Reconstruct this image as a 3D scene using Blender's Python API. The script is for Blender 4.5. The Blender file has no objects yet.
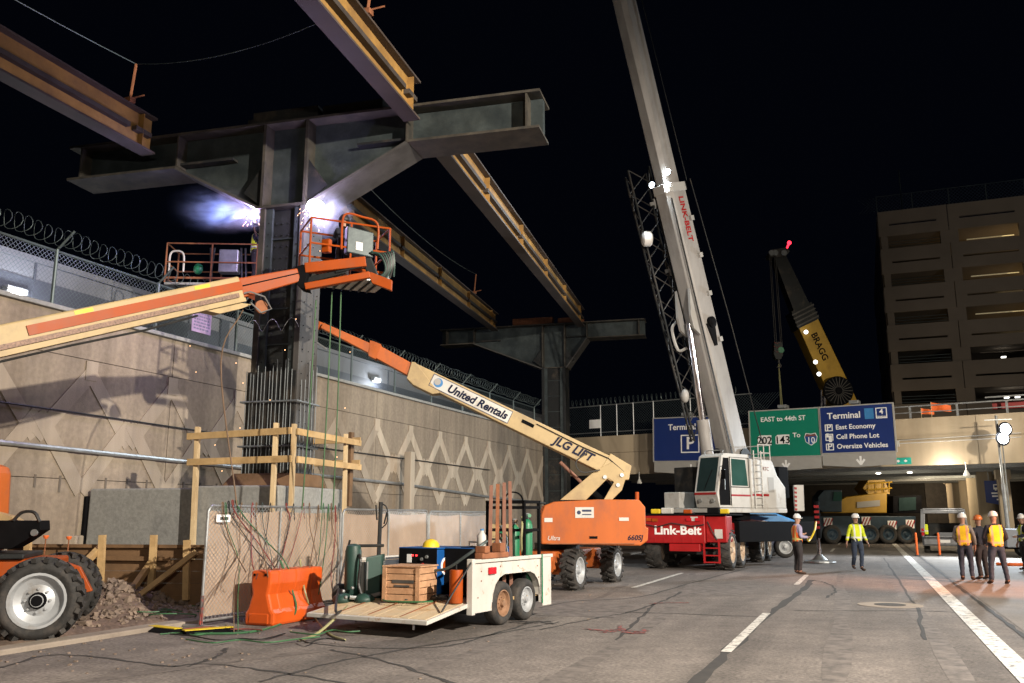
import bpy, bmesh, math, random
from mathutils import Vector, Matrix
rnd = random.Random(11)
R = math.radians
S = bpy.context.scene
COL = S.collection

# ------------------------------------------------------------------ camera
F_PX, HOR, EYE = 880.0, 517.0, 1.75
PITCH = math.atan((HOR - 341.5) / F_PX)
YAW = R(21.6)                                    # the road runs along +Y; the camera looks to the left of it
cd = bpy.data.cameras.new('camera'); cam = bpy.data.objects.new('camera', cd); COL.objects.link(cam)
cam.location = (0, 0, EYE); cam.rotation_euler = (R(90) + PITCH, 0, YAW)
cd.sensor_width = 36; cd.lens = 36 * F_PX / 1024; cd.clip_start = .1; cd.clip_end = 2000
S.camera = cam
def proj(p):
    v = V(p) - O; dd = v.dot(FW); return 512 + F_PX * v.dot(RT) / dd, 341.5 - F_PX * v.dot(UP) / dd
# ------------------------------------------------------------------ night sky, exposure
w = bpy.data.worlds.new('World'); S.world = w; w.use_nodes = True
bgn = w.node_tree.nodes['Background']
bgn.inputs[0].default_value = (.00055, .0008, .0018, 1); bgn.inputs[1].default_value = 1
S.view_settings.view_transform = 'Standard'; S.view_settings.look = 'None'
S.view_settings.exposure = .34; S.view_settings.gamma = 1; S.view_settings.use_curve_mapping = False
S.cycles.max_bounces = 5; S.cycles.diffuse_bounces = 2; S.cycles.glossy_bounces = 2
S.cycles.transparent_max_bounces = 12; S.cycles.volume_bounces = 0
S.cycles.use_denoising = True
S.cycles.sample_clamp_indirect = 3

# ------------------------------------------------------------------ measuring helpers (photo point -> place in the world)
HD = Vector((-math.sin(YAW), math.cos(YAW), 0)); RT = Vector((math.cos(YAW), math.sin(YAW), 0)); UZ = Vector((0, 0, 1))
FW = HD * math.cos(PITCH) + UZ * math.sin(PITCH); UP = -HD * math.sin(PITCH) + UZ * math.cos(PITCH)
O = Vector((0, 0, EYE))
def ray(x, y): return RT * ((x - 512) / F_PX) + FW + UP * ((341.5 - y) / F_PX)
def gp(x, y, z=0.0):
    r = ray(x, y); return O + r * ((z - EYE) / r.z)
def ax(x, y, X):
    r = ray(x, y); return O + r * (X / r.x)
def ay(x, y, Y):
    r = ray(x, y); return O + r * (Y / r.y)
def dp(x, y, D):
    r = ray(x, y); return O + r * (D / r.dot(HD))
def pl(x, y, p0, n):
    r = ray(x, y); n = Vector(n); return O + r * ((Vector(p0) - O).dot(n) / r.dot(n))
V = Vector

# ------------------------------------------------------------------ lamps
def lamp(name, kind, loc, power, color=(1, .95, .88), radius=.3, aim=None, cone=100, blend=.6):
    l = bpy.data.lights.new(name, kind); o = bpy.data.objects.new(name, l); COL.objects.link(o)
    o.location = loc; l.energy = power; l.color = color; l.shadow_soft_size = radius
    if kind == 'SPOT':
        l.spot_size = R(cone); l.spot_blend = blend
        d = Vector(aim) - Vector(loc); o.rotation_euler = d.to_track_quat('-Z', 'Y').to_euler()
    return o
WARM = (1, .89, .75)
# the site's floodlight masts: one behind the camera to the right, one further along the verge, one down the road; the garage spot is added
lamp('offscreen_flood', 'SPOT', (12, 4.4, 11.4), 35000, WARM, .16, (-10, 15.5, 3.6), 88, .7)
lamp('offscreen_flood', 'SPOT', (8, -10, 7), 4600, WARM, .3, (-7, 15, 2.5), 84, .7)
lamp('offscreen_flood', 'SPOT', (17, 20, 9), 13000, WARM, .3, (-9, 30, 3), 76, .8)
lamp('offscreen_flood', 'SPOT', (15, 26, 8), 17000, (1, .88, .7), .35, (-1, 50, 4.5), 54, .8)
lamp('sodium_light', 'SPOT', (15, 20, 8), 17000, (1, .26, .03), .25, (4.0, 25.4, 0), 28, .8)
lamp('offscreen_flood', 'SPOT', (24, 34, 9), 5400, (1, .93, .82), .35, (17, 82, 20), 50, .9)  # added spot that brightens the garage; no such mast is known

# ------------------------------------------------------------------ materials
def mk(name, col, rough=.6, metal=0.0, var=.25, scale=3.0, bump=0.0, bscale=40.0, col2=None, amt=.5, c2scale=2.0,
       streak=1.0, soft=.12, emit=None, estr=0.0, spec=.5, alpha=None):
    m = bpy.data.materials.new(name); m.use_nodes = True
    nt = m.node_tree; N = nt.nodes; L = nt.links; b = N['Principled BSDF']
    b.inputs['Roughness'].default_value = rough; b.inputs['Metallic'].default_value = metal
    b.inputs['Specular IOR Level'].default_value = spec
    tc = N.new('ShaderNodeTexCoord'); mp = N.new('ShaderNodeMapping'); L.new(tc.outputs['Object'], mp.inputs[0])
    mp.inputs['Scale'].default_value = (1, 1, 1 / streak)
    def noise(sc, det=6, src=mp.outputs[0], rg=.6):
        n = N.new('ShaderNodeTexNoise'); n.inputs['Scale'].default_value = sc; n.inputs['Detail'].default_value = det
        n.inputs['Roughness'].default_value = rg
        L.new(src, n.inputs['Vector']); return n
    n1 = noise(scale)
    mr = N.new('ShaderNodeMapRange'); mr.inputs[1].default_value = .3; mr.inputs[2].default_value = .7
    mr.inputs[3].default_value = 1 - var; mr.inputs[4].default_value = 1 + var
    L.new(n1.outputs[0], mr.inputs[0])
    mx = N.new('ShaderNodeMix'); mx.data_type = 'RGBA'; mx.blend_type = 'MULTIPLY'; mx.inputs[0].default_value = 1
    mx.inputs[6].default_value = (*col, 1); L.new(mr.outputs[0], mx.inputs[7])
    out = mx.outputs[2]
    if col2:
        n2 = noise(c2scale, 8, mp.outputs[0], .68)
        m2 = N.new('ShaderNodeMapRange'); m2.inputs[1].default_value = 1 - amt - soft; m2.inputs[2].default_value = 1 - amt + soft
        L.new(n2.outputs[0], m2.inputs[0])
        x2 = N.new('ShaderNodeMix'); x2.data_type = 'RGBA'; L.new(m2.outputs[0], x2.inputs[0])
        L.new(out, x2.inputs[6]); x2.inputs[7].default_value = (*col2, 1); out = x2.outputs[2]
    L.new(out, b.inputs['Base Color'])
    rr = N.new('ShaderNodeMapRange'); rr.inputs[3].default_value = max(0, rough - .12); rr.inputs[4].default_value = min(1, rough + .12)
    L.new(n1.outputs[0], rr.inputs[0]); L.new(rr.outputs[0], b.inputs['Roughness'])
    if bump:
        n3 = noise(bscale, 6, tc.outputs['Object'])
        bp = N.new('ShaderNodeBump'); bp.inputs['Strength'].default_value = bump; bp.inputs['Distance'].default_value = .02
        L.new(n3.outputs[0], bp.inputs['Height']); L.new(bp.outputs[0], b.inputs['Normal'])
    if emit:
        b.inputs['Emission Color'].default_value = (*emit, 1); b.inputs['Emission Strength'].default_value = estr
    if alpha is not None: b.inputs['Alpha'].default_value = alpha
    return m
M = {}
def mm(n, *a, **k): M[n] = mk(n, *a, **k)
mm('asphalt', (.178, .156, .141), .85, var=.28, scale=.5, bump=.5, bscale=45, col2=(.105, .091, .083), amt=.4, c2scale=.18, soft=.2)
mm('tar', (.045, .042, .04), .85, var=.3, scale=6)
mm('shoulder', (.23, .205, .185), .85, var=.2, scale=.6, bump=.3, bscale=50, col2=(.15, .135, .12), amt=.4, c2scale=.5, soft=.2)
mm('kerb', (.33, .28, .23), .9, var=.25, scale=3, bump=.5, bscale=30, col2=(.16, .13, .11), amt=.4, c2scale=1.5)
mm('dirt', (.22, .15, .11), .95, var=.4, scale=3, bump=.8, bscale=14, col2=(.1, .075, .06), amt=.45, c2scale=1.2, soft=.2)
mm('rubble', (.21, .16, .125), .95, var=.5, scale=5, bump=.6, bscale=18)
mm('lane_paint', (.62, .6, .56), .7, var=.15, scale=4, col2=(.13, .12, .11), amt=.44, c2scale=7, soft=.05)
mm('tyre_mark', (.1, .088, .08), .85, var=.3, scale=3, col2=(.19, .165, .15), amt=.5, c2scale=4, soft=.1)
mm('red_paint', (.34, .05, .035), .8, var=.3, scale=6, col2=(.1, .09, .09), amt=.52, c2scale=14, soft=.06)
mm('yellow_plastic', (.72, .52, .02), .5, var=.15)
mm('wall_concrete', (.285, .235, .176), .9, var=.2, scale=.7, bump=.3, bscale=30, col2=(.19, .153, .118), amt=.46, c2scale=.9, streak=3.5, soft=.18)
mm('wall_pale', (.44, .38, .3), .9, var=.16, scale=1.0, bump=.3, bscale=30, col2=(.4, .31, .23), amt=.4, c2scale=1.2, streak=3, soft=.2)
mm('wall_mid', (.315, .268, .212), .9, var=.16, scale=1.0, bump=.3, bscale=30, col2=(.32, .26, .195), amt=.42, c2scale=1.2, streak=3, soft=.2)
mm('wall_dark', (.12, .1, .08), .9, var=.2)
mm('grey_concrete', (.33, .335, .32), .85, var=.22, scale=1.1, bump=.3, bscale=22, col2=(.16, .165, .165), amt=.42, c2scale=1.1, soft=.2)
mm('bridge_concrete', (.5, .41, .29), .9, var=.12, scale=.5, bump=.2, bscale=20, col2=(.36, .28, .19), amt=.4, c2scale=.5, streak=2, soft=.2)
mm('garage_concrete', (.3, .25, .2), .9, var=.14, scale=.3, bump=.2, bscale=10)
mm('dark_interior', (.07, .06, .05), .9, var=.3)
mm('grey_panel', (.17, .18, .2), .7, var=.08, scale=.5)
mm('band_panel', (.055, .062, .08), .6, var=.1, scale=.5)
mm('steel_dark', (.02, .022, .023), .6, .4, var=.35, scale=1.4, bump=.2, bscale=20, col2=(.075, .062, .05), amt=.4, c2scale=1.3, soft=.08)
mm('dark_plate', (.075, .092, .092), .5, .5, var=.4, scale=1.6, bump=.15, bscale=14, col2=(.03, .04, .045), amt=.47, c2scale=1.4, soft=.2)
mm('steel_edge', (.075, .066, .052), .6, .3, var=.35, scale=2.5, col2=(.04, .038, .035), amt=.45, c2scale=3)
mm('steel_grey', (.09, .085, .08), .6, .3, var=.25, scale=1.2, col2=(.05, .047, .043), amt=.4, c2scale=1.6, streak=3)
mm('rod_steel', (.19, .21, .22), .5, .4, var=.2)
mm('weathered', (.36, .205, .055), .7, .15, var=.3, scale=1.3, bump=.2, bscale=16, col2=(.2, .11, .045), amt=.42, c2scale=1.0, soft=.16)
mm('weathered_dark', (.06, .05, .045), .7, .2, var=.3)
mm('weathered_shade', (.075, .058, .05), .7, .2, var=.3, scale=1)  # same girder steel darkened: the underside shade is put into the colour
mm('rusty', (.26, .1, .045), .8, .1, var=.4, scale=3, bump=.3, bscale=22)
mm('rust_pink', (.23, .11, .075), .75, .1, var=.3, scale=3, bump=.2)
mm('wood', (.5, .34, .16), .7, var=.25, scale=2, bump=.2, bscale=20, col2=(.36, .23, .1), amt=.4, c2scale=3)
mm('wood_pale', (.6, .46, .27), .7, var=.2, scale=3, bump=.2, bscale=20, col2=(.42, .29, .15), amt=.42, c2scale=4, streak=4)
mm('wood_dark', (.15, .085, .04), .8, var=.35, scale=2, bump=.3, bscale=16)
mm('ramp_wood', (.62, .5, .33), .7, var=.3, scale=3, bump=.2, bscale=20, col2=(.4, .25, .12), amt=.42, c2scale=3)
mm('crate_wood', (.52, .3, .17), .75, var=.25, scale=3, bump=.3, bscale=20, col2=(.36, .19, .1), amt=.45, c2scale=4)
mm('orange', (.36, .062, .005), .5, spec=.25, var=.12, scale=1.5, col2=(.3, .075, .025), amt=.4, c2scale=2.6, soft=.12, bump=.03, bscale=6)
mm('lift_orange', (.47, .115, .022), .5, spec=.3, var=.12, scale=1.5, col2=(.3, .09, .04), amt=.4, c2scale=2.2, soft=.14, streak=2)
mm('barrier_orange', (.62, .095, .012), .4, var=.12, scale=2, bump=.05, bscale=10, col2=(.5, .09, .02), amt=.32, c2scale=3)
mm('cream', (.46, .345, .18), .5, spec=.3, var=.1, scale=1.5, col2=(.33, .245, .14), amt=.4, c2scale=2.0, soft=.12)
mm('chain', (.2, .13, .1), .6, .3, var=.6, scale=30)
mm('crane_red', (.36, .012, .014), .35, var=.15, scale=2, col2=(.25, .02, .02), amt=.34, c2scale=3, soft=.1)
mm('white_paint', (.56, .55, .52), .4, var=.1, scale=2, col2=(.4, .36, .31), amt=.36, c2scale=3, soft=.1)
mm('worn_white', (.56, .54, .5), .5, var=.1, scale=2, col2=(.36, .2, .1), amt=.36, c2scale=5, soft=.05)
mm('boom_grey', (.36, .345, .33), .45, var=.14, scale=.8, col2=(.2, .185, .175), amt=.4, c2scale=1.0, streak=3, soft=.15)
mm('boom_white', (.42, .41, .39), .45, var=.1, scale=.8)
mm('crane_yellow', (.44, .26, .025), .45, var=.15, scale=1.5, col2=(.3, .17, .02), amt=.34, c2scale=2)
mm('black', (.007, .007, .008), .85, var=.3, spec=.05)
mm('rubber', (.028, .027, .026), .8, var=.4, scale=6, bump=.3, bscale=40, col2=(.07, .06, .052), amt=.42, c2scale=5, soft=.12)
mm('rim_grey', (.42, .44, .46), .45, .3, var=.12, scale=4, col2=(.3, .27, .24), amt=.36, c2scale=5)
mm('rim_cream', (.6, .48, .36), .5, .1, var=.2, scale=4, col2=(.32, .18, .1), amt=.4, c2scale=6)
mm('rim_rust', (.3, .17, .1), .6, .3, var=.3, scale=8)
mm('rust_red', (.25, .03, .03), .6, var=.2)
mm('chrome', (.75, .72, .76), .15, 1.0, var=.05)
mm('galv', (.42, .44, .45), .4, .7, var=.2, scale=6)
mm('galv_dark', (.11, .14, .14), .5, .6, var=.2, scale=6)
mm('screen_tan', (.54, .41, .31), .9, var=.16, scale=1.2, bump=.4, bscale=3.5, col2=(.45, .33, .24), amt=.42, c2scale=1.5, streak=3, soft=.2)
mm('glass', (.02, .035, .035), .06, var=.1, spec=.8)
mm('glass_green', (.03, .085, .075), .08, var=.2, scale=1, spec=.8)
mm('blue_machine', (.008, .085, .3), .4, var=.15, scale=3, col2=(.02, .07, .2), amt=.34, c2scale=3)
mm('truck_blue', (.008, .02, .07), .4, var=.15)
mm('ink_blue', (.004, .007, .03), .6, var=.1, spec=.2)
mm('hat_dark', (.02, .02, .025), .5)
mm('truck_sky', (.05, .22, .5), .35, var=.15)
mm('carrier_blue', (.02, .045, .07), .5, var=.3)
mm('sign_green', (0, .21, .13), .5, var=.05, scale=1)
mm('sign_blue', (.006, .026, .16), .5, var=.05, scale=1)
mm('sign_grey', (.36, .35, .33), .6, var=.06)
mm('sign_white', (.9, .9, .9), .5, var=.03)
mm('teal', (.02, .4, .32), .5)
mm('pink_sign', (.75, .55, .75), .6)
mm('silver', (.3, .31, .33), .3, .4, var=.1)
mm('pump_green', (.02, .055, .045), .5, var=.25, scale=4)
mm('gas_green', (.02, .17, .08), .4, var=.15)
mm('hose_green', (.04, .13, .055), .5, var=.2)
mm('hose_red', (.2, .045, .04), .5, var=.2)
mm('hose_black', (.02, .02, .02), .5, var=.2)
mm('hose_yellow', (.3, .29, .14), .5, var=.2)
mm('hose_brown', (.16, .1, .06), .6, var=.2)
mm('rope_green', (.06, .14, .06), .6, var=.2)
mm('flag_orange', (.85, .16, .03), .7, var=.1)
mm('red_lens', (.5, .01, .02), .25)
mm('red_lit', (.4, 0, .01), .4, emit=(1, .02, .04), estr=4)
mm('red_led', (.4, 0, .01), .4, emit=(1, .05, .05), estr=2)
mm('lamp_lit', (1, 1, 1), .4, emit=(.95, .98, 1), estr=40)
mm('lamp_far', (1, 1, 1), .4, emit=(1, .95, .85), estr=3)
mm('lamp_crane', (1, 1, 1), .4, emit=(.8, .93, 1), estr=30)
mm('tube_lit', (1, .9, .6), .4, emit=(1, .85, .5), estr=.11)
mm('arc', (1, 1, 1), .4, emit=(.75, .7, 1), estr=60)
mm('spark', (1, .5, .2), .4, emit=(1, .55, .25), estr=5)
mm('skin', (.42, .24, .17), .6, var=.08)
mm('jeans', (.035, .05, .085), .85, var=.3, scale=9, bump=.3, bscale=30)
mm('dark_trousers', (.03, .027, .03), .85, var=.3, scale=9, bump=.3, bscale=30)
mm('shirt_lilac', (.36, .33, .48), .85, var=.2, scale=7)
mm('shirt_grey', (.2, .19, .18), .85, var=.2, scale=7)
mm('shirt_dark', (.02, .022, .035), .85, var=.2, scale=7)
mm('boots', (.06, .035, .025), .7, var=.3, scale=8)
mm('hat_white', (.8, .78, .76), .35, var=.03)
mm('hat_orange', (.75, .2, .05), .35, var=.03)
mm('eye', (.02, .015, .01), .3)
mm('gravel_dark', (.05, .045, .04), .9, var=.4, scale=8)

def speckle(m, sc, lo, hi):
    """fine aggregate grain multiplied into a surface's colour"""
    nt = m.node_tree; N = nt.nodes; L = nt.links; b = N['Principled BSDF']; src = b.inputs['Base Color'].links[0].from_socket
    tc = N.new('ShaderNodeTexCoord'); n = N.new('ShaderNodeTexNoise'); n.inputs['Scale'].default_value = sc; n.inputs['Detail'].default_value = 3; L.new(tc.outputs['Object'], n.inputs['Vector'])
    r = N.new('ShaderNodeMapRange'); r.inputs[1].default_value = .32; r.inputs[2].default_value = .68; r.inputs[3].default_value = lo; r.inputs[4].default_value = hi; L.new(n.outputs[0], r.inputs[0])
    x = N.new('ShaderNodeMix'); x.data_type = 'RGBA'; x.blend_type = 'MULTIPLY'; x.inputs[0].default_value = 1; L.new(src, x.inputs[6]); L.new(r.outputs[0], x.inputs[7]); L.new(x.outputs[2], b.inputs['Base Color'])
def stretched(m, sc, sx, lo, hi):
    nt = m.node_tree; N = nt.nodes; L = nt.links; b = N['Principled BSDF']; src = b.inputs['Base Color'].links[0].from_socket
    tc = N.new('ShaderNodeTexCoord'); mp = N.new('ShaderNodeMapping'); mp.inputs['Scale'].default_value = sx; L.new(tc.outputs['Object'], mp.inputs[0])
    n = N.new('ShaderNodeTexNoise'); n.inputs['Scale'].default_value = sc; n.inputs['Detail'].default_value = 5; L.new(mp.outputs[0], n.inputs['Vector'])
    r = N.new('ShaderNodeMapRange'); r.inputs[1].default_value = .35; r.inputs[2].default_value = .65; r.inputs[3].default_value = lo; r.inputs[4].default_value = hi; L.new(n.outputs[0], r.inputs[0])
    x = N.new('ShaderNodeMix'); x.data_type = 'RGBA'; x.blend_type = 'MULTIPLY'; x.inputs[0].default_value = 1; L.new(src, x.inputs[6]); L.new(r.outputs[0], x.inputs[7]); L.new(x.outputs[2], b.inputs['Base Color'])
speckle(M['asphalt'], 22, .66, 1.34); speckle(M['asphalt'], 3.2, .86, 1.12); stretched(M['asphalt'], 1.0, (1.1, .07, 1), .74, 1.2); speckle(M['shoulder'], 30, .8, 1.2); speckle(M['wall_concrete'], 9, .88, 1.1); [stretched(M[q], 1.0, (1, 2.6, .1), .84, 1.1) for q in ('wall_concrete', 'wall_mid', 'wall_pale', 'bridge_concrete')]
speckle(M['dirt'], 16, .7, 1.3); speckle(M['grey_concrete'], 14, .86, 1.12)
def vest_mat(name, base, stripe):
    """cloth with two upright and one level reflective band, measured on the wearer"""
    m = mk(name, base, .8, var=.12, scale=8, bump=.3, bscale=22); nt = m.node_tree; N = nt.nodes; L = nt.links; b = N['Principled BSDF']
    src = b.inputs['Base Color'].links[0].from_socket
    tc = N.new('ShaderNodeTexCoord'); sp = N.new('ShaderNodeSeparateXYZ'); L.new(tc.outputs['Object'], sp.inputs[0])
    def near(sock, c, wd):
        s = N.new('ShaderNodeMath'); s.operation = 'SUBTRACT'; L.new(sock, s.inputs[0]); s.inputs[1].default_value = c
        a = N.new('ShaderNodeMath'); a.operation = 'ABSOLUTE'; L.new(s.outputs[0], a.inputs[0])
        l = N.new('ShaderNodeMath'); l.operation = 'LESS_THAN'; L.new(a.outputs[0], l.inputs[0]); l.inputs[1].default_value = wd
        return l.outputs[0]
    ab = N.new('ShaderNodeMath'); ab.operation = 'ABSOLUTE'; L.new(sp.outputs[0], ab.inputs[0])
    m1 = N.new('ShaderNodeMath'); m1.operation = 'MAXIMUM'
    L.new(near(ab.outputs[0], .105, .028), m1.inputs[0]); L.new(near(sp.outputs[2], 1.075, .028), m1.inputs[1])
    x = N.new('ShaderNodeMix'); x.data_type = 'RGBA'; L.new(m1.outputs[0], x.inputs[0]); L.new(src, x.inputs[6])
    x.inputs[7].default_value = (*stripe, 1); L.new(x.outputs[2], b.inputs['Base Color'])
    M[name] = m
vest_mat('vest_yellow', (.9, .62, .02), (.85, .42, .25))
vest_mat('vest_orange', (.9, .15, .02), (.75, .62, .2))
vest_mat('vest_lime', (.72, .82, .03), (.78, .8, .76))

# ------------------------------------------------------------------ mesh builder
class MB:
    def __init__(s): s.bm = bmesh.new(); s.mi = 0
    def face(s, pts):
        f = s.bm.faces.new([s.bm.verts.new(p) for p in pts]); f.material_index = s.mi; return f
    def hexa(s, v):
        vs = [s.bm.verts.new(p) for p in v]
        for q in ((0, 3, 2, 1), (4, 5, 6, 7), (0, 1, 5, 4), (1, 2, 6, 5), (2, 3, 7, 6), (3, 0, 4, 7)):
            s.bm.faces.new([vs[i] for i in q]).material_index = s.mi
        return s
    def box(s, x0, x1, y0, y1, z0, z1, T=None):
        v = [V(p) for p in ((x0, y0, z0), (x1, y0, z0), (x1, y1, z0), (x0, y1, z0), (x0, y0, z1), (x1, y0, z1), (x1, y1, z1), (x0, y1, z1))]
        if T is not None: v = [T @ p for p in v]
        return s.hexa(v)
    def beam(s, a, b, w, h, up=(0, 0, 1), w2=None, h2=None):
        a = V(a); b = V(b); d = (b - a).normalized(); up = V(up)
        if abs(d.dot(up)) > .98: up = V((0, 1, 0)) if abs(d.y) < .9 else V((1, 0, 0))
        x = d.cross(up).normalized(); u = x.cross(d).normalized()
        w2 = w if w2 is None else w2; h2 = h if h2 is None else h2
        q = []
        for p, ww, hh in ((a, w, h), (b, w2, h2)):
            q += [p - x * ww / 2 - u * hh / 2, p + x * ww / 2 - u * hh / 2, p + x * ww / 2 + u * hh / 2, p - x * ww / 2 + u * hh / 2]
        return s.hexa(q)
    def ring(s, c, x, y, r, n):
        return [s.bm.verts.new(c + x * (r * math.cos(2 * math.pi * k / n)) + y * (r * math.sin(2 * math.pi * k / n))) for k in range(n)]
    def bridge(s, A, B):
        n = len(A)
        for k in range(n):
            s.bm.faces.new((A[k], A[(k + 1) % n], B[(k + 1) % n], B[k])).material_index = s.mi
    def frame(s, d):
        d = V(d).normalized(); t = V((0, 0, 1)) if abs(d.z) < .9 else V((1, 0, 0))
        x = d.cross(t).normalized(); return x, d.cross(x).normalized()
    def tube(s, a, b, r, n=8, r2=None):
        return s.path([a, b], r, n, r2)
    def path(s, pts, r, n=6, r2=None):
        pts = [V(p) for p in pts]; prev = None
        for i, p in enumerate(pts):
            d = (pts[min(i + 1, len(pts) - 1)] - pts[max(i - 1, 0)])
            if i == 0: x, y = s.frame(d)
            else:
                dn = d.normalized(); x = (x - dn * x.dot(dn)).normalized(); y = dn.cross(x)
            rr = r if r2 is None else r + (r2 - r) * i / (len(pts) - 1)
            cur = s.ring(p, x, y, rr, n)
            if prev: s.bridge(prev, cur)
            else: s.bm.faces.new(cur[::-1]).material_index = s.mi
            prev = cur
        s.bm.faces.new(prev).material_index = s.mi
        return s
    def lathe(s, o, d, prof, n=24, loop=False):
        o = V(o); d = V(d).normalized(); x, y = s.frame(d); prev = None; head = None
        for t, r in prof:
            cur = s.ring(o + d * t, x, y, max(r, .0005), n)
            if prev: s.bridge(prev, cur)
            elif not loop: s.bm.faces.new(cur[::-1]).material_index = s.mi
            head = head or cur; prev = cur
        if loop: s.bridge(prev, head)
        else: s.bm.faces.new(prev).material_index = s.mi
        return s
    def prism(s, poly, vec):
        vec = V(vec); A = [s.bm.verts.new(V(p)) for p in poly]; B = [s.bm.verts.new(V(p) + vec) for p in poly]
        s.bm.faces.new(A[::-1]).material_index = s.mi; s.bm.faces.new(B).material_index = s.mi
        s.bridge(A, B); return s
    def sphere(s, c, r, sc=(1, 1, 1), n=12):
        T = Matrix.Translation(V(c)) @ Matrix.Diagonal((r * sc[0], r * sc[1], r * sc[2], 1))
        g = bmesh.ops.create_uvsphere(s.bm, u_segments=n, v_segments=max(6, n // 2 + 2), radius=1, matrix=T)
        for v in g['verts']:
            for f in v.link_faces: f.material_index = s.mi
        return s
    def obj(s, name, mats, inv=None, smooth=False, bevel=0, normals=True):
        if inv is not None: bmesh.ops.transform(s.bm, matrix=inv, verts=s.bm.verts)
        if normals: bmesh.ops.recalc_face_normals(s.bm, faces=s.bm.faces)
        me = bpy.data.meshes.new(name); s.bm.to_mesh(me); s.bm.free()
        if not isinstance(mats, (list, tuple)): mats = [mats]
        for m in mats: me.materials.append(M[m] if isinstance(m, str) else m)
        o = bpy.data.objects.new(name, me); COL.objects.link(o)
        if smooth:
            for p in me.polygons: p.use_smooth = True
            try: me.set_sharp_from_angle(angle=R(40))
            except Exception: pass
        if bevel:
            b = o.modifiers.new('bevel', 'BEVEL'); b.width = bevel; b.segments = 2; b.limit_method = 'ANGLE'; b.angle_limit = R(40)
            b.harden_normals = False
        return o

class Thing:
    """an Empty at the thing's base that parents its parts; parts are given in world or local coordinates"""
    def __init__(s, name, label, cat, loc=(0, 0, 0), rz=0.0, group=None, world=False):
        o = bpy.data.objects.new(name, None); COL.objects.link(o); o.location = loc; o.rotation_euler = (0, 0, rz)
        o.empty_display_size = .3
        o['label'] = label; o['category'] = cat
        if group: o['group'] = group
        s.o = o; s.M = Matrix.Translation(V(loc)) @ Matrix.Rotation(rz, 4, 'Z'); s.inv = s.M.inverted() if world else None
    def part(s, name, mb, mat, under=None, label=None, **k):
        o = mb.obj(name, mat, s.inv, **k); o.parent = under or s.o
        if label: o['label'] = label
        return o
    def P(s, x, y, z): return s.M @ V((x, y, z))
    def text(s, name, body, size, T, mat, under=None, **k):
        o = lettering(name, body, size, (s.inv @ T) if s.inv is not None else T, mat, **k); o.parent = under or s.o; return o

def solo(name, label, cat, mb, mat, group=None, kind=None, **k):
    """a top-level thing of one mesh, its origin at its base"""
    vs = mb.bm.verts; xs = [v.co.x for v in vs]; ys = [v.co.y for v in vs]; z0 = min(v.co.z for v in vs)
    c = V(((min(xs) + max(xs)) / 2, (min(ys) + max(ys)) / 2, z0))
    o = mb.obj(name, mat, Matrix.Translation(-c), **k); o.location = c
    if kind: o['kind'] = kind
    if label: o['label'] = label
    if cat: o['category'] = cat
    if group: o['group'] = group
    return o
def struct(name, mb, mat, **k): return solo(name, None, None, mb, mat, kind='structure', **k)
def copy_thing(o, loc, rz=None, label=None):
    r = o.copy(); COL.objects.link(r); r.location = loc
    if rz is not None: r.rotation_euler = (0, 0, rz)
    if label: r['label'] = label
    for ch in list(o.children):
        c = ch.copy(); COL.objects.link(c); c.parent = r
        for g in ch.children:
            q = g.copy(); COL.objects.link(q); q.parent = c
    return r
def face_frame(p, xdir, ydir):
    x = V(xdir).normalized(); y = V(ydir); y = (y - x * y.dot(x)).normalized(); z = x.cross(y)
    return Matrix(((x.x, y.x, z.x, p[0]), (x.y, y.y, z.y, p[1]), (x.z, y.z, z.z, p[2]), (0, 0, 0, 1)))
def lettering(name, body, size, T, mat, bold=.02, depth=.004, align='CENTER', stretch=1.0, shear=0.0):
    c = bpy.data.curves.new(name, 'FONT'); c.body = body; c.size = size; c.extrude = depth; c.offset = bold * size
    c.align_x = align; c.align_y = 'CENTER'; c.shear = shear; c.resolution_u = 3
    t = bpy.data.objects.new(name, c); COL.objects.link(t)
    me = bpy.data.meshes.new_from_object(t.evaluated_get(bpy.context.evaluated_depsgraph_get()))
    bpy.data.objects.remove(t)
    me.transform(T @ Matrix.Diagonal((stretch, 1, 1, 1))); me.materials.clear(); me.materials.append(M[mat])
    o = bpy.data.objects.new(name, me); COL.objects.link(o); return o
def sag(a, b, drop, n=14, wob=0.0):
    a = V(a); b = V(b); out = []
    for k in range(n + 1):
        t = k / n; p = a.lerp(b, t); p.z -= drop * 4 * t * (1 - t)
        if wob and 0 < k < n: p += V((rnd.uniform(-wob, wob), rnd.uniform(-wob, wob), rnd.uniform(-wob, wob) * .5))
        out.append(p)
    return out
def smooth_pts(pts, sub=6):
    """a curve through the points"""
    P = [V(p) for p in pts]; P = [P[0] * 2 - P[1]] + P + [P[-1] * 2 - P[-2]]; out = []
    for i in range(1, len(P) - 2):
        a, b, c, d = P[i - 1:i + 3]
        for k in range(sub):
            t = k / sub
            out.append(.5 * ((2 * b) + (c - a) * t + (2 * a - 5 * b + 4 * c - d) * t * t + (3 * b - a - 3 * c + d) * t ** 3))
    out.append(P[-2]); return out

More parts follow.
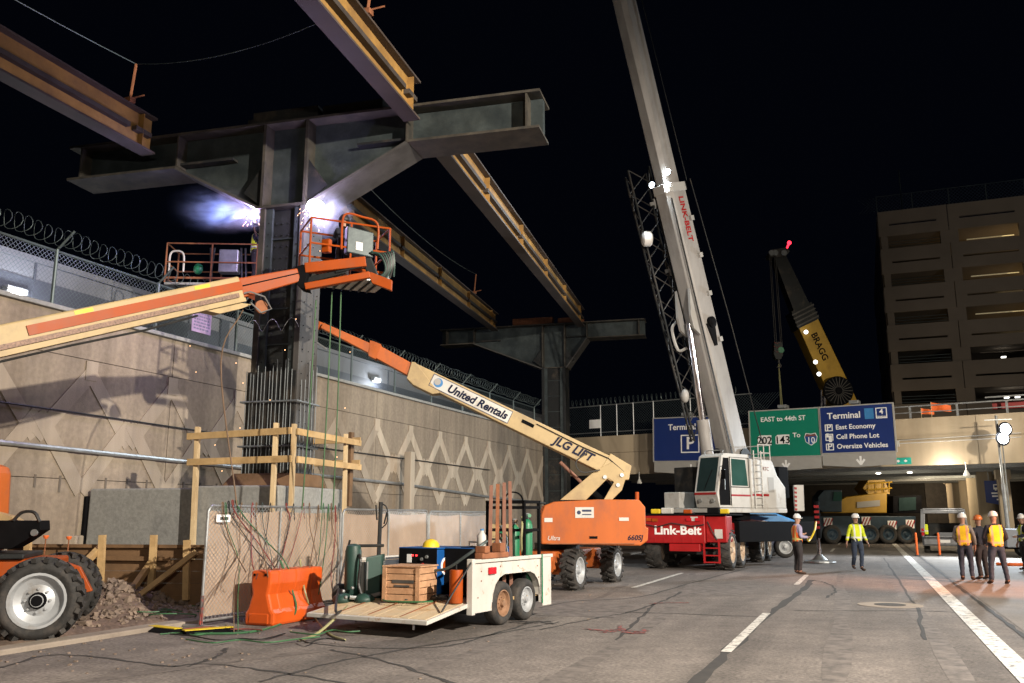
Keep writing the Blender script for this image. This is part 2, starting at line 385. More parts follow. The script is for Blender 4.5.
def wheel(T, c, axis, Rr, wd, rim_mat='rim_grey', rimR=.55, lugs=0, lug_h=.03, under=None, n=32, hub=False):
    """tyre (the wheel's own mesh) with the rim as its child; axis points outward"""
    c = V(c); a = V(axis).normalized(); h = wd / 2
    t = MB(); rr = Rr * rimR
    t.lathe(c, a, [(-h * .7, rr), (-h, rr * 1.25), (-h, Rr * .86), (-h * .8, Rr * .96), (-h * .5, Rr), (h * .5, Rr), (h * .8, Rr * .96), (h, Rr * .86), (h, rr * 1.25), (h * .7, rr)], n, True)
    x, y = t.frame(a)
    for k in range(lugs):
        for sd in (-1, 1):
            an = 2 * math.pi * (k + (.5 if sd > 0 else 0)) / lugs
            d = x * math.cos(an) + y * math.sin(an); tg = a.cross(d)
            p0 = c + d * (Rr + lug_h * .3) + a * (sd * h * .05); p1 = c + d * (Rr * .965 + lug_h * .3) + a * (sd * h * .98) + tg * (Rr * .16)
            t.beam(p0, p1, Rr * .13, lug_h * 1.6, d)
    wo = T.part('wheel', t, 'rubber', under, smooth=True)
    if hub:
        hb = MB(); hb.lathe(c, a, [(h * .3, rr * .34), (h * .7, rr * .33), (h * 1.0, rr * .2), (h * 1.02, rr * .05)], 16); T.part('hub', hb, 'black', wo, smooth=True)
    r = MB()
    r.lathe(c, a, [(-h * .6, rr * .9), (-h * .6, rr * 1.0), (h * .72, rr * 1.02), (h * .92, rr * 1.1), (h * .92, rr * 1.0), (h * .55, rr * .9), (h * .35, rr * .62), (h * .55, rr * .3), (h * .62, rr * .28), (h * .95, rr * .24), (h * .98, rr * .05)], n)
    for k in range(8):
        an = 2 * math.pi * k / 8
        d = x * math.cos(an) + y * math.sin(an)
        r.tube(c + d * rr * .46 + a * h * .4, c + d * rr * .46 + a * h * .62, rr * .05, 6)
    T.part('rim', r, rim_mat, wo, smooth=True)
    return wo
# ================================================================== GROUND
b = MB(); b.box(-300, 300, -120, 500, -.5, -.05); struct('ground', b, 'dirt')
b = MB(); b.face([(-10.55, -40, 0), (60, -40, 0), (60, 160, 0), (-10.55, 160, 0)]); struct('road', b, 'asphalt')
b = MB(); b.face([(2.15, -40, .004), (14, -40, .004), (14, 160, .004), (2.15, 160, .004)]); struct('road_shoulder', b, 'shoulder')
b = MB(); b.box(-10.85, -10.5, -40, 44, -.1, .07); struct('kerb', b, 'kerb', bevel=.02)
def rumple(x, y):
    from mathutils import noise
    h = .05 + .05 * noise.noise(V((x * 1.3, y * 1.3, 0))) + .03 * noise.noise(V((x * 5, y * 5, 3)))
    m = math.exp(-(((x + 12.75) / .95) ** 2 + ((y - 12.7) / 1.0) ** 2)); h += .5 * m * (1 + .25 * noise.noise(V((x * 2.2, y * 2.2, 9))))
    return h
b = MB(); nx, ny = 46, 150; g = []
for j in range(ny + 1):
    g.append([b.bm.verts.new((-16.2 + 5.38 * i / nx, 2 + 46 * j / ny, rumple(-16.2 + 5.38 * i / nx, 2 + 46 * j / ny) * min(1, (nx - i) / 4 + .25))) for i in range(nx + 1)])
for j in range(ny):
    for i in range(nx): b.bm.faces.new((g[j][i], g[j][i + 1], g[j + 1][i + 1], g[j + 1][i]))
struct('dirt_strip', b, 'dirt', smooth=True)
# rubble lying on the mound: uncountable
b = MB()
for k in range(900):
    x = rnd.gauss(-12.5, .85); y = rnd.gauss(12.5, 1.0)
    if not -15.6 < x < -11.1: continue
    r = abs(rnd.gauss(.006, .02)) + .008
    T = Matrix.Translation((x, y, rumple(x, y) + r * .3)) @ Matrix.Rotation(rnd.uniform(0, 6), 4, V((rnd.random(), rnd.random(), rnd.random() + .1)))
    b.hexa([T @ V((sx * r * rnd.uniform(.6, 1.5), sy * r * rnd.uniform(.6, 1.4), sz * r * rnd.uniform(.4, .9))) for sz in (-1, 1) for sx, sy in ((-1, -1), (1, -1), (1, 1), (-1, 1))])
solo('rubble', 'broken concrete and stones scattered over the dirt mound', 'rubble', b, 'rubble', kind='stuff')
# painted lines
def mark(name, x0, x1, y0, y1, mat='lane_paint', z=.008):
    b = MB(); b.face([(x0, y0, z), (x1, y0, z), (x1, y1, z), (x0, y1, z)]); return struct(name, b, mat)
mark('edge_line', 1.40, 1.68, -20, 140)
for y0, y1 in ((-1.5, 2.5), (12.36, 17.5), (25, 29.3), (37, 41.3), (49.2, 54), (62, 67)): mark('lane_line', -1.93, -1.79, y0, y1)
p0, p1 = gp(633, 588), gp(678, 573); mark('lane_line', p0.x - .07, p0.x + .07, p0.y, p1.y)
b = MB()
def ribbon(b, pts, wd, z, jit=0):
    pts = smooth_pts([V((p.x, p.y, z)) for p in pts], 8); pr = None
    for i, p in enumerate(pts):
        d = (pts[min(i + 1, len(pts) - 1)] - pts[max(i - 1, 0)]).normalized(); n = V((-d.y, d.x, 0)); ww = wd * rnd.uniform(.5, 1.25) / 2
        o = n * rnd.uniform(-jit, jit)
        cur = (b.bm.verts.new(p + n * ww + o), b.bm.verts.new(p - n * ww + o))
        if pr: b.bm.faces.new((pr[0], pr[1], cur[1], cur[0]))
        pr = cur
cracks = [[(690, 690), (735, 645), (772, 612), (800, 592), (812, 580)], [(540, 630), (587, 620), (615, 615), (630, 612), (663, 601), (682, 592)],
          [(540, 608), (578, 601), (639, 597), (696, 582), (748, 568)], [(582, 611), (680, 614), (762, 617)],
          [(795, 611), (852, 611), (918, 611), (965, 613)], [(174, 667), (211, 664), (295, 675), (380, 690)], [(190, 667), (221, 654), (226, 648)],
          [(306, 643), (369, 648), (448, 646), (496, 633), (535, 622)], [(258, 682), (337, 662), (411, 648), (490, 635), (560, 622)],
          [(330, 650), (380, 660), (430, 676), (470, 690)], [(826, 598), (836, 590), (826, 583), (812, 580)],
          [(884, 558), (905, 590), (918, 611), (924, 640)], [(615, 640), (640, 618), (654, 604)],
          [(0, 668), (60, 655), (174, 667)]]
for c in cracks: ribbon(b, [gp(*q) for q in c], .16 if c[0] == (690, 690) else .065, .0045, .03)
b2 = MB(); ribbon(b2, [V((2.05, y, 0)) for y in range(-6, 90, 4)], .09, .0062, .01); struct('joint_seal', b2, 'tar')
struct('crack_seal', b, 'tar')
c = gp(890, 605); b = MB(); b.lathe((c.x, c.y, 0), (0, 0, 1), [(.0, .62), (.0075, .62)], 40); struct('road_patch', b, 'kerb')
b = MB(); b.lathe((c.x, c.y, 0), (0, 0, 1), [(.0, .3), (.0135, .3), (.0135, .02)], 40); struct('manhole_cover', b, 'gravel_dark')
b = MB()
for q in ([(585, 629), (605, 631), (622, 629)], [(600, 633), (625, 631), (644, 634)], [(618, 626), (630, 634), (645, 630)], [(650, 604), (668, 603), (690, 603)]): ribbon(b, [gp(*p) for p in q], .1, .0085, .05)
struct('survey_paint', b, 'red_paint')
for pts, wd_ in (([(-3.2, 4), (-3.4, 14), (-4.4, 24), (-5.5, 30)], .24), ([(-4.9, 3), (-5.0, 12), (-5.9, 22), (-7, 29)], .24), ([(-.6, 2), (-.5, 15), (-.9, 30), (-.7, 46)], .3), ([(.75, 2), (.8, 15), (.5, 30), (.6, 46)], .3), ([(-8.8, 6), (-7.5, 9), (-6.6, 12), (-6.2, 16)], .2)):
    b = MB(); ribbon(b, [V((x, y, 0)) for x, y in pts], wd_, .0022 if wd_ > .22 else .0028, .04); struct('tyre_mark', b, 'tyre_mark')
for x0, x1, y0, y1 in ((-6.2, -4.3, 15.6, 18.2), (-1.2, .6, 8.2, 10.6), (-4.4, -2.6, 21, 24.5)):
    b = MB(); b.face([(x0, y0, .0034), (x1, y0 + .1, .0034), (x1 - .1, y1, .0034), (x0 + .05, y1 - .1, .0034)]); struct('asphalt_patch', b, 'tyre_mark')
# grit and chips lying near the kerb: uncountable
b = MB()
for k in range(260):
    x = -10.4 + abs(rnd.gauss(0, 2.2)); y = rnd.uniform(8, 24); r = rnd.uniform(.006, .02)
    T = Matrix.Translation((x, y, r * .4)) @ Matrix.Rotation(rnd.uniform(0, 6), 4, 'Z')
    b.hexa([T @ V((sx * r * rnd.uniform(.6, 1.4), sy * r * rnd.uniform(.6, 1.4), sz * r * .5)) for sz in (-1, 1) for sx, sy in ((-1, -1), (1, -1), (1, 1), (-1, 1))])
solo('grit', 'loose grit and stone chips scattered on the road along the kerb', 'grit', b, 'rubble', kind='stuff')
# ================================================================== RETAINING WALL
WX, WZ = -16.0, 6.15
t = Thing('retaining_wall', 'tall beige concrete retaining wall with raised diamond pattern and rust stains', 'wall', (WX, 0, 0), 0, None, True)
Y0, Y1 = -6, 46.2
b = MB(); b.box(WX - .5, WX - .06, Y0, Y1, -.5, WZ - .02); t.part('backing', b, 'wall_dark')
b = MB(); pw = 5.05; k0 = -4
joints = [17.2 + 5.05 * k for k in range(-4, 7)]
edges = [Y0] + [j for j in joints if Y0 < j < Y1] + [Y1]
for a, c in zip(edges, edges[1:]):
    for z0, z1 in ((-.4, 2.55), (2.565, 5.2), (5.215, WZ)): b.box(WX - .058, WX, a + .012, c - .012, z0, z1)
t.part('panel', b, 'wall_concrete')
bands = [MB(), MB()]; wd = .34
def band(y0, z0, y1, z1, th=.028):
    d = V((0, y1 - y0, z1 - z0)).normalized(); n = V((0, -d.z, d.y)) * wd / 2
    b.prism([V((WX - .01, y0, z0)) - n, V((WX - .01, y1, z1)) - n, V((WX - .01, y1, z1)) + n, V((WX - .01, y0, z0)) + n], (th, 0, 0))
sp = 2.53; e = 0
for k in range(-8, 13):
    yc = 15.95 + sp * k
    if not (Y0 + 1.5 < yc < Y1 - 1.5): continue
    b = bands[yc > 28]
    band(yc - sp / 2, 4.9, yc, 3.85 - .45); band(yc + sp / 2, 4.9, yc, 3.85 - .45, .031)
    band(yc - sp / 2, 2.3, yc, 3.85 + .05, .034); band(yc + sp / 2, 2.3, yc, 3.85 + .05, .037)
    b.box(WX - .01, WX + .0345, yc - sp / 2 - .16, yc - sp / 2 + .16, 4.75, 5.18)
t.part('relief_band', bands[0], 'wall_mid'); t.part('relief_band', bands[1], 'wall_pale')
b = MB()
for k in range(-4, 12):
    y = 12.9 + .62 * k; b.box(WX - .01, WX + .012, y - .025, y + .025, 2.3 + rnd.uniform(-.1, .1), 2.62)
t.part('groove', b, 'wall_dark')
b = MB(); b.box(WX - .56, WX + .1, Y0, Y1, WZ, WZ + .1); t.part('coping', b, 'grey_concrete', bevel=.02)
# pipes and cable along the wall
b = MB(); b.path([ax(-60, 436, WX + .09), ax(0, 442, WX + .09), ax(190, 462, WX + .09), ax(402, 484, WX + .09), ax(490, 497, WX + .09), ax(545, 503, WX + .09)], .05, 8)
o = solo('conduit', 'long white conduit pipe fixed along the beige retaining wall', 'pipe', b, 'galv', smooth=True)
b = MB(); b.path([ax(-60, 393, WX + .07), ax(0, 402, WX + .07), ax(85, 414, WX + .07), ax(200, 431, WX + .07), ax(330, 449, WX + .07), ax(430, 462, WX + .07), ax(490, 470, WX + .07)], .022, 6)
solo('cable', 'thin dark cable strung along the retaining wall above the conduit', 'cable', b, 'hose_black')
b = MB(); p = ax(409, 493, WX + .5); b.box(p.x - .25, p.x + .25, p.y - .3, p.y + .3, 0, 1.9); b.box(p.x - .14, p.x + .14, p.y - .16, p.y + .16, 1.9, 4.1)
solo('concrete_post', 'slim concrete post on a square base before the retaining wall', 'post', b, 'wall_pale', bevel=.02)
# ---- chain link fence with razor wire on the wall
t = Thing('wall_fence', 'grey chain link fence with coiled razor wire on top of the retaining wall', 'fence', (WX - .2, 0, WZ + .1), 0, None, True)
fx, fz0, fz1 = WX - .2, WZ + .1, 7.5
posts = [13.65 + 3.05 * k for k in range(-5, 11)]
for y in posts:
    b = MB(); b.tube((fx, y, fz0), (fx, y, fz1 + .05), .04, 8); b.tube((fx, y, fz1 + .03), (fx + .35, y + .1, fz1 + .45), .028, 6); t.part('post', b, 'galv_dark')
b = MB(); b.tube((fx, posts[0], fz1), (fx, posts[-1], fz1), .03, 8); t.part('top_rail', b, 'galv_dark')
b = MB(); hgt = fz1 - fz0; st = .11; y = posts[0] - hgt; ww = .007
while y < posts[-1]:
    for a, c in (((y, fz0), (y + hgt, fz1)), ((y, fz1), (y + hgt, fz0))):
        b.face([(fx, a[0] - ww, a[1]), (fx, a[0] + ww, a[1]), (fx, c[0] + ww, c[1]), (fx, c[0] - ww, c[1])])
    y += st
t.part('mesh', b, 'galv_dark', normals=False)
b = MB(); pts = []; n = int((posts[-1] - posts[0]) / .25 * 14)
for k in range(n):
    a = 2 * math.pi * k / 14; r = .195 + .02 * math.sin(k * .37)
    pts.append((fx + .18 + r * math.cos(a), posts[0] + .25 * k / 14 + .03 * math.sin(k * .9), fz1 + .27 + r * math.sin(a)))
b.path(pts, .007, 4); t.part('razor_wire', b, 'galv_dark')
p = pl(202, 322, (fx + .06, 0, 0), (1, 0, 0)); b = MB(); b.box(fx + .04, fx + .06, p.y - .36, p.y + .36, p.z - .3, p.z + .3)
t2 = Thing('notice_board', 'small pink lit notice board on the fence left of the near steel column', 'sign', (fx + .05, p.y, p.z - .3), 0, None, True)
t2.part('board', b, 'pink_sign')
b = MB()
for r in range(6):
    z = p.z + .22 - r * .085; x = p.y - .3
    while x < p.y + .27:
        l = rnd.uniform(.05, .13); b.box(fx + .06, fx + .064, x, min(x + l, p.y + .3), z - .022, z + .022); x += l + .03
t2.part('lettering', b, 'shirt_lilac')
# ---- long grey building behind the fence
t = Thing('terminal_building', 'long low grey building with dark window bands behind the wall fence', 'building', (-24, 15, 0), 0, None, True)
b = MB(); b.box(-28, -20, -4, 62, 0, 8.35); t.part('wall', b, 'grey_panel')
b = MB(); b.box(-20.05, -19.97, -4, 23.6, 7.35, 7.9); b.box(-20.05, -19.97, 24.5, 62, 7.1, 7.7); t.part('window_band', b, 'band_panel')
b = MB()
for y in (4, 10, 16.2, 22, 28, 35, 42): b.box(-20.02, -19.96, y, y + .06, 6, 8.33)
b.box(-20.06, -19.9, 23.5, 23.9, 5, 8.35); t.part('panel_joint', b, 'band_panel')
b = MB(); b.box(-20.2, -19.9, -4, 62, 8.35, 8.5); t.part('roof_edge', b, 'grey_panel')
for px, py in ((18, 293), (378, 381)):
    p = ax(px, py, -19.75); l = Thing('wall_light', 'bright white wall light on the grey building ' + ('at the far left end' if px < 100 else 'right of the near steel column'), 'light', p, 0, 'lights on the grey building', True)
    b = MB(); b.box(p.x - .2, p.x, p.y - .3, p.y + .3, p.z, p.z + .16); l.part('housing', b, 'galv', bevel=.02)
    b = MB(); b.box(p.x - .16, p.x - .01, p.y - .2, p.y + .2, p.z - .05, p.z - .003); l.part('lens', b, 'lamp_far')
    lamp('wall_light_lamp', 'POINT', p + V((.3, 0, -.15)), 110, (.9, .95, 1), .1)
# ================================================================== PIERS
GA = R(6.9)
C1 = V((-12.41, 16.89, 0)); C2 = V((-15.44, 45.51, 0))
def pier(label, base, zc, zt, haunchL, haunchR, xl, xr, near):
    t = Thing('guideway_pier', label, 'pier', base, GA, 'steel guideway piers')
    if near:
        b = MB(); b.box(-3.7, -1.02, -1.6, 1.6, -.3, 2.36); b.box(-1.0, .92, -1.62, 1.6, -.3, 2.40); t.part('footing', b, 'grey_concrete', bevel=.04)
        z0 = 2.40
        b = MB(); b.hexa([(-.92, -.9, z0), (.82, -.9, z0), (.82, .8, z0), (-.92, .8, z0), (-.78, -.66, z0 + .3), (.76, -.66, z0 + .3), (.76, .62, z0 + .3), (-.78, .62, z0 + .3)]); t.part('grout_collar', b, 'wood_dark', bevel=.04)
        z0 += .3
    else:
        b = MB(); b.box(-1.2, 1.2, -1.2, 1.2, -.3, 1.0); t.part('footing', b, 'grey_concrete', bevel=.04); z0 = 1.0
    # column: two flange plates, a set-back web box and stiffeners
    hw, hd = (.6, .45) if near else (.66, .55); iw = hw - .14
    for sx in (-1, 1):
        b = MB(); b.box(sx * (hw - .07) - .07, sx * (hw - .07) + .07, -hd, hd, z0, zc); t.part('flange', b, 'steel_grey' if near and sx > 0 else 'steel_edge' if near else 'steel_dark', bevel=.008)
    b = MB(); b.box(-iw, iw, -hd + .18, hd - .18, z0, zc); t.part('web_plate', b, 'steel_dark')
    for sy in (-1, 1):
        y = sy * (hd - .1)
        t.part('corner_plate', MB().box(-iw, -iw + .17, y - .04, y + .04, z0, zc), 'dark_plate'); t.part('corner_plate', MB().box(iw - .17, iw, y - .04, y + .04, z0, zc), 'dark_plate')
    z = z0 + .4
    while z < zc - .3:
        t.part('stiffener', MB().box(-iw + .002, iw - .002, -hd + .13, -hd + .19, z, z + .03), 'dark_plate')
        z += .85
    b = MB(); z = z0 + .3
    while z < zc - .2:
        for x in (-.24, -.08, .08, .24): b.tube((x, -hd + .19, z), (x, -hd + .145, z), .018, 6)
        for x in (-iw + .09, iw - .09): b.tube((x, -hd + .07, z), (x, -hd + .04, z), .016, 6)
        for y in (-.3, 0, .3): b.tube((hw - .005, y, z), (hw + .02, y, z), .012, 6)
        z += .28
    t.part('stud', b, 'steel_dark')
    if near:
        for k in range(13):
            x = -.6 + .095 * k + rnd.uniform(-.015, .015); b = MB(); b.tube((x, -.56 - .02 * (k % 3), z0 - .05), (x + rnd.uniform(-.01, .01), -.565 - .02 * (k % 3), 5.15 + rnd.uniform(-.25, .2)), .0095, 6); t.part('rod', b, 'rod_steel')
        for k in range(5):
            y = -.36 + .18 * k; b = MB(); b.tube((.68, y, z0 - .05), (.66, y, 5.1 + rnd.uniform(-.3, .2)), .0095, 6); t.part('rod', b, 'rod_steel')
        for z in (3.3, 4.3):
            b = MB(); b.path([(-.7, .4, z), (-.7, -.63, z), (.71, -.63, z), (.71, .45, z)], .022, 6); t.part('tie_bar', b, 'rod_steel')
        b = MB(); b.box(-.62, .6, -.53, -.51, z0, 5.0); t.part('formwork_sheet', b, 'steel_dark')
        b = MB(); pts = [(-.72 + .07 * k, -.64, 5.9 + .3 * math.sin(math.pi * (k % 7) / 6.5)) for k in range(21)]; b.path(pts, .006, 5); t.part('hanging_wire', b, 'galv')
    # crosshead: deep centre, haunches, arms
    ch = .82; za = zt - ch
    def side(y, th):
        b.prism([(xl, y, za), (haunchL, y, za), (-hw - .05, y, zc), (hw + .05, y, zc), (haunchR, y, za), (xr, y, za), (xr, y, zt), (xl, y, zt)], (0, th, 0))
    b = MB(); side(-.1, .2); t.part('crosshead_web', b, 'dark_plate')
    b = MB(); b.box(xl - .02, xr + .02, -.5, .5, zt, zt + .06); t.part('top_flange', b, 'steel_edge')
    b = MB(); b.beam((xl, 0, za - .02), (haunchL + .01, 0, za - .02), 1.0, .06); t.part('bottom_flange', b, 'steel_edge')
    b = MB(); b.beam((haunchR - .01, 0, za - .02), (xr, 0, za - .02), 1.0, .06); t.part('bottom_flange', b, 'steel_edge')
    b = MB(); b.beam((haunchL - .02, 0, za - .035), (-hw - .05, 0, zc - .03), 1.0, .06); t.part('haunch_flange', b, 'steel_grey')
    b = MB(); b.beam((haunchR + .02, 0, za - .035), (hw + .05, 0, zc - .03), 1.0, .06); t.part('haunch_flange', b, 'steel_grey')
    b = MB(); b.box(-hw - .12, hw + .12, -.5, .5, zc - .06, zc); t.part('cap_plate', b, 'steel_edge')
    for x in (-hw + .04, hw - .04): t.part('stiffener', MB().box(x - .035, x + .035, -.49, .49, zc + .005, zt - .005), 'steel_edge')
    for x in (xl + .35, haunchL, haunchR, xr - .3): t.part('stiffener', MB().box(x - .02, x + .02, -.47, .47, za + .015, zt - .005), 'steel_edge')
    b = MB(); b.box(haunchL + .02, haunchL + 1.5, -.34, -.105, za + .08, za + .14); t.part('gusset', b, 'steel_dark'); b = MB(); b.box(haunchR - 1.3, haunchR - .03, -.34, -.105, za + .08, za + .14); t.part('gusset', b, 'steel_dark')
    for sx in (-1, 1):
        b = MB(); b.prism([(sx * (hw + .0), -.40, zc + .02), (sx * (hw + .5), -.40, zc + .4), (sx * (hw + .0), -.40, zc + 1.1)], (0, .03, 0)); t.part('brace_plate', b, 'steel_dark')
    if near:
        [t.part('bearing_block', MB().box(*q), 'steel_dark', bevel=.01) for q in ((-1.0, .75, -.35, .35, zt + .06, zt + .42), (-1.27, -1.02, -.15, .2, zt + .06, zt + .36), (.85, 2.4, -.3, .3, zt + .06, zt + .4))]
    else:
        [t.part('bearing_block', MB().box(*q), 'rusty', bevel=.01) for q in ((-2.4, -.1, -.2, .3, zt + .06, zt + .5), (.2, 1.6, -.2, .3, zt + .06, zt + .4))]
    return t
pier('near dark steel guideway pier with wide crosshead where welders are working', C1, 9.02, 11.1, -3.0, 3.1, -6.2, 6.25, True)
pier('far dark steel guideway pier standing beside the overpass', C2, 9.8, 12.2, -4.6, 1.85, -6.58, 5.0, False)
# ================================================================== GIRDERS
MG = Matrix.Translation(C1) @ Matrix.Rotation(GA, 4, 'Z')
def girder(label, a, bb, h=1.05, wd=.4):
    a = MG @ V(a); bb = MG @ V(bb); t = Thing('guideway_girder', label, 'girder', a, 0, 'guideway girders', True)
    d = (bb - a).normalized(); n = V((d.y, -d.x, 0)).normalized(); L = (bb - a).length; u = V((0, 0, 1))
    def bx(x0, x1, z0, z1, s0=0, s1=None):
        s1 = L if s1 is None else s1; m = MB()
        m.hexa([a + d * s + n * x + u * z for z in (z0, z1) for s, x in ((s0, x0), (s0, x1), (s1, x1), (s1, x0))]); return m
    w2 = wd / 2
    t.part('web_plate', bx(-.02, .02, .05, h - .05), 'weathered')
    t.part('bottom_flange', bx(-w2, w2, 0, .05), 'weathered_shade')
    t.part('top_flange', bx(-w2, w2, h - .05, h), 'weathered_shade')
    for sd in (-1, 1):
        x0, x1 = sorted((sd * .022, sd * .17))
        s = 0; k = 0
        while s < L - .3:
            e = min(L, s + 5.2)
            t.part('rail_channel', bx(x0, x1, h * .40, h * .52, s + .08, e - .12), 'weathered_dark'); s = e
        s = .3
        while s < L:
            m = MB(); m.hexa([a + d * q + n * x + u * z for z in (.06, h - .06) for q, x in ((s, x0 if sd < 0 else x0), (s, x1 if sd > 0 else x1), (s + .02, x1), (s + .02, x0))]); s += 5.2; t.part('stiffener', m, 'weathered')
    m = MB(); s = 1.0
    while s < L:
        m.tube(a + d * s + n * w2 * .8 + u * h, a + d * s + n * w2 * .8 + u * (h + .12), .02, 5); s += 1.6
    return a, d, n, L, h
zt = 11.385
gA = girder('rusty steel girder ending on the left arm of the near pier', (-5.4, -22, 10.64), (-3.78, -.53, 10.64), .96)
gC = girder('rusty steel girder running overhead to the right arm of the near pier', (3.0, -22, 10.72), (3.25, -.53, 10.72), .96)
gB = girder('rusty steel girder emerging behind the near column and ending left on the far pier', (-1.05, .54, 10.6), (-2.88, 28.19, 11.98), .98)
gD = girder('rusty steel girder spanning from the near pier\'s right arm to the far pier', (3.3, .54, 10.72), (2.02, 28.19, 11.95), .98)
def stanchion(gd, s, label):
    a, d, n, L, h = gd; p = a + d * s + V((0, 0, h)) + n * .15
    t = Thing('lifeline_post', label, 'safety post', p, 0, 'lifeline posts on the girders', True)
    b = MB(); b.tube(p, p + V((.1, 0, 1.0)), .035, 6); t.part('post', b, 'rusty')
    b = MB(); b.box(p.x - .1, p.x + .1, p.y - .08, p.y + .08, p.z, p.z + .12); b.tube(p + V((.0, 0, .1)), p + V((.35, .1, .18)), .02, 5); t.part('clamp', b, 'rusty')
    return p + V((.1, 0, 1.0))
q1 = stanchion(gA, 20.6, 'thin rusty lifeline post clamped near the end of the left girder')
q2 = stanchion(gC, 18.6, 'short rusty lifeline post on the girder ending at the right arm')
q3 = stanchion(gB, 22.0, 'rusty lifeline post on the far girder left of the long right girder')
b = MB(); b.path(sag(gA[0] + gA[1] * 3 + V((0, 0, 2)), q1, .5, 16), .012, 5); b.path(sag(q1, min((gC[0] + gC[1] * (.25 * k) + V((0, 0, gC[4])) for k in range(80)), key=lambda p: abs(proj(p)[0] - 352) if (p - O).dot(FW) > 1 else 1e9), .35, 18), .008, 5)
solo('lifeline', 'thin sagging safety cable tied to the post on the left girder', 'cable', b, 'galv_dark')
b = MB(); b.path(sag(gC[0] + gC[1] * 8 + V((.4, 0, 2.0)), q2, .4, 12), .012, 5); solo('lifeline', 'safety cable sloping down to the post on the right overhead girder', 'cable', b, 'galv_dark')
b = MB(); b.path(sag(gB[0] + gB[1] * 3 + V((0, 0, 2.0)), q3, .5, 12), .014, 5); solo('lifeline', 'safety cable above the girder between the two piers', 'cable', b, 'galv_dark')
# ================================================================== OVERPASS
BA = V((-14.6, 51.2, 0)); BB = V((6.15, 46.5, 0)); BD = (BB - BA).normalized(); BN = V((-BD.y, BD.x, 0)); bang = math.atan2(BD.y, BD.x)
ZB, ZT = 4.2, 6.5
t = Thing('overpass', 'beige concrete road overpass crossing the road behind the cranes', 'bridge', BA, bang)
b = MB()
xs = [-3.5] + [2.6 + 4.4 * k for k in range(8)] + [40]
for a, c in zip(xs, xs[1:]):
    b.box(a + .01, c - .01, 0, .35, ZB, ZB + 1.28); b.box(a + .01, c - .01, .02, .35, ZB + 1.3, ZT)
t.part('fascia', b, 'bridge_concrete')
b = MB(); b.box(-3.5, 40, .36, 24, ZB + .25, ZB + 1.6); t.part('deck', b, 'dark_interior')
for y in (3, 7, 11, 15, 19, 23): t.part('beam', MB().box(-3.5, 40, y, y + .5, ZB - .05, ZB + .24), 'grey_concrete')
b = MB(); b.box(11, 40, .05, .10, ZT + .57, ZT + .63); b.box(11, 40, .05, .10, ZT + .27, ZT + .31)
x = 11.0
while x < 40: b.box(x, x + .1, .04, .14, ZT, ZT + .6); x += 2.1
t.part('railing', b, 'galv')
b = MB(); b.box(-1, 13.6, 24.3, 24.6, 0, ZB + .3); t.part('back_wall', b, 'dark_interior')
b = MB(); b.box(20.9, 30, .6, .7, ZT + .25, ZT + .6); t.part('barrier_rail', b, 'rust_red'); b = MB(); b.box(20.6, 30, .8, .86, ZT + .85, ZT + .92); t.part('upper_rail', b, 'galv')
b = MB(); b.box(16.3, 16.75, -.08, -.003, ZB + .95, ZB + 1.25); b.tube((16.75, -.05, ZB + 1.1), (22, -.05, ZB + 1.16), .025, 6); b.tube((16.75, -.05, ZB + 1.25), (22, -.05, ZB + 1.35), .02, 6); t.part('conduit_box', b, 'white_paint')
for x in (14.6, 16.2):
    b = MB(); b.lathe((x, 5, ZB - .06), (0, 0, -1), [(0, .12), (.04, .14), (.07, .1)], 12); t.part('soffit_light', b, 'lamp_far')
    lamp('soffit_lamp', 'POINT', t.P(x, 5, ZB - .4), 45, (1, .9, .7), .15); lamp('soffit_lamp', 'POINT', t.P(x + 1, 14, ZB - .4), 80, (1, .85, .6), .15)  # the deeper lamp has no fitting; added to light the far crane
for x in (2.6, 19.6):
    b = MB(); b.tube((x, -.12, ZB + .1), (x, -.12, ZB - .35), .03, 6); b.lathe((x, -.12, ZB - .3), (0, 0, -1), [(0, .06), (.22, .16), (.26, .14)], 12); t.part('pendant_light', b, 'white_paint', smooth=True)
b = MB(); T = t.M.inverted()
p = T @ pl(902, 461, BA - BN * .02, BN); b.box(p.x - .42, p.x + .42, -.04, -.003, p.z - .16, p.z + .16); t.part('clearance_sign', b, 'teal')
for dx in (-.17, .17):
    b = MB(); b.prism([(p.x + dx - .09, -.05, p.z), (p.x + dx, -.05, p.z + .07), (p.x + dx + .09, -.05, p.z), (p.x + dx, -.05, p.z - .07)], (0, .008, 0)); t.part('clearance_mark', b, 'sign_white')
p = T @ pl(584, 468, BA, BN)
b = MB(); b.box(.5, 4.6, 20, 20.3, 0, ZB); t.part('abutment', b, 'grey_concrete')
q = T @ pl(590, 462, BA - BN * .9, BN)
# bridge columns, in a row under the right side
first = None
for k in range(11):
    loc = V((6.5, 58 + 5.2 * k, 0))
    if not first:
        c = Thing('bridge_column', 'round concrete column in the row under the right of the overpass', 'column', loc, 0, 'round columns under the overpass')
        b = MB(); b.lathe((0, 0, 0), (0, 0, 1), [(0, .5), (4.35, .5)], 20); c.part('shaft', b, 'bridge_concrete', smooth=True)
        b = MB(); b.box(-.62, .62, -.62, .62, 4.35, 4.62); c.part('capital', b, 'bridge_concrete'); first = c.o
    else: copy_thing(first, loc)
p = dp(1010, 545, 47.0)
b = MB(); b.box(p.x - .28, p.x + .28, p.y - .25, p.y + .25, 0, 4.2); b.box(p.x - .45, p.x + .45, p.y - .4, p.y + .4, 0, .5); b.box(p.x - .36, p.x + .36, p.y - .32, p.y + .32, 3.7, 4.2)
solo('square_column', 'square beige column under the overpass beside the floodlight mast', 'column', b, 'bridge_concrete', bevel=.02)
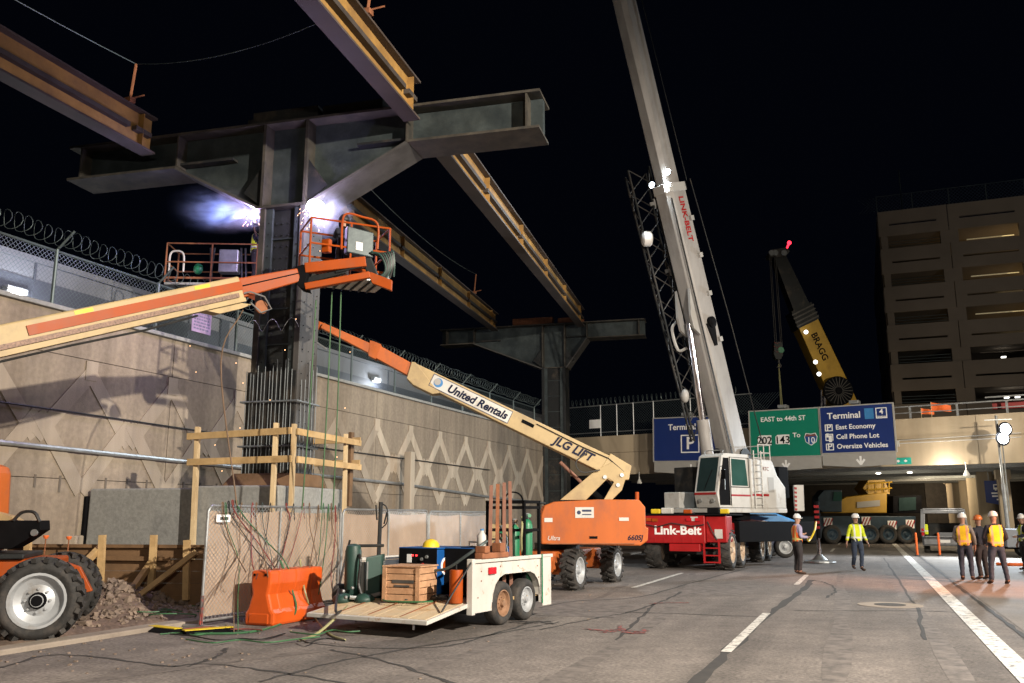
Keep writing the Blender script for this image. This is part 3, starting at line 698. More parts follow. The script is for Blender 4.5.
for px, py, s in ((921, 411, .28), (931, 406.5, .42)):
    p = pl(px, py, BA + BN * .1, BN); b = MB(); b.tube((p.x, p.y, ZT), (p.x, p.y, p.z + s * .5), .015, 5)
    tt = Thing('warning_flag', ('larger' if s > .3 else 'smaller') + ' orange warning flag on the overpass parapet', 'flag', (p.x, p.y, ZT), 0, 'orange flags on the overpass', True)
    tt.part('stick', b, 'wood_pale')
    b = MB(); g = []
    for i in range(7):
        x = i / 6 * s * 2.1; yy = .05 * math.sin(i * 1.3)
        g.append((b.bm.verts.new((p.x + x * BD.x, p.y + x * BD.y + yy, p.z + s * .5 - x * .25)), b.bm.verts.new((p.x + x * BD.x, p.y + x * BD.y + yy + .02, p.z - s * .5 - x * .12))))
    for a, c in zip(g, g[1:]): b.bm.faces.new((a[0], a[1], c[1], c[0]))
    tt.part('cloth', b, 'flag_orange', smooth=True)
# chain link fence on the left end of the overpass
t = Thing('overpass_fence', 'grey chain link fence on the overpass left of the blue sign', 'fence', BA + V((0, 0, ZT)), bang)
for x in (-2.4, .0, 1.1, 2.2, 3.5, 5.8, 8.2):
    b = MB(); b.tube((x, .15, 0), (x, .15, 1.9), .035, 6); t.part('post', b, 'galv')
for z in (1.88, .25):
    b = MB(); b.tube((-2.4, .15, z), (9.4, .15, z), .03, 6); t.part('rail', b, 'galv')
b = MB(); x = -4.2
while x < 9.4:
    for a, c in (((x, .05), (x + 1.8, 1.85)), ((x, 1.85), (x + 1.8, .05))):
        b.face([(a[0] - .008, .15, a[1]), (a[0] + .008, .15, a[1]), (c[0] + .008, .15, c[1]), (c[0] - .008, .15, c[1])])
    x += .16
t.part('mesh', b, 'galv_dark', normals=False)
b = MB(); pts = [(-2.4 + .3 * k / 12, .25 + .22 * math.cos(2 * math.pi * k / 12), 2.12 + .22 * math.sin(2 * math.pi * k / 12)) for k in range(int(11 / .3 * 12))]; b.path(pts, .012, 4); t.part('razor_wire', b, 'galv_dark')
b = MB(); p = pl(595, 424, BA + BN * .1, BN); tt = Thing('fence_sign', 'small blank white sign on the overpass fence', 'sign', p, bang)
b.box(-.38, .38, -.03, 0, -.26, .26); tt.part('board', b, 'sign_white')
b = MB(); b.box(-.4, .4, .002, .03, -.03, .03); tt.part('bracket', b, 'galv')
# pale wall and dark steelwork further back, above the overpass
# ================================================================== OVERHEAD SIGNS
SN = BN; S0 = BA - BN * .9
def sign_panel(cx, cy, label, mat, tl, tr, bl, content, val=(True, .62), group=None, roll=.9):
    ptl, ptr, pbl = pl(*tl, S0, SN), pl(*tr, S0, SN), pl(*bl, S0, SN)
    xd = (ptr - ptl).normalized(); W = (ptr - ptl).length; H = (pbl - ptl).length
    yd = V((0, 0, 1)); yd = (yd - xd * yd.dot(xd)).normalized(); zd = xd.cross(yd)
    c = (ptr + pbl) / 2
    T = face_frame(c, xd, yd)
    t = Thing('guide_sign', label, 'road sign', c - V((0, 0, H / 2)), 0, group, True)
    def bx(x0, x1, y0, y1, z0, z1):
        m = MB(); m.box(x0, x1, y0, y1, z0, z1, T); return m
    t.part('panel', bx(-W / 2, W / 2, -H / 2, H / 2, -.06, 0), mat)
    m = bx(-W / 2 - .03, W / 2 + .03, H / 2, H / 2 + .06, -.08, .02); m.box(-W / 2 - .03, W / 2 + .03, -H / 2 - .06, -H / 2, -.08, .02, T)
    m.box(-W / 2 - .07, -W / 2, -H / 2 - .06, H / 2 + .06, -.09, .025, T); m.box(W / 2, W / 2 + .07, -H / 2 - .06, H / 2 + .06, -.09, .025, T); t.part('border', m, 'sign_grey')
    vv = MB(); vh = val[1]
    vv.prism([T @ V((-W / 2, -H / 2 - .065, -.05)), T @ V((W / 2, -H / 2 - .065, -.05)), T @ V((W / 2, -H / 2 - vh - .02, -.05)), T @ V((-.1, -H / 2 - vh - .12, -.05)), T @ V((-W / 2, -H / 2 - vh, -.05))], zd * .045)
    v = t.part('valance', vv, 'sign_grey')
    for x in (-W * .3, W * .3):
        m = MB(); m.beam(T @ V((x, -H / 2, -.1)), T @ V((x, H / 2, -.1)), .09, .07, zd); m.beam(T @ V((x, .3, -.1)), T @ V((x, .3, -.8)), .07, .07); m.beam(T @ V((x, -.5, -.1)), T @ V((x, -.5, -.8)), .07, .07); t.part('bracket', m, 'galv')
    def txt(s, x, y, size, mat='sign_white', bold=.02, z=.0045, **k):
        o = lettering('lettering', s, size, t.inv @ T @ Matrix.Translation((x, y, z)), mat, bold=bold, **k); o.parent = t.o; return o
    def frm(x0, x1, y0, y1, mat='sign_white', wd=.04, z=.008):
        m = MB(); m.box(x0, x1, y1 - wd, y1, 0, z, T); m.box(x0, x1, y0, y0 + wd, 0, z, T); m.box(x0, x0 + wd, y0 + wd, y1 - wd, 0, z, T); m.box(x1 - wd, x1, y0 + wd, y1 - wd, 0, z, T); t.part('symbol_frame', m, mat)
    def poly(pts, mat, z0, z1, name='shield'):
        m = MB(); m.prism([T @ V((x, y, z0)) for x, y in pts], zd * (z1 - z0)); return t.part(name, m, mat)
    def arrow(x, y, s=.3):
        m = MB()
        m.box(x - .05 * s / .3, x + .05 * s / .3, y - .05, y + s, -.004, .006, T)
        for sx in (-1, 1): m.beam(T @ V((x, y - .12, .003 + .002 * sx)), T @ V((x + sx * s * .62, y + .14, .003 + .002 * sx)), .1 * s / .3, .008, zd)
        o = t.part('arrow', m, 'sign_white')
    content(W, H, txt, frm, poly, arrow)
    # light on top
    for x in ((0,) if W < 4 else (-.2, W * .3)):
        m = MB(); m.box(x - .22, x + .22, H / 2 + .1, H / 2 + .26, -.3, .25, T); m.beam(T @ V((x, H / 2 + .1, -.2)), T @ V((x, H / 2 - .2, -.12)), .05, .05); t.part('sign_light', m, 'galv', bevel=.01)
    return t, T, W, H
def green(W, H, txt, frm, poly, arrow):
    u = W / 70
    txt('EAST to 44th ST', -1 * u, H * .31, .345, bold=.018)
    for x, s, wd in ((-20.5, '202', 7.0), (-2.2, '143', 7.0)):
        x *= u; a = wd * u; h = 5.2 * u
        poly([(x - a, h * .75), (x - a * .75, h), (x + a, h), (x + a, -h * .9), (x + a * .5, -h * .9), (x - a, -h * .7)][::-1] if 0 else [(x - a, -h * .8 - .35), (x + a * .6, -h - .3), (x + a, -h - .35), (x + a, h - .35), (x - a * .7, h - .35), (x - a, h * .7 - .35)], 'sign_white', .001, .008)
        txt(s, x, -.37, .54, 'black', bold=.012, z=.0135)
    txt('To', 12 * u, -.14, .34, bold=.018)
    x = 26 * u; y = -.36; r = 6.4 * u
    sh = [(x - r, y + r * .35), (x - r * .75, y + r * .95), (x, y + r * .8), (x + r * .75, y + r * .95), (x + r, y + r * .35), (x + r * .82, y - r * .45), (x, y - r), (x - r * .82, y - r * .45)]
    poly(sh[::-1], 'sign_white', .001, .006)
    poly([(x + (px - x) * .9, y + (py - y) * .88) for px, py in sh][::-1], 'blue_machine', .007, .010)
    poly([(x - r * .88, y + r * .42), (x + r * .88, y + r * .42), (x + r * .66, y + r * .83), (x, y + r * .7), (x - r * .66, y + r * .83)], 'red_paint', .0105, .013)
    txt('10', x, y - .07, .42, bold=.01, z=.0155)
    arrow(0, -H / 2 - .5, .3)
def blue(W, H, txt, frm, poly, arrow):
    u = W / 73
    txt('Terminal', -29 * u, H * .30, .45, bold=.018, align='LEFT')
    poly([(9 * u, H * .2), (18 * u, H * .2), (18 * u, H * .43), (9 * u, H * .43)], 'truck_sky', .0005, .004, 'patch')
    frm(20 * u, 31 * u, H * .2, H * .43); txt('4', 25.5 * u, H * .34, .36, bold=.02)
    m = txt('TERMINAL', 25.5 * u, H * .235, .1)
    for r, s in enumerate(('East Economy', 'Cell Phone Lot', 'Oversize Vehicles')):
        y = H * (.05 - .21 * r)
        frm(-32 * u, -24 * u, y - 3.6 * u, y + 3.6 * u, wd=.045)
        if r != 1: txt('P', -28 * u, y, .45, bold=.02)
        else:
            poly([(-30.9 * u, y + .2), (-28.6 * u, y + .2), (-28.6 * u, y - .0), (-30.9 * u, y - .0)][::-1], 'sign_white', .001, .008, 'phone_symbol')
            poly([(-28.6 * u, y + .1), (-25.4 * u, y + .1), (-25.4 * u, y - .24), (-28.6 * u, y - .24)][::-1], 'sign_white', .002, .009, 'phone_symbol')
        txt(s, -21 * u, y, .335, bold=.018, align='LEFT')
    arrow(2 * u, -H / 2 - .5, .3)
def left_blue(W, H, txt, frm, poly, arrow):
    u = W / 73
    txt('Terminal', -22 * u, H * .28, .46, bold=.018, align='LEFT')
    frm(-9.5 * u, 8.5 * u, -H * .32, H * .10, wd=.06); txt('P', -.5 * u, -H * .11, .95, bold=.02)
    arrow(0, -H / 2 - .5, .3)
sign_panel(0, 0, 'green overhead guide sign reading EAST to 44th ST with route shields', 'sign_green', (750, 412), (819, 408.2), (751, 457), green)
sign_panel(0, 0, 'blue overhead guide sign listing East Economy, Cell Phone Lot and Oversize Vehicles', 'sign_blue', (820.2, 408.0), (893, 403.5), (821.2, 453.2), blue)
sign_panel(0, 0, 'blue overhead parking sign half hidden behind the white crane boom', 'sign_blue', (653.5, 419), (728, 416), (654.5, 461), left_blue)
p = pl(998, 492, BA + BN * 8, BN); t = Thing('bus_sign', 'blue hanging bus stop sign under the right of the overpass', 'sign', p, bang)
b = MB(); b.prism([(-.62, 0, -.55), (0, 0, -.68), (.62, 0, -.55), (.62, 0, .62), (-.62, 0, .62)], (0, .05, 0)); t.part('panel', b, 'sign_blue')
b = MB(); b.box(-.2, .2, -.008, -.001, .14, .42); b.box(-.14, -.06, -.008, -.001, .08, .15); b.box(.06, .14, -.008, -.001, .08, .15); t.part('bus_symbol', b, 'sign_white')
b = MB(); b.box(-.15, .15, -.012, -.0085, .24, .36); t.part('bus_symbol', b, 'sign_blue')
b = MB()
for z, wd in ((-.06, .32), (-.22, .3), (-.4, .1)): b.box(-wd, wd, -.008, -.001, z - .04, z + .04)
t.part('lettering', b, 'sign_white')
b = MB(); b.tube((-.4, .03, .6), (-.4, .03, 1.2), .02, 6); b.tube((.4, .03, .6), (.4, .03, 1.2), .02, 6); t.part('hanger', b, 'galv')
# ================================================================== PARKING GARAGE
GY, GX = 81.5, 2.75
t = Thing('parking_garage', 'dark multi storey concrete parking garage behind the overpass', 'building', (GX, GY, 0), 0)
W_, Dp, fl = 34, 34, 3.45
zs = [5.4 + fl * k for k in range(7)]
xe = [0, 5.6, 11.6, 17.6, 23.6, W_]
for k, z in enumerate(zs):
    for a, c in zip(xe, xe[1:]):
        b = MB(); b.box(a + .03, c - .03, 0, .25, z, z + .95); b.box(a + .03, c - .03, 0, .25, z + 1.12, z + 2.3)
        b.box(a + .03, a + .9, 0, .25, z + .951, z + 1.119); b.box(c - .9, c - .03, 0, .25, z + .951, z + 1.119)
        t.part('spandrel', b, 'garage_concrete')
for z in zs: t.part('floor_slab', MB().box(.1, W_, .26, Dp, z + .1, z + .4), 'garage_concrete')
b = MB()
for k in range(7): b.box(-.04, .02, .3, Dp, zs[k], zs[k] + 2.05)
b.box(.03, .06, .3, Dp, 0, zs[-1]); t.part('side_wall', b, 'garage_concrete')
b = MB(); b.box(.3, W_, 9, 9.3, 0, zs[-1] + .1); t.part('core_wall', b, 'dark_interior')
for k in range(6):
    for x in xe[:-1]:
        b = MB()
        if x == 0: b.box(x + .15, x + .7, .05, .24, zs[k] + 2.31, zs[k + 1])
        else: b.box(x - .7, x + .7, .04, .6, zs[k] + 2.31, zs[k + 1] - .002)
        t.part('column', b, 'garage_concrete')
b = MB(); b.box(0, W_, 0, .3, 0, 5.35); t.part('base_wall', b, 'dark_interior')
for k in range(6):
    for z in (.4, .65, .9): t.part('rail', MB().box(.7, 4.9, .3, .33, zs[k] + 2.06 + z, zs[k] + 2.1 + z), 'galv_dark')
zr = zs[-1] + 2.3; b = MB(); x = 0
while x < W_: b.box(x, x + .07, .05, .12, zr, zr + 1.5); x += 2.9
b.box(0, W_, .06, .11, zr + 1.45, zr + 1.5); b.tube((2.2, 2, zr), (2.2, 2, zr + 4.5), .05, 6); t.part('roof_fence', b, 'galv_dark')
b = MB(); x = -1.5
while x < W_:
    for a, c in ((x, x + 1.4), (x + 1.4, x)): b.face([(a - .012, .085, zr), (a + .012, .085, zr), (c + .012, .085, zr + 1.42), (c - .012, .085, zr + 1.42)])
    x += .3
t.part('roof_mesh', b, 'galv_dark', normals=False)
for k in range(6):
    for x0, x1 in ((7.2, 10.9), (13.6, 16.8)):
        b = MB(); zz = zs[k] + 3.15; b.box(x0, x1, 1.2 + .3 * k, 1.28 + .3 * k, zz, zz + .08); t.part('tube_light', b, 'tube_lit' if k >= 3 else 'garage_concrete')
for x, k in ((8.8, 2), (9.5, 1), (8.7, 1), (13.0, 5)):
    b = MB(); b.box(x, x + .35, 2, 2.3, zs[k] + 2.7, zs[k] + 2.8); t.part('ceiling_light', b, 'lamp_far')
lamp('garage_glow', 'AREA', (GX + 14, GY + 5, zs[5] + 3.2), 300, (1, .8, .45), .5).data.size = 8
lamp('garage_glow', 'AREA', (GX + 14, GY + 5, zs[4] + 3.2), 180, (1, .8, .45), .5).data.size = 8
lamp('garage_glow', 'AREA', (GX + 14, GY + 5, zs[3] + 3.2), 120, (1, .8, .45), .5).data.size = 8
# ================================================================== BOOM LIFTS
def lift_basket(T, o, u, v, L, Wd, hgt, mat, zmat='galv', console=True):
    """work platform: floor, kick plate, railing posts and rails, control console"""
    u = V(u).normalized(); v = V(v).normalized(); z = V((0, 0, 1)); o = V(o)
    def P(a, b, c): return o + u * a + v * b + z * c
    m = MB(); m.hexa([P(a, b, c) for c in (-.06, 0) for a, b in ((0, 0), (L, 0), (L, Wd), (0, Wd))]); fl = T.part('platform_floor', m, zmat)
    m = MB()
    for k in range(1, 9): m.beam(P(L * k / 9, 0, -.075), P(L * k / 9, Wd, -.075), .03, .028)
    T.part('floor_rib', m, 'steel_dark', fl)
    pts = [(0, 0), (L * .5, 0), (L, 0), (L, Wd), (L * .5, Wd), (0, Wd)]
    for a, b in pts:
        m = MB(); m.tube(P(a, b, 0), P(a, b, hgt), .022, 6); T.part('rail_post', m, mat)
    for h in (.12, hgt * .52, hgt):
        m = MB(); q = [P(a, b, h) for a, b in ((0, 0), (L, 0), (L, Wd), (0, Wd), (0, 0))]
        for a, b in zip(q, q[1:]): m.tube(a, b, .02 if h > .2 else .03, 6)
        T.part('guard_rail', m, mat)
    return P
def lift_hood(T, mat='lift_orange'): pass
# ---------------- near lift, left edge of the frame
c = gp(35, 642); a16 = V((.644, -.765, 0)); rz = math.atan2(a16.y, a16.x); ctr = c - a16 * 1.05; ctr.z = 0
T = Thing('boom_lift', 'large orange boom lift at the left edge, its basket raised to the near pier', 'boom lift', (ctr.x, ctr.y, 0.02), rz, 'boom lifts', True)
loc = T.M
def LP(x, y, z): return loc @ V((x, y, z))
for sx in (1, -1):
    for yy in (0, -2.9):
        wheel(T, LP(sx * 1.05, yy, .56), (loc.to_3x3() @ V((sx, 0, 0))), .56, .44, 'rim_grey', .63, 22, .04, hub=True)
m = MB(); m.box(-.72, .72, -3.5, .1, .62, 1.12, loc); T.part('chassis', m, 'orange', bevel=.04)
m = MB(); m.box(-.8, .8, -3.0, -.3, 1.12, 1.2, loc); T.part('chassis_deck', m, 'steel_dark', bevel=.02)
m = MB(); m.box(-.9, .9, -.14, .14, .46, .66, loc); T.part('axle', m, 'steel_dark')
m = MB(); m.prism([LP(.3, .1, 1.1), LP(.3, .42, .98), LP(.3, .62, .62), LP(.3, .54, .6), LP(.3, .32, .86), LP(.3, .05, .9)], loc.to_3x3() @ V((.14, 0, 0))); T.part('tow_arm', m, 'orange', bevel=.01)
[T.part('decal', MB().box(*q, loc), 'white_paint') for q in ((.722, .73, -.35, -.12, .93, 1.06), (.722, .73, -1.35, -.95, .82, 1.02))]
q = dp(-34, 512, 13.2)
m = MB(); m.hexa([q + RT * x + HD * y + UZ * zz for zz in (-.62, .75) for x, y in ((-1.9, -.4), (.06 if zz < 0 else -.02, -.4), (.06 if zz < 0 else -.02, 1.2), (-1.9, 1.2))]); T.part('hood', m, 'lift_orange', bevel=.14)
A = dp(12, 534, 13.6); m = MB(); m.prism([A + UZ * .2, A + RT * .4 + UZ * .2, A + RT * .42 + UZ * .06, A + RT * .2 - UZ * .1, A - UZ * .22, A - RT * .8 - UZ * .22, A - RT * .8 + UZ * .2], HD * .3); T.part('tow_bracket', m, 'black', bevel=.01)
m = MB(); m.path(smooth_pts([A + RT * .0 + UZ * .2, A + RT * .12 + UZ * .32, A + RT * .3 + UZ * .32, A + RT * .4 + UZ * .18]), .025, 6); T.part('hose', m, 'hose_black')
m = MB(); b0 = A + RT * .34 + UZ * .02 - HD * .01; m.lathe(b0, -HD, [(-.02, .05), (.02, .05)], 12); T.part('pin', m, 'galv')
m = MB(); A2 = dp(10, 516, 13.8); m.prism([A2, A2 + RT * .22 - UZ * .12, A2 + RT * .1 - UZ * .3, A2 - RT * .4 - UZ * .3, A2 - RT * .4 + UZ * .1], HD * .2); T.part('pivot_plate', m, 'cream')
# boom
A = dp(0, 341, 13.2); B = dp(237, 290, 15.9); d = (B - A).normalized(); A0 = A - d * 5.2
sd = d.cross(UZ).normalized(); u = sd.cross(d).normalized(); sd = -sd if sd.dot(HD) > 0 else sd        # sd: towards the camera
u = u if u.z > 0 else -u
def slab(p, q, lo, hi, s0, s1, lo2=None, hi2=None):
    m = MB(); lo2 = lo if lo2 is None else lo2; hi2 = hi if hi2 is None else hi2
    m.hexa([p + u * lo + sd * s0, p + u * lo + sd * s1, q + u * lo2 + sd * s1, q + u * lo2 + sd * s0, p + u * hi + sd * s0, p + u * hi + sd * s1, q + u * hi2 + sd * s1, q + u * hi2 + sd * s0]); return m
bo = T.part('boom', slab(A0, B, -.25, .23, -.18, .2), 'cream', bevel=.03)
T.part('boom_stripe', slab(A + d * .35, B, -.03, .13, .202, .222), 'orange', bo)
T.part('cable_track', slab(A0, B - d * .12, -.155, -.075, .202, .24), 'chain', bo)
T.part('boom_edge', slab(A0, B, -.25, -.18, .202, .216), 'cream', bo)
m = MB(); m.prism([B - d * .8 - u * .25 - sd * .1, B - d * .1 - u * .25 - sd * .1, B + d * .12 - u * .33 - sd * .1, B - d * .1 - u * .36 - sd * .1, B - d * .55 - u * .36 - sd * .1], sd * .25); T.part('wear_shoe', m, 'cream', bo)
Eb = dp(296, 277.5, 16.4)
T.part('fly_boom', slab(B, Eb, -.17, .2, -.14, .14, -.1, .16), 'orange', bevel=.02)
m = slab(B + d * .02, Eb, .03, .055, .142, .15, .05, .07); T.part('boom_seam', m, 'black')
m = MB(); m.path([A0 - u * .3, A + d * 1 - u * .31, A + d * 2.2 - u * .34, B - d * .9 - u * .3], .022, 6); T.part('hydraulic_line', m, 'hose_black')
for s_ in (1.1, 3.2):
    m = slab(A + d * s_, A + d * (s_ + .3), .14, .205, .202, .206); T.part('decal', m, 'yellow_plastic', bo)
m = MB(); m.path([B - u * .1 + sd * .2 + d * 0, B + d * .1 - u * .1 + sd * .26, B + d * .35 - u * .25 + sd * .28, B + d * .42 - u * .5 + sd * .28, B + d * .2 - u * .52 + sd * .26, B + d * .06 - u * .3 + sd * .24], .015, 6); T.part('hose_loop', m, 'galv')
m = MB(); m.lathe(B + d * .28 - u * .42 + sd * .16, sd, [(0, .13), (.04, .13)], 14); T.part('hose_guide', m, 'rusty')
J0 = dp(303, 270, 16.4); m = MB(); m.prism([dp(x, y, 16.3) for x, y in ((291, 268), (303, 264), (309, 268), (306, 280), (308, 290), (300, 288), (293, 280))], HD * .3); T.part('knuckle', m, 'black', bevel=.02)
J1 = dp(366, 262, 16.5); m = MB(); m.beam(dp(305, 268.5, 16.35), J1, .14, .2); T.part('jib_upper_arm', m, 'orange', bevel=.015)
J2 = dp(370, 275, 16.5); m = MB(); m.beam(dp(305, 287, 16.35), J2, .14, .13); T.part('jib_lower_arm', m, 'orange', bevel=.015)
m = MB(); m.prism([dp(x, y, 16.5) for x, y in ((362, 258), (371, 257), (377, 272), (379, 283), (371, 282), (366, 272))], HD * .25); T.part('basket_bracket', m, 'steel_dark', bevel=.02)
m = MB(); m.prism([dp(x, y, 16.45) for x, y in ((367, 272), (371, 272), (392, 280), (391.5, 290.5), (372, 283))], HD * .1); T.part('bracket_plate', m, 'orange', bevel=.01)
m = MB(); m.beam(dp(306, 281, 16.5), dp(345, 271, 16.5), .08, .1); m.tube(dp(336, 272, 16.45), dp(362, 266, 16.45), .03, 8); T.part('jib_cylinder', m, 'steel_dark')
o = dp(309, 270, 16.6); u1 = RT * .9 + HD * .43; v1 = -RT * .43 + HD * .9
PB1 = lift_basket(T, o, u1, v1, 1.62, .95, 1.08, 'orange')
m = MB(); q = [PB1(.72, -.05, .45), PB1(1.27, -.05, .40), PB1(1.27, -.05, .93), PB1(.72, -.05, 1.0)]; m.prism(q, v1 * .22); T.part('control_console', m, 'dark_plate', bevel=.02)
m = MB(); q = [PB1(.9, -.055, .52), PB1(1.04, -.055, .51), PB1(1.04, -.055, .68), PB1(.9, -.055, .69)]; m.prism(q, v1 * -.006); T.part('decal', m, 'white_paint')
m = MB(); m.path(smooth_pts([PB1(.62, -.02, .5), PB1(.62, -.02, 1.1), PB1(.72, -.02, 1.26), PB1(1.0, -.02, 1.24), PB1(1.34, -.02, 1.14), PB1(1.36, -.02, .6)], 5), .024, 6); T.part('console_guard', m, 'orange')
for k in range(7):
    m = MB(); a = PB1(1.2 + .05 * k, -.1, .5 - .03 * k); e2 = PB1(1.2 + .08 * k, -.14, -.15 + .03 * k)
    m.path(smooth_pts([a, PB1(1.38 + .04 * k, -.2, .42 + .02 * k), PB1(1.48 + .03 * k, -.22, .1 + .03 * k), e2], 5), .024, 5); T.part('hose', m, 'hose_black' if k % 2 else 'pump_green')
m = MB(); q = PB1(1.58, -.1, -.12); m.tube(q + UZ * .35, q - UZ * .12, .03, 6); T.part('lanyard', m, 'galv')
m = MB(); m.box(-.09, .09, -.06, .06, 0, .28, Matrix.Translation(PB1(.35, .1, .42))); T.part('tool_box', m, 'orange', bevel=.02)
LIFT1 = T
# ---------------- centre lift beside the trailer
ctr = V((-7.72, 22.75, 0)); T = Thing('boom_lift', 'orange and cream boom lift with rental lettering parked beside the white trailer', 'boom lift', ctr, R(-3), 'boom lifts', True)
loc = T.M
for sx in (1, -1):
    for yy in (-1.42, 1.55): wheel(T, LP(sx * 1.0, yy, .47), (loc.to_3x3() @ V((sx, 0, 0))), .47, .38, 'rim_grey', .62, 18, .045)
m = MB(); m.box(-.62, .62, -1.75, 1.8, .42, .92, loc); T.part('chassis', m, 'lift_orange', bevel=.05)
m = MB(); m.box(-.75, -.3, -1.98, -1.7, .3, 1.0, loc); T.part('bumper', m, 'lift_orange', bevel=.03); m = MB(); m.box(.25, .6, -1.95, -1.7, .42, .86, loc); T.part('bumper', m, 'lift_orange', bevel=.03)
for yy in (-1.42, 1.55):
    m = MB(); m.box(-.82, .82, yy - .13, yy + .13, .36, .58, loc); T.part('axle', m, 'lift_orange', bevel=.02)
m = MB(); m.lathe(LP(0, 0, .92), UZ, [(0, .6), (.16, .6)], 24); T.part('slew_ring', m, 'steel_dark')
# turntable hood facing the camera: long axis across the view
tl, br = dp(541, 503, 22.1), dp(648, 545, 22.1)
Wt = (br - tl).dot(RT); z0, z1 = br.z, tl.z + .06; base = V((tl.x, tl.y, 0))
m = MB()
prof = [(0, z0 + .02), (Wt * .93, z0 - .02), (Wt, z0 + .1), (Wt * 1.01, z0 + .42), (Wt * .985, z0 + .42), (Wt * .985, z1 - .16), (Wt * .93, z1 + .02), (Wt * .55, z1 + .03), (Wt * .12, z1 - .03), (Wt * .03, z1 - .12), (0, z1 - .35)]
m.prism([base + RT * x + UZ * z for x, z in prof], HD * .62); hood = T.part('hood', m, 'lift_orange', bevel=.07)
m = MB(); m.prism([base + HD * 1.25 + RT * x + UZ * z for x, z in prof], HD * .6); T.part('hood', m, 'lift_orange', bevel=.07)
m = MB(); m.prism([base + HD * .62 + RT * x + UZ * z for x, z in ((.1, z0), (Wt * .97, z0), (Wt * .97, z1 - .3), (.1, z1 - .5))], HD * .62); T.part('turntable', m, 'orange')
m = MB(); m.box(0, 1, 0, 1, 0, 1, face_frame(base + RT * .12 + UZ * (z0 + .02) - HD * .012, RT * 1, UZ) @ Matrix.Diagonal((Wt * .83, .02, .01, 1))); T.part('hood_seam', m, 'rusty', hood)
FT = lambda x, z, off=.0: face_frame(base + RT * x + UZ * z - HD * off, RT, UZ)
m = MB(); m.box(-.23, .23, -.13, .13, 0, .006, FT(Wt * .41, z0 + .78, .004)); T.part('decal', m, 'white_paint', hood)
m = MB(); m.lathe(FT(Wt * .41 - .14, z0 + .78, .012).translation, HD, [(0, .05), (.003, .05)], 16); T.part('logo', m, 'truck_blue', hood)
m = MB(); m.box(-.06, .17, -.02, .03, 0, .004, FT(Wt * .41, z0 + .82, .010)); m.box(-.06, .17, -.07, -.045, 0, .004, FT(Wt * .41, z0 + .79, .010)); T.part('lettering', m, 'truck_blue', hood)
T.part('decal', MB().box(-.12, .12, -.04, .04, 0, .006, FT(Wt * .78, z0 + .62, .004)), 'white_paint', hood); T.part('decal', MB().box(-.1, .1, -.05, .05, 0, .006, FT(.18, z0 + .6, .004)), 'white_paint', hood)
m = MB(); m.box(-.1, .1, -.03, .03, 0, .006, FT(Wt * .49, z0 + .18, .004)); T.part('latch', m, 'black', hood)
T.text('lettering', '660SJ', .17, FT(Wt * .88, z0 + .17, .006), 'ink_blue', hood, bold=.02, shear=.2)
T.text('lettering', 'Ultra', .15, FT(.3, z0 + .16, .006), 'white_paint', hood, bold=.01, shear=.3)
# upright, boom, lift cylinder
DB = 22.7
def plate(name, pts, th, mat, D=DB, **k):
    m = MB(); m.prism([dp(x, y, D) for x, y in pts], HD * th); return T.part(name, m, mat, **k)
for D in (22.5, 23.05): plate('upright_plate', ((560, 500), (596, 470), (612, 462), (627, 474), (622, 490), (612, 500), (603, 501), (614, 482), (608, 478), (586, 500)), .06, 'cream', D, bevel=.01)
plate('pivot_block', ((598, 470), (612, 463), (626, 476), (616, 488)), .45, 'steel_dark', 22.58)
for x, y in ((605, 477), (618, 485), (622, 475)):
    m = MB(); m.lathe(dp(x, y, 22.46), HD, [(0, .05), (.05, .05)], 12); T.part('pin', m, 'galv')
A = dp(622, 473, DB + .05); B = dp(412, 371.5, 22.4); d = (B - A).normalized(); sd = d.cross(UZ).normalized(); sd = -sd if sd.dot(HD) > 0 else sd
u = (UZ - d * UZ.dot(d)).normalized()
bo = T.part('boom', slab(A - d * .1, B, -.24, .24, -.2, .2, -.21, .21), 'cream', bevel=.02)
m = MB(); m.prism([A - d * .12 + u * .25 - sd * .21, A + d * .5 + u * .3 - sd * .21, A + d * .6 - u * .3 - sd * .21, A + d * .2 - u * .34 - sd * .21, A - d * .2 - u * .1 - sd * .21], sd * .42); T.part('boom_heel', m, 'cream', bo, bevel=.02)
m = MB(); m.prism([B + u * .225 - sd * .21, B + d * .1 + u * .2 - sd * .21, B + d * .02 - u * .24 - sd * .21, B - d * .2 - u * .32 - sd * .21, B - d * .75 - u * .32 - sd * .21, B - d * .9 - u * .22 - sd * .21], sd * .425); T.part('boom_collar', m, 'cream', bo, bevel=.015)
E1 = dp(371, 349, 22.2); E2 = dp(322, 327, 21.9)
T.part('fly_boom', slab(B, E1, -.16, .17, -.15, .15), 'lift_orange', bevel=.015)
T.part('fly_boom_tip', slab(E1 - d * .15, E2, -.14, .12, -.12, .12, -.05, .1), 'lift_orange', bevel=.015)
m = MB(); m.prism([E1 + u * .19 - sd * .16, E1 + d * .1 + u * .17 - sd * .16, E1 - d * .05 - u * .2 - sd * .16, E1 - d * .25 - u * .2 - sd * .16, E1 - d * .2 + u * .2 - sd * .16], sd * .32); T.part('fly_collar', m, 'lift_orange')
m = MB(); a0 = E2; m.path(smooth_pts([a0 + u * .06 + d * .0, a0 + d * .25 + u * .0 - UZ * .1, a0 + d * .25 - UZ * .4, a0 - d * .15 - UZ * .5], 5), .02, 5); T.part('hose_loop', m, 'galv')
BT = lambda s, v, off=.2: face_frame(A + d * s + u * v + sd * (off), -d, u)
Lb = (B - A).length
s0 = Lb * .72; m = MB(); m.box(-1.12, 1.12, -.17, .17, 0, .008, BT(s0, .005, .204)); de = T.part('name_board', m, 'white_paint', bo)
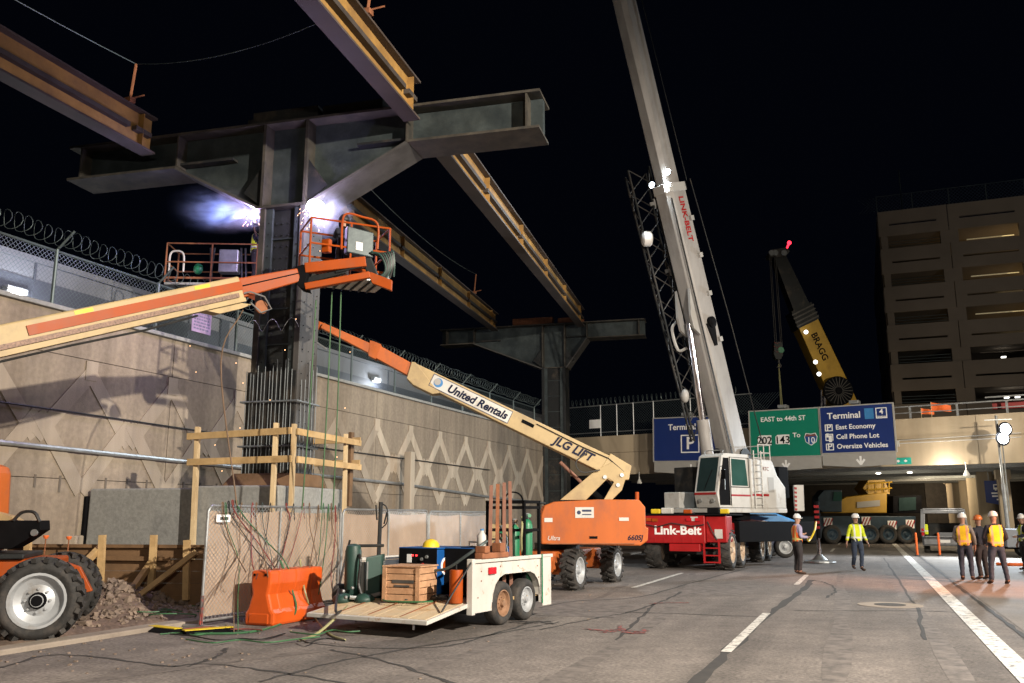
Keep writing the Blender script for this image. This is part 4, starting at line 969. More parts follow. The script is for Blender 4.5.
m = MB(); m.box(-1.12, 1.12, .155, .17, 0, .003, BT(s0, .005, .213)); m.box(-1.12, 1.12, -.17, -.155, 0, .003, BT(s0, .005, .213)); m.box(-1.12, -1.105, -.155, .155, 0, .003, BT(s0, .005, .213)); m.box(1.105, 1.12, -.155, .155, 0, .003, BT(s0, .005, .213)); T.part('name_board_edge', m, 'truck_blue', de) if False else T.part('board_border', m, 'truck_blue', bo)
T.text('lettering', 'United Rentals', .285, BT(s0 - .19, -.005, .2165), 'ink_blue', bo, bold=.035, shear=.2, stretch=.98)
m = MB(); q = BT(s0 + .92, .005, .2135); m.lathe(q.translation, sd, [(0, .12), (.003, .12)], 20); T.part('logo', m, 'truck_sky', bo)
m = MB(); q = BT(s0 + .95, .02, .218); m.lathe(q.translation, sd, [(0, .085), (.003, .085)], 20); T.part('logo', m, 'sign_grey', bo)
T.text('lettering', 'JLG LIFT', .30, BT(Lb * .235, -.02, .208), 'ink_blue', bo, bold=.035, shear=.25)
m = MB(); m.box(-.17, .17, -.05, .04, 0, .006, BT(Lb * .455, .07, .203)); T.part('slot', m, 'black', bo)
m = MB(); m.path([A + d * (Lb * .42) + u * .15 + sd * .215, A + d * (Lb * .2) + u * .13 + sd * .215, A + d * .5 + u * .16 + sd * .215, A + d * .0 + u * .02 + sd * .22], .014, 5); T.part('cable', m, 'hose_black', bo)
m = MB(); m.tube(dp(604, 502, 22.8), dp(582, 483, 22.75), .09, 10); T.part('lift_cylinder', m, 'black')
m = MB(); m.tube(dp(583, 484, 22.75), dp(560, 462, 22.7), .045, 10); T.part('cylinder_rod', m, 'rust_pink')
m = MB(); m.path(smooth_pts([dp(588, 452, 22.4), dp(576, 462, 22.4), dp(582, 472, 22.4), dp(600, 470, 22.4)], 6), .018, 5); T.part('hose', m, 'hose_black')
m = MB(); m.tube(dp(637, 500, 22.5), dp(637, 492, 22.5), .05, 8); T.part('beacon', m, 'orange')
# its basket behind the near pier
zf = dp(205, 284, 22.4).z; o = dp(164, 286, 22.2); o.z = zf
u2 = (RT + HD * .05).normalized(); v2 = V((-u2.y, u2.x, 0))
PB2 = lift_basket(T, o, u2, v2, 2.35, .95, 1.06, 'rusty', 'grey_concrete')
E2b = PB2(1.9, .5, -.1); m = MB(); m.beam(E2 + d * .05, dp(300, 318, 22.3), .14, .2); m.beam(dp(300, 318, 22.3), E2b, .12, .16); T.part('jib', m, 'lift_orange')
m = MB(); m.hexa([PB2(a, b, c) for c in (.3, .92) for a, b in ((1.35, .02), (1.85, .02), (1.85, .3), (1.35, .3))]); T.part('control_console', m, 'galv', bevel=.02)
m = MB(); m.path(smooth_pts([PB2(.08, .05, .3), PB2(.08, .05, .75), PB2(.2, .05, .86), PB2(.42, .05, .78), PB2(.45, .05, .3)], 5), .025, 6); T.part('gate_bar', m, 'white_paint')
m = MB(); m.sphere(PB2(.75, .3, .45), .14, (1, .7, 1.1)); T.part('tool_bag', m, 'gas_green', smooth=True)
for a in (1.1, 1.15, 1.95, 2.05):
    m = MB(); m.tube(PB2(a, .2, .1), PB2(a + rnd.uniform(-.1, .1), .25, 1.02), .03, 6); T.part('hose', m, 'hose_black')
# ================================================================== WHITE TELESCOPIC CRANE
az = -R(4)                                    # Blender z rotation of the carrier
CO = V((-5.78, 30.3, 0))
T = Thing('mobile_crane', 'red and white telescopic mobile crane with tall raised boom and stowed lattice jib', 'crane', CO, az, None, True)
loc = T.M
def cbox(x0, x1, y0, y1, z0, z1):
    m = MB(); m.box(x0, x1, y0, y1, z0, z1, loc); return m
fwl = loc.to_3x3()
for sx in (1, -1):
    for yy in (.85, 2.5, 6.6, 8.2): wheel(T, LP(sx * 1.18, yy, .66), fwl @ V((sx, 0, 0)), .66, .54 if yy < 3 else .46, 'rim_cream', .6, 14, .03)
T.part('carrier', cbox(-1.45, .72, 0, .5, .88, 1.8), 'crane_red', bevel=.03)
T.part('carrier_bed', cbox(-1.3, 1.3, .52, 10.2, .9, 1.55), 'crane_red', bevel=.03)
T.part('corner_cabinet', cbox(.73, 1.42, .1, 1.0, .92, 1.78), 'crane_red', bevel=.03)
T.part('deck_plate', cbox(-1.48, 1.45, -.03, 10.2, 1.801, 1.86), 'black', bevel=.01)
T.part('bumper', cbox(-.5, .55, -.08, .3, .62, .87), 'crane_red', bevel=.02)
T.part('axle', cbox(-.9, .9, .7, 1.0, .5, .78), 'steel_dark'); T.part('axle', cbox(-.9, .9, 2.35, 2.65, .5, .78), 'steel_dark')
m = MB()
for x in (.66, 1.16): m.box(x - .03, x + .03, .0, .07, .25, .95, loc)
for z in (.28, .5, .74): m.box(.69, 1.13, .0, .07, z - .02, z + .02, loc)
T.part('ladder', m, 'crane_red')
T.text('lettering', 'Link-Belt', .40, loc @ Matrix.Translation((-.22, -.004, 1.3)) @ Matrix.Rotation(R(90), 4, 'X'), 'sign_white', bold=.03, stretch=1.12)
for x in (-1.2, -.98, .2, .5):
    m = cbox(x - .09, x + .09, -.045, -.032, 1.62, 1.72) if x != -.98 else cbox(x - .1, x + .1, -.045, -.032, 1.6, 1.7); T.part('marker_lamp', m, 'orange' if x < 0 else 'red_lens')
T.part('decal', cbox(.25, .5, -.01, -.002, 1.62, 1.76), 'white_paint'); T.part('decal', cbox(1.02, 1.28, .085, .098, 1.05, 1.35), 'white_paint')
m = MB()
for k in range(6): m.box(-1.35 + .32 * k, -1.3 + .32 * k, -.012, -.002, .9, 1.05, loc)
T.part('rib', m, 'crane_red')
# outrigger beam to the right with its jack and float
m = MB(); m.beam(LP(1.3, 1.9, 1.25), dp(812, 531, 35.2), .4, .72); T.part('outrigger_beam', m, 'black', bevel=.02)
j = dp(818, 531, 35.2); m = MB(); m.tube((j.x, j.y, .95), (j.x, j.y, 2.35), .12, 10); T.part('outrigger_jack', m, 'black')
m = MB(); m.tube((j.x, j.y, .2), (j.x, j.y, 1.0), .075, 10); T.part('jack_rod', m, 'chrome')
m = MB(); m.lathe((j.x, j.y, .02), UZ, [(0, .6), (.06, .58), (.1, .3), (.3, .1)], 20); T.part('jack_float', m, 'galv')
m = MB()
for k in range(5): T.part('warning_stripe', MB().box(j.x - .09, j.x + .09, j.y - .14, j.y - .125, 1.3 + .2 * k, 1.4 + .2 * k), 'crane_red')
T.part('outrigger_beam', cbox(-3.4, -1.3, 3.6, 4.1, .95, 1.5), 'black')
for x, y, z, s_, mt in ((-1.0, .2, 1.86, .16, 'yellow_plastic'), (-.62, .3, 1.86, .2, 'white_paint'), (.1, .25, 1.86, .14, 'orange'), (.95, .4, 1.86, .2, 'black'), (1.2, .9, 1.86, .16, 'yellow_plastic')):
    m = MB(); m.box(x - s_, x + s_, y - s_ * .6, y + s_ * .6, z + .002, z + s_, loc); T.part('deck_box', m, mt, bevel=.03)
m = MB(); m.path([LP(-1.3, -.06, 1.5), LP(-.9, -.08, 1.42), LP(-.4, -.07, 1.55), LP(.3, -.08, 1.45), LP(.72, -.06, 1.5)], .018, 5); T.part('hydraulic_line', m, 'hose_black')
m = MB(); m.path([LP(.8, .06, 1.6), LP(.95, .0, 1.3), LP(1.1, .06, 1.0)], .02, 5); T.part('hydraulic_line', m, 'hose_black')
# superstructure: faces the camera and to the left
fwd = V((-.486, -.873, 0)).normalized(); lft = V((-fwd.y, fwd.x, 0)); lft = lft if lft.dot(RT) > 0 else -lft   # lft: its cab side, to the right in view
SC = dp(717, 505, 33.2); SC.z = 1.9
def SP(f, s, z): return SC + fwd * f + lft * s + UZ * z
def sbox(f0, f1, s0, s1, z0, z1):
    m = MB(); m.hexa([SP(f, s, z) for z in (z0, z1) for f, s in ((f0, s0), (f1, s0), (f1, s1), (f0, s1))]); return m
T.part('turntable_deck', sbox(-2.5, 1.5, -1.35, 1.32, 0, .16), 'white_paint', bevel=.02)
m = MB(); m.lathe(SP(-.3, 0, -.05), UZ, [(-.2, 1.0), (.05, 1.0)], 28); T.part('slew_ring', m, 'black')
# cab on the right of the view: two open glazed sides
cf, cb, c0, c1 = 1.55, -.25, .32, 1.32
def cpoly(name, pts, mat, **k):
    m = MB(); m.face([SP(*p) for p in pts]); return T.part(name, m, mat, **k)
m = MB(); m.prism([SP(cf, c0, .18), SP(cf + .12, c0, .62), SP(cf - .22, c0, 1.98), SP(cf - .4, c0, 2.08), SP(cb, c0, 2.08), SP(cb, c0, .18)], lft * (c1 - c0)); cab = T.part('cab', m, 'white_paint', bevel=.05)
cpoly('windscreen', [(cf + .105, c0 + .08, .74), (cf + .105, c1 - .1, .74), (cf - .205, c1 - .1, 1.94), (cf - .205, c0 + .08, 1.94)], 'glass', under=cab, normals=False)
cab.modifiers.clear()
ys = c1 + .004
cpoly('door_opening', [(cf - .02, ys, .26), (cf - .62, ys, .26), (cf - .62, ys, 1.92), (cf - .30, ys, 1.92), (cf + .0, ys, .75)], 'black', under=cab, normals=False)
cpoly('side_window', [(cf - .75, ys, .95), (cb + .12, ys, .95), (cb + .22, ys, 1.88), (cf - .75, ys, 1.9)], 'glass_green', under=cab, normals=False)
m = MB(); m.hexa([SP(f, s, z) for z in (.58, .64) for f, s in ((cf - .66, c1 + .002), (cf - .66, c1 + .012), (cb, c1 + .012), (cb, c1 + .002))]); T.part('red_stripe', m, 'crane_red', cab)
m = MB(); m.hexa([SP(f, s, z) for z in (.62, .7) for f, s in ((cf + .118, c0 + .02), (cf + .14, c0 + .02), (cf + .14, c1 - .05), (cf + .118, c1 - .05))]); T.part('red_stripe', m, 'crane_red', cab)
for s in (c0 + .22, c1 - .22):
    m = MB(); m.lathe(SP(cf + .06, s, .42), fwd, [(0, .07), (.06, .07)], 12); T.part('headlamp', m, 'galv', cab)
m = MB(); m.beam(SP(cf + .1, .75, .8), SP(cf - .08, 1.0, 1.5), .015, .02); T.part('wiper', m, 'black', cab)
m = MB(); m.path([SP(cf - .1, c1 + .02, 1.6), SP(cf + .05, c1 + .25, 1.6), SP(cf + .05, c1 + .25, 1.45)], .015, 5); m.hexa([SP(cf + .04 + a, c1 + .17 + b_, 1.15 + c_) for c_ in (0, .32) for a, b_ in ((0, 0), (.03, 0), (.03, .17), (0, .17))]); T.part('mirror', m, 'black', cab)
m = MB(); m.path([SP(cf - .66, c1 + .006, .25), SP(cf - .66, c1 + .006, 1.95), SP(cb + .05, c1 + .006, 1.95), SP(cb + .05, c1 + .006, .9), SP(cf - .66, c1 + .006, .9)], .018, 5); T.part('window_seal', m, 'black', cab)
m = MB(); m.sphere(SP(.9, .8, 2.18), .13, (1, 1, .9)); T.part('work_lamp', m, 'black', cab)
m = MB(); m.path([SP(1.1, c0 + .1, 2.09), SP(1.1, c0 + .1, 2.2), SP(1.1, c1 - .1, 2.2), SP(1.1, c1 - .1, 2.09)], .018, 5); T.part('roof_bar', m, 'galv', cab)
m = MB(); m.path([SP(cf - .3, c1 + .03, .8), SP(cf - .3, c1 + .05, 1.5)], .015, 5); T.part('handle', m, 'galv', cab)
# engine house and winch frame behind the cab
m = MB(); m.prism([SP(-.35, -1.2, .16), SP(-.35, -1.2, 1.95), SP(-1.7, -1.2, 1.95), SP(-1.85, -1.2, 1.7), SP(-2.0, -1.2, 1.4), SP(-2.5, -1.2, .95), SP(-2.5, -1.2, .16)][::-1], lft * 2.5); T.part('engine_house', m, 'white_paint', bevel=.04)
m = MB(); m.hexa([SP(f, 1.305, z) for z in (.6, .68) for f in (-.36, -1.6)] * 2) if False else m.hexa([SP(f, s, z) for z in (.6, .68) for f, s in ((-.4, 1.302), (-.4, 1.312), (-1.4, 1.312), (-1.4, 1.302))]); T.part('red_stripe', m, 'crane_red')
m = MB(); m.hexa([SP(f, s, z) for z in (.75, 1.3) for f, s in ((-1.4, 1.303), (-1.4, 1.309), (-1.75, 1.309), (-1.75, 1.303))]); T.part('grille', m, 'sign_grey')
T.text('lettering', 'RTC', .2, face_frame(SP(-1.3, 1.304, 1.6), -fwd, UZ), 'red_paint', bold=.0, depth=.003)
m = MB()
for f in (-.5, -.95):
    m.tube(SP(f, 1.36, .15), SP(f, 1.36, 2.25), .025, 6)
for k in range(8): m.tube(SP(-.5, 1.36, .3 + .24 * k), SP(-.95, 1.36, .3 + .24 * k), .02, 5)
T.part('ladder', m, 'white_paint')
m = MB(); pts = [(-.95, 1.25), (-1.3, 1.25), (-1.68, 1.25), (-1.68, .2)]
for f, s in pts: m.tube(SP(f, s, 1.9), SP(f, s, 2.5), .022, 6)
for z in (2.2, 2.5):
    for a, b in zip(pts, pts[1:]): m.tube(SP(a[0], a[1], z), SP(b[0], b[1], z), .022, 6)
T.part('hand_rail', m, 'white_paint')
m = MB(); m.lathe(SP(-1.3, -.6, 2.1), lft, [(0, .32), (.06, .32), (.061, .22), (1.0, .22), (1.001, .32), (1.06, .32)], 20); T.part('winch', m, 'steel_dark')
m = MB(); m.hexa([SP(f, s, z) for z in (.55, 1.75) for f, s in ((-2.55, -1.25), (-3.2, -1.25), (-3.2, 1.0), (-2.55, 1.0))]); T.part('counterweight', m, 'black', bevel=.04)
m = MB(); q = [dp(x, y, 33.6) for x, y in ((794, 485), (803.5, 485), (804.5, 511), (795.5, 511))]; m.prism(q, HD * .15); T.part('warning_panel', m, 'white_paint')
m = MB()
for k in range(6):
    a = dp(794.3 + .1 * k, 487 + 4.2 * k, 33.57); m.prism([a, a + RT * .1 + UZ * -.02, a + RT * .08 - UZ * .1, a - UZ * .07], HD * .02)
T.part('warning_stripe', m, 'crane_red')
T.part('hydraulic_tank', sbox(.2, 1.4, -1.34, -.6, .17, .75), 'white_paint', bevel=.03)
T.part('radiator_housing', sbox(-1.6, .6, -1.5, -.6, .17, 1.7), 'steel_dark', bevel=.03)
# boom: pitch solved so that it passes where the photo shows it
foot = SP(-1.3, -.05, 1.35)
def boom_dir(el): return (fwd * math.cos(el) + UZ * math.sin(el)).normalized()
lo, hi = R(50), R(89)
for _ in range(40):
    mid = (lo + hi) / 2; t_ = 1.0
    for _ in range(60):
        x, y = proj(foot + boom_dir(mid) * t_)
        if y < 100 or t_ > 40: break
        t_ += .4
    if x < 645.5: lo = mid
    else: hi = mid
bd = boom_dir(mid); bs = lft; bu = bd.cross(bs).normalized(); bu = bu if bu.dot(fwd) < 0 else -bu      # bu: top side (away)
def at_y(yy):
    t_ = 0.0
    while t_ < 45 and proj(foot + bd * t_)[1] > yy: t_ += .05
    return t_
def bsec(t0, t1, wd, h, chamfer=.22, off=0.0):
    m = MB(); cc = chamfer
    pr = [(-wd / 2, h / 2), (wd / 2, h / 2), (wd / 2, -h / 2 + cc * h), (wd / 2 - cc * wd, -h / 2), (-wd / 2 + cc * wd, -h / 2), (-wd / 2, -h / 2 + cc * h)]
    m.prism([foot + bd * t0 + bs * (x + off) + bu * z for x, z in pr], bd * (t1 - t0)); return m
tA = at_y(188)
print('boom pitch', math.degrees(mid), 'base section', tA, 'D', (foot + bd * tA - O).dot(HD))
bo = T.part('boom', bsec(-.6, tA, .86, 1.0), 'boom_grey', bevel=.02)
T.part('boom_section', bsec(tA, tA + 8.5, .66, .76), 'boom_grey', bevel=.02)
T.part('boom_section', bsec(tA + 8.5, tA + 20, .56, .66), 'boom_grey', bevel=.02)
T.part('boom_collar', bsec(tA - .25, tA + .08, .94, 1.08), 'boom_white', bo, bevel=.01)
m = MB(); m.hexa([foot + bd * t_ + bs * s_ + bu * z_ for s_ in (.432, .442) for t_, z_ in ((1.0, -.5), (1.0, -.42), (tA - .5, -.42), (tA - .5, -.5))]); T.part('boom_seam', m, 'steel_dark', bo)
tB = at_y(222); T.text('lettering', 'LINK-BELT', .38, face_frame(foot + bd * tB + bs * .434 + bu * .1, -bd, bu), 'crane_red', bo, bold=.03, stretch=1.0)
for yy in (225, 262, 300, 345):
    t_ = at_y(yy); m = MB(); m.hexa([foot + bd * (t_ + a) + bs * s_ + bu * (z_) for s_ in (.43, .54) for a, z_ in ((0, .3), (.18, .3), (.18, .48), (0, .48))]); T.part('rope_guide', m, 'boom_white', bo)
t_ = at_y(325); m = MB(); m.lathe(foot + bd * t_ + bs * .43 + bu * .1, bs, [(0, .22), (.12, .22), (.16, .12)], 16); m.hexa([foot + bd * (t_ + a) + bs * s_ + bu * z_ for s_ in (.43, .49) for a, z_ in ((-.9, .0), (-.9, .15), (.0, .3), (.0, -.2))]); T.part('hose_reel', m, 'black', bo)
# lift cylinder under the boom
cy0 = foot + fwd * 1.45 - UZ * .55; t_ = at_y(322); cy1 = foot + bd * t_ - bu * .62; cd_ = (cy1 - cy0)
m = MB(); m.tube(cy0, cy0 + cd_ * .42, .24, 16); T.part('cylinder_barrel', m, 'boom_grey', smooth=True)
m = MB(); m.tube(cy0 + cd_ * .42, cy1, .13, 16); T.part('cylinder_rod', m, 'chrome', smooth=True)
for s_ in (-.36, .26):
    m = MB(); m.prism([foot + bd * (t_ + a) - bu * b_ + bs * s_ for a, b_ in ((-.5, .55), (-.2, .85), (.3, .85), (1.3, .56))], bs * .1); T.part('cylinder_lug', m, 'boom_white', bo)
# three work lamps on the boom
for px, py in ((652, 185), (668, 172), (668, 185)):
    t_ = at_y(py); D = (foot + bd * t_ - bu * .75 - O).dot(HD); p = dp(px, py, D)
    m = MB(); m.lathe(p + fwd * -.12, fwd, [(0, .05), (.06, .11), (.12, .125)], 16); hs = T.part('boom_lamp', m, 'black')
    m = MB(); m.lathe(p, fwd, [(.001, .11), (.03, .11)], 16); T.part('lens', m, 'lamp_crane', hs)
    lamp('boom_lamp_light', 'SPOT', p + fwd * .1, 900, (.8, .92, 1), .12, p + fwd * 3 - UZ * 6, 120, .8)
# rope down the right side
m = MB(); m.path([foot + bd * (tA + .1) + bs * .75 + bu * .5, foot + bd * (tA * .55) + bs * .95 + bu * .6, foot + bd * .9 + bs * .9 + bu * .9], .02, 5); T.part('hoist_rope', m, 'steel_dark')
m = MB(); m.path([foot + bd * (tA + 20) + bs * .33 + bu * .5, foot + bd * (tA + .1) + bs * .5 + bu * .62], .018, 5); T.part('hoist_rope', m, 'steel_dark')
# lattice jib stowed along the boom's far side
ja, jb = dp(637, 172, 33.2), dp(700, 440, 33.6); jd = (jb - ja).normalized(); jx = V(RT); jx = (jx - jd * jx.dot(jd)).normalized(); jy = jd.cross(jx)
Lj = (jb - ja).length; wj = .42
cor = [(-1, -1), (1, -1), (1, 1), (-1, 1)]
def JP(t_, c_): k = wj * (1 - .35 * t_); return ja + jd * (Lj * t_) + jx * (c_[0] * k) + jy * (c_[1] * k)
for c_ in cor:
    m = MB(); m.tube(JP(0, c_), JP(1, c_), .045, 6); T.part('jib_chord', m, 'steel_dark')
m = MB(); nb = 15
for k in range(nb):
    for a, b_ in zip(cor, cor[1:] + cor[:1]):
        p, q = (a, b_) if k % 2 else (b_, a); m.tube(JP(k / nb, p), JP((k + 1) / nb, q), .022, 5)
T.part('jib_lacing', m, 'steel_grey')
for t_ in (.12, .38, .62):
    q = JP(t_, (1, -1)); m = MB(); m.beam(q - jx * .1, q + jx * .5, .1, .14); m.beam(q + jx * .1 - jd * .2, q + jx * .1 + jd * .2, .08, .08); T.part('jib_bracket', m, 'boom_white')
q = dp(647, 239, 32.6); m = MB(); m.lathe(q - RT * .2, RT, [(0, .2), (.08, .3), (.32, .3), (.4, .2)], 16); T.part('jib_sheave', m, 'hat_white', smooth=True)
q = dp(685, 396, 33.0); m = MB(); m.sphere(q, .2, (.8, .8, 1.3)); T.part('hook_ball', m, 'boom_white', smooth=True)
m = MB(); m.path(smooth_pts([dp(676, 322, 33), dp(672, 330, 33), dp(678, 350, 33), dp(687, 348, 33)], 4), .06, 6); T.part('jib_latch', m, 'boom_white')
# ================================================================== BLUE TRUCK behind the outrigger
q = gp(783, 557); T = Thing('flatbed_truck', 'blue and white truck parked behind the crane outrigger beam', 'truck', (q.x - .2, q.y, 0), R(-68), None); loc = T.M
# local x: outward to the camera-right side; y: forward
for sx in (1, -1):
    for yy in (0, -4.6): wheel(T, (sx * 1.0, yy, .46), (sx, 0, 0), .46, .3, 'rim_grey', .58)
m = MB(); m.box(-.95, .95, -6, .6, .5, 1.0); T.part('chassis', m, 'truck_blue', bevel=.03)
m = MB(); m.prism([(-1.1, -2.0, 1.0), (-1.1, .75, 1.0), (-1.1, .8, 1.5), (-1.1, -.4, 1.95), (-1.1, -2.0, 2.25)], (2.2, 0, 0)); T.part('hood', m, 'truck_sky', bevel=.08)
m = MB(); m.prism([(1.104, -1.9, 1.25), (1.104, .3, 1.25), (1.104, -.1, 1.5), (1.104, -1.9, 1.7)], (.01, 0, 0)); T.part('white_flash', m, 'white_paint')
m = MB(); m.prism([(-1.05, -4.2, 1.0), (-1.05, -2.02, 1.0), (-1.05, -2.02, 2.3), (-1.05, -2.5, 2.9), (-1.05, -4.2, 2.95)], (2.1, 0, 0)); T.part('cab', m, 'truck_blue', bevel=.05)
m = MB(); m.box(-1.1, 1.1, -6.4, -4.25, 1.05, 1.2); T.part('flatbed', m, 'steel_dark')
m = MB(); m.box(1.0, 1.12, -3.4, -.9, .45, .95); T.part('side_box', m, 'truck_blue', bevel=.02)
m = MB(); m.face([(1.06, -3.9, 2.0), (1.06, -2.6, 2.0), (1.06, -2.75, 2.7), (1.06, -3.9, 2.75)]); T.part('side_window', m, 'glass', normals=False)
# ================================================================== FAR YELLOW CRANE
DD = 60
T = Thing('mobile_crane', 'far yellow mobile crane behind the overpass with its boom raised above the signs', 'crane', gp(865, 548), YAW, None, True)
def FP(x, y, D=DD): return dp(x, y, D)
def fplate(name, pts, th, mat, D=DD, **k):
    m = MB(); m.prism([dp(x, y, D) for x, y in pts], HD * th); return T.part(name, m, mat, **k)
fplate('carrier', ((800, 516), (916, 516), (916, 537), (800, 535)), 2.4, 'carrier_blue', bevel=.05)
for x in (812, 832, 870, 888, 906):
    c_ = dp(x, 540, DD - .1); wheel(T, (c_.x, c_.y, .62), -HD, .62, .4, 'carrier_blue', .55)
fplate('superstructure', ((846, 497), (887, 492), (887, 513), (822, 513), (836, 503)), 2.2, 'crane_yellow', bevel=.05)
fplate('cab', ((818, 508), (818, 497), (824, 490), (842, 490), (842, 512), (822, 512)), 1.2, 'carrier_blue', DD - .3, bevel=.04)
fplate('cab_window', ((834, 492), (842, 492), (842, 501), (833, 501)), .03, 'glass_green', DD - .36)
fplate('boom_foot', ((863, 488), (870, 478), (884, 478), (890, 494), (868, 494)), 1.6, 'crane_yellow', DD + .3)
fplate('nameplate', ((857, 502), (880, 500), (880, 506), (857, 508)), .03, 'sign_grey', DD - .06)
fplate('counterweight', ((893, 496), (922, 495), (922, 513), (893, 513)), 2.2, 'black', DD - .2, bevel=.04)
fplate('window', ((899, 498), (916, 497), (916, 510), (899, 511)), .03, 'glass', DD - .26)
m = MB()
for k in range(4): m.tube(dp(868 + 7 * k, 492, DD), dp(868 + 7 * k, 482, DD), .05, 5)
m.tube(dp(866, 484, DD), dp(892, 482, DD), .05, 5); m.tube(dp(866, 490, DD), dp(892, 488, DD), .05, 5); T.part('hand_rail', m, 'crane_yellow')
for x, y in ((828, 522), (866, 521), (892, 525), (910, 524)):
    m = MB(); p = dp(x, y, DD - .05); m.box(-.28, .28, -.28, .28, 0, .02, face_frame(p, RT, UZ)); w_ = T.part('warning_panel', m, 'sign_white')
    m = MB()
    for k in (-.2, 0, .2): m.beam(p + RT * (k - .12) - UZ * .24 - HD * .03, p + RT * (k + .12) + UZ * .24 - HD * .03, .01, .07, RT)
    T.part('stripe', m, 'crane_red', w_)
A, B, C_ = FP(849, 410, DD), FP(808, 322, DD - 1.5), FP(778, 252, DD - 3.0)
def bseg(a, b, w0, w1, name, mat, th=1.0, **k):
    m = MB(); d_ = (b - a).normalized(); x = d_.cross(HD).normalized()
    m.prism([a - x * w0 / 2, a + x * w0 / 2, b + x * w1 / 2, b - x * w1 / 2], HD * th); return T.part(name, m, mat, **k)
yb = bseg(A - (B - A) * .6, B, 1.75, 1.5, 'boom', 'crane_yellow', 1.3, bevel=.05)
bseg(B - (B - A) * .02, B + (C_ - B) * .22, 1.65, 1.55, 'boom_collar', 'steel_dark', 1.4)
bseg(B + (C_ - B) * .22, C_, 1.2, .8, 'boom_section', 'steel_dark', .9)
for k in range(4):
    q0 = B + (C_ - B) * (.01 + .055 * k); m = MB(); x = (B - A).normalized().cross(HD).normalized(); m.beam(q0 - x * .85 - HD * .03, q0 + x * .85 - HD * .03, .06, .1); T.part('collar_rib', m, 'steel_grey')
bdx = (B - A).normalized(); bpx = bdx.cross(HD).normalized(); bpx = bpx if bpx.dot(RT) > 0 else -bpx
q0 = A + (B - A) * .72 - HD * .02; T.text('lettering', 'BRAGG', .62, face_frame(q0, -bdx, bpx), 'black', yb, bold=.02)
m = MB(); m.lathe(A + (B - A) * .32 - HD * .02, -HD, [(0, .42), (.02, .42)], 20); lg = T.part('logo', m, 'truck_blue', yb); m = MB(); m.lathe(A + (B - A) * .32 - HD * .045, -HD, [(0, .26), (.02, .26)], 20); T.part('logo', m, 'truck_sky', yb)
m = MB(); c_ = dp(838, 391, DD - 1.2)
m.lathe(c_, -HD, [(0, 1.0), (.1, 1.0), (.12, .85), (.1, .3), (.2, .2)], 28)
T.part('cable_reel', m, 'black')
m = MB()
for k in range(22):
    a = 2 * math.pi * k / 22; m.beam(c_ - HD * .14 + (RT * math.cos(a) + UZ * math.sin(a)) * .25, c_ - HD * .14 + (RT * math.cos(a) + UZ * math.sin(a)) * .93, .03, .05, HD)
T.part('reel_spoke', m, 'steel_grey')
for x, y in ((819, 374), (815.5, 362), (806, 332)):
    m = MB(); p = dp(x, y, DD - 1.8); m.sphere(p, .14); T.part('boom_light', m, 'lamp_far')
m = MB(); m.tube(dp(824, 420, DD - 1), dp(824, 396, DD - 1), .16, 8); m.tube(dp(821, 420, DD - 1), dp(821, 390, DD - 1), .1, 8); T.part('lift_cylinder', m, 'chrome')
H_ = dp(779, 250, DD - 3.1)
m = MB(); m.prism([dp(x, y, DD - 3.1) for x, y in ((769, 253), (772, 249.5), (786, 247.5), (790, 251), (786, 256), (776, 257), (770, 256.5))], HD * .9); T.part('boom_head', m, 'steel_grey')
for x in (771.5, 775, 784):
    m = MB(); m.lathe(dp(x, 253, DD - 3.2), -HD, [(0, .2), (.08, .2)], 12); T.part('sheave', m, 'galv')
m = MB(); m.tube(dp(787, 248, DD - 3), dp(788.5, 244.5, DD - 3), .06, 6); T.part('light_stem', m, 'red_lit')
m = MB(); m.sphere(dp(789.3, 242.8, DD - 3), .14); T.part('warning_light', m, 'red_lit')
for x0, x1 in ((769.3, 774.8), (770.6, 776.5), (774.0, 780.5), (775.5, 782)):
    m = MB(); m.tube(dp(x0, 254, DD - 3.2), dp(x1, 343, DD - 3.2), .024, 4); T.part('hoist_rope', m, 'steel_grey')
hk = Thing('hook_block', 'crane hook block with red and white chevrons hanging left of the yellow boom', 'hook block', dp(778.5, 361, DD - 3.2), 0, None, True)
m = MB(); m.prism([dp(x, y, DD - 3.3) for x, y in ((774.5, 342), (782.5, 342), (783, 355), (781, 359), (776, 359), (774, 354))], HD * .5); hk.part('block', m, 'steel_dark')
m = MB()
for k in range(3):
    for sx, x in ((-1, 777), (1, 777)):
        a = dp(x, 344 + 4.2 * k, DD - 3.34); m.beam(a, a + RT * sx * .2 + UZ * .14, .02, .09, HD)
hk.part('chevron', m, 'red_paint')
m = MB(); m.lathe(dp(781, 350, DD - 3.32), -HD, [(0, .2), (.04, .2)], 14); hk.part('sheave', m, 'gas_green')
m = MB(); q = dp(778.6, 359, DD - 3.05); m.path([q, q - UZ * .25, q - UZ * .45 + RT * .12, q - UZ * .6 + RT * .02, q - UZ * .5 - RT * .12], .06, 6); hk.part('hook', m, 'steel_grey')
for k, (x1) in enumerate((782, 784.5)):
    b = MB(); b.path([dp(778.6, 364, DD - 3.05), dp(x1, 430, DD - 3.05)], .035, 4)
    solo('sling', 'pale rigging sling hanging from the far hook block down behind the signs', 'sling', b, 'hose_yellow', 'slings below the far hook block')
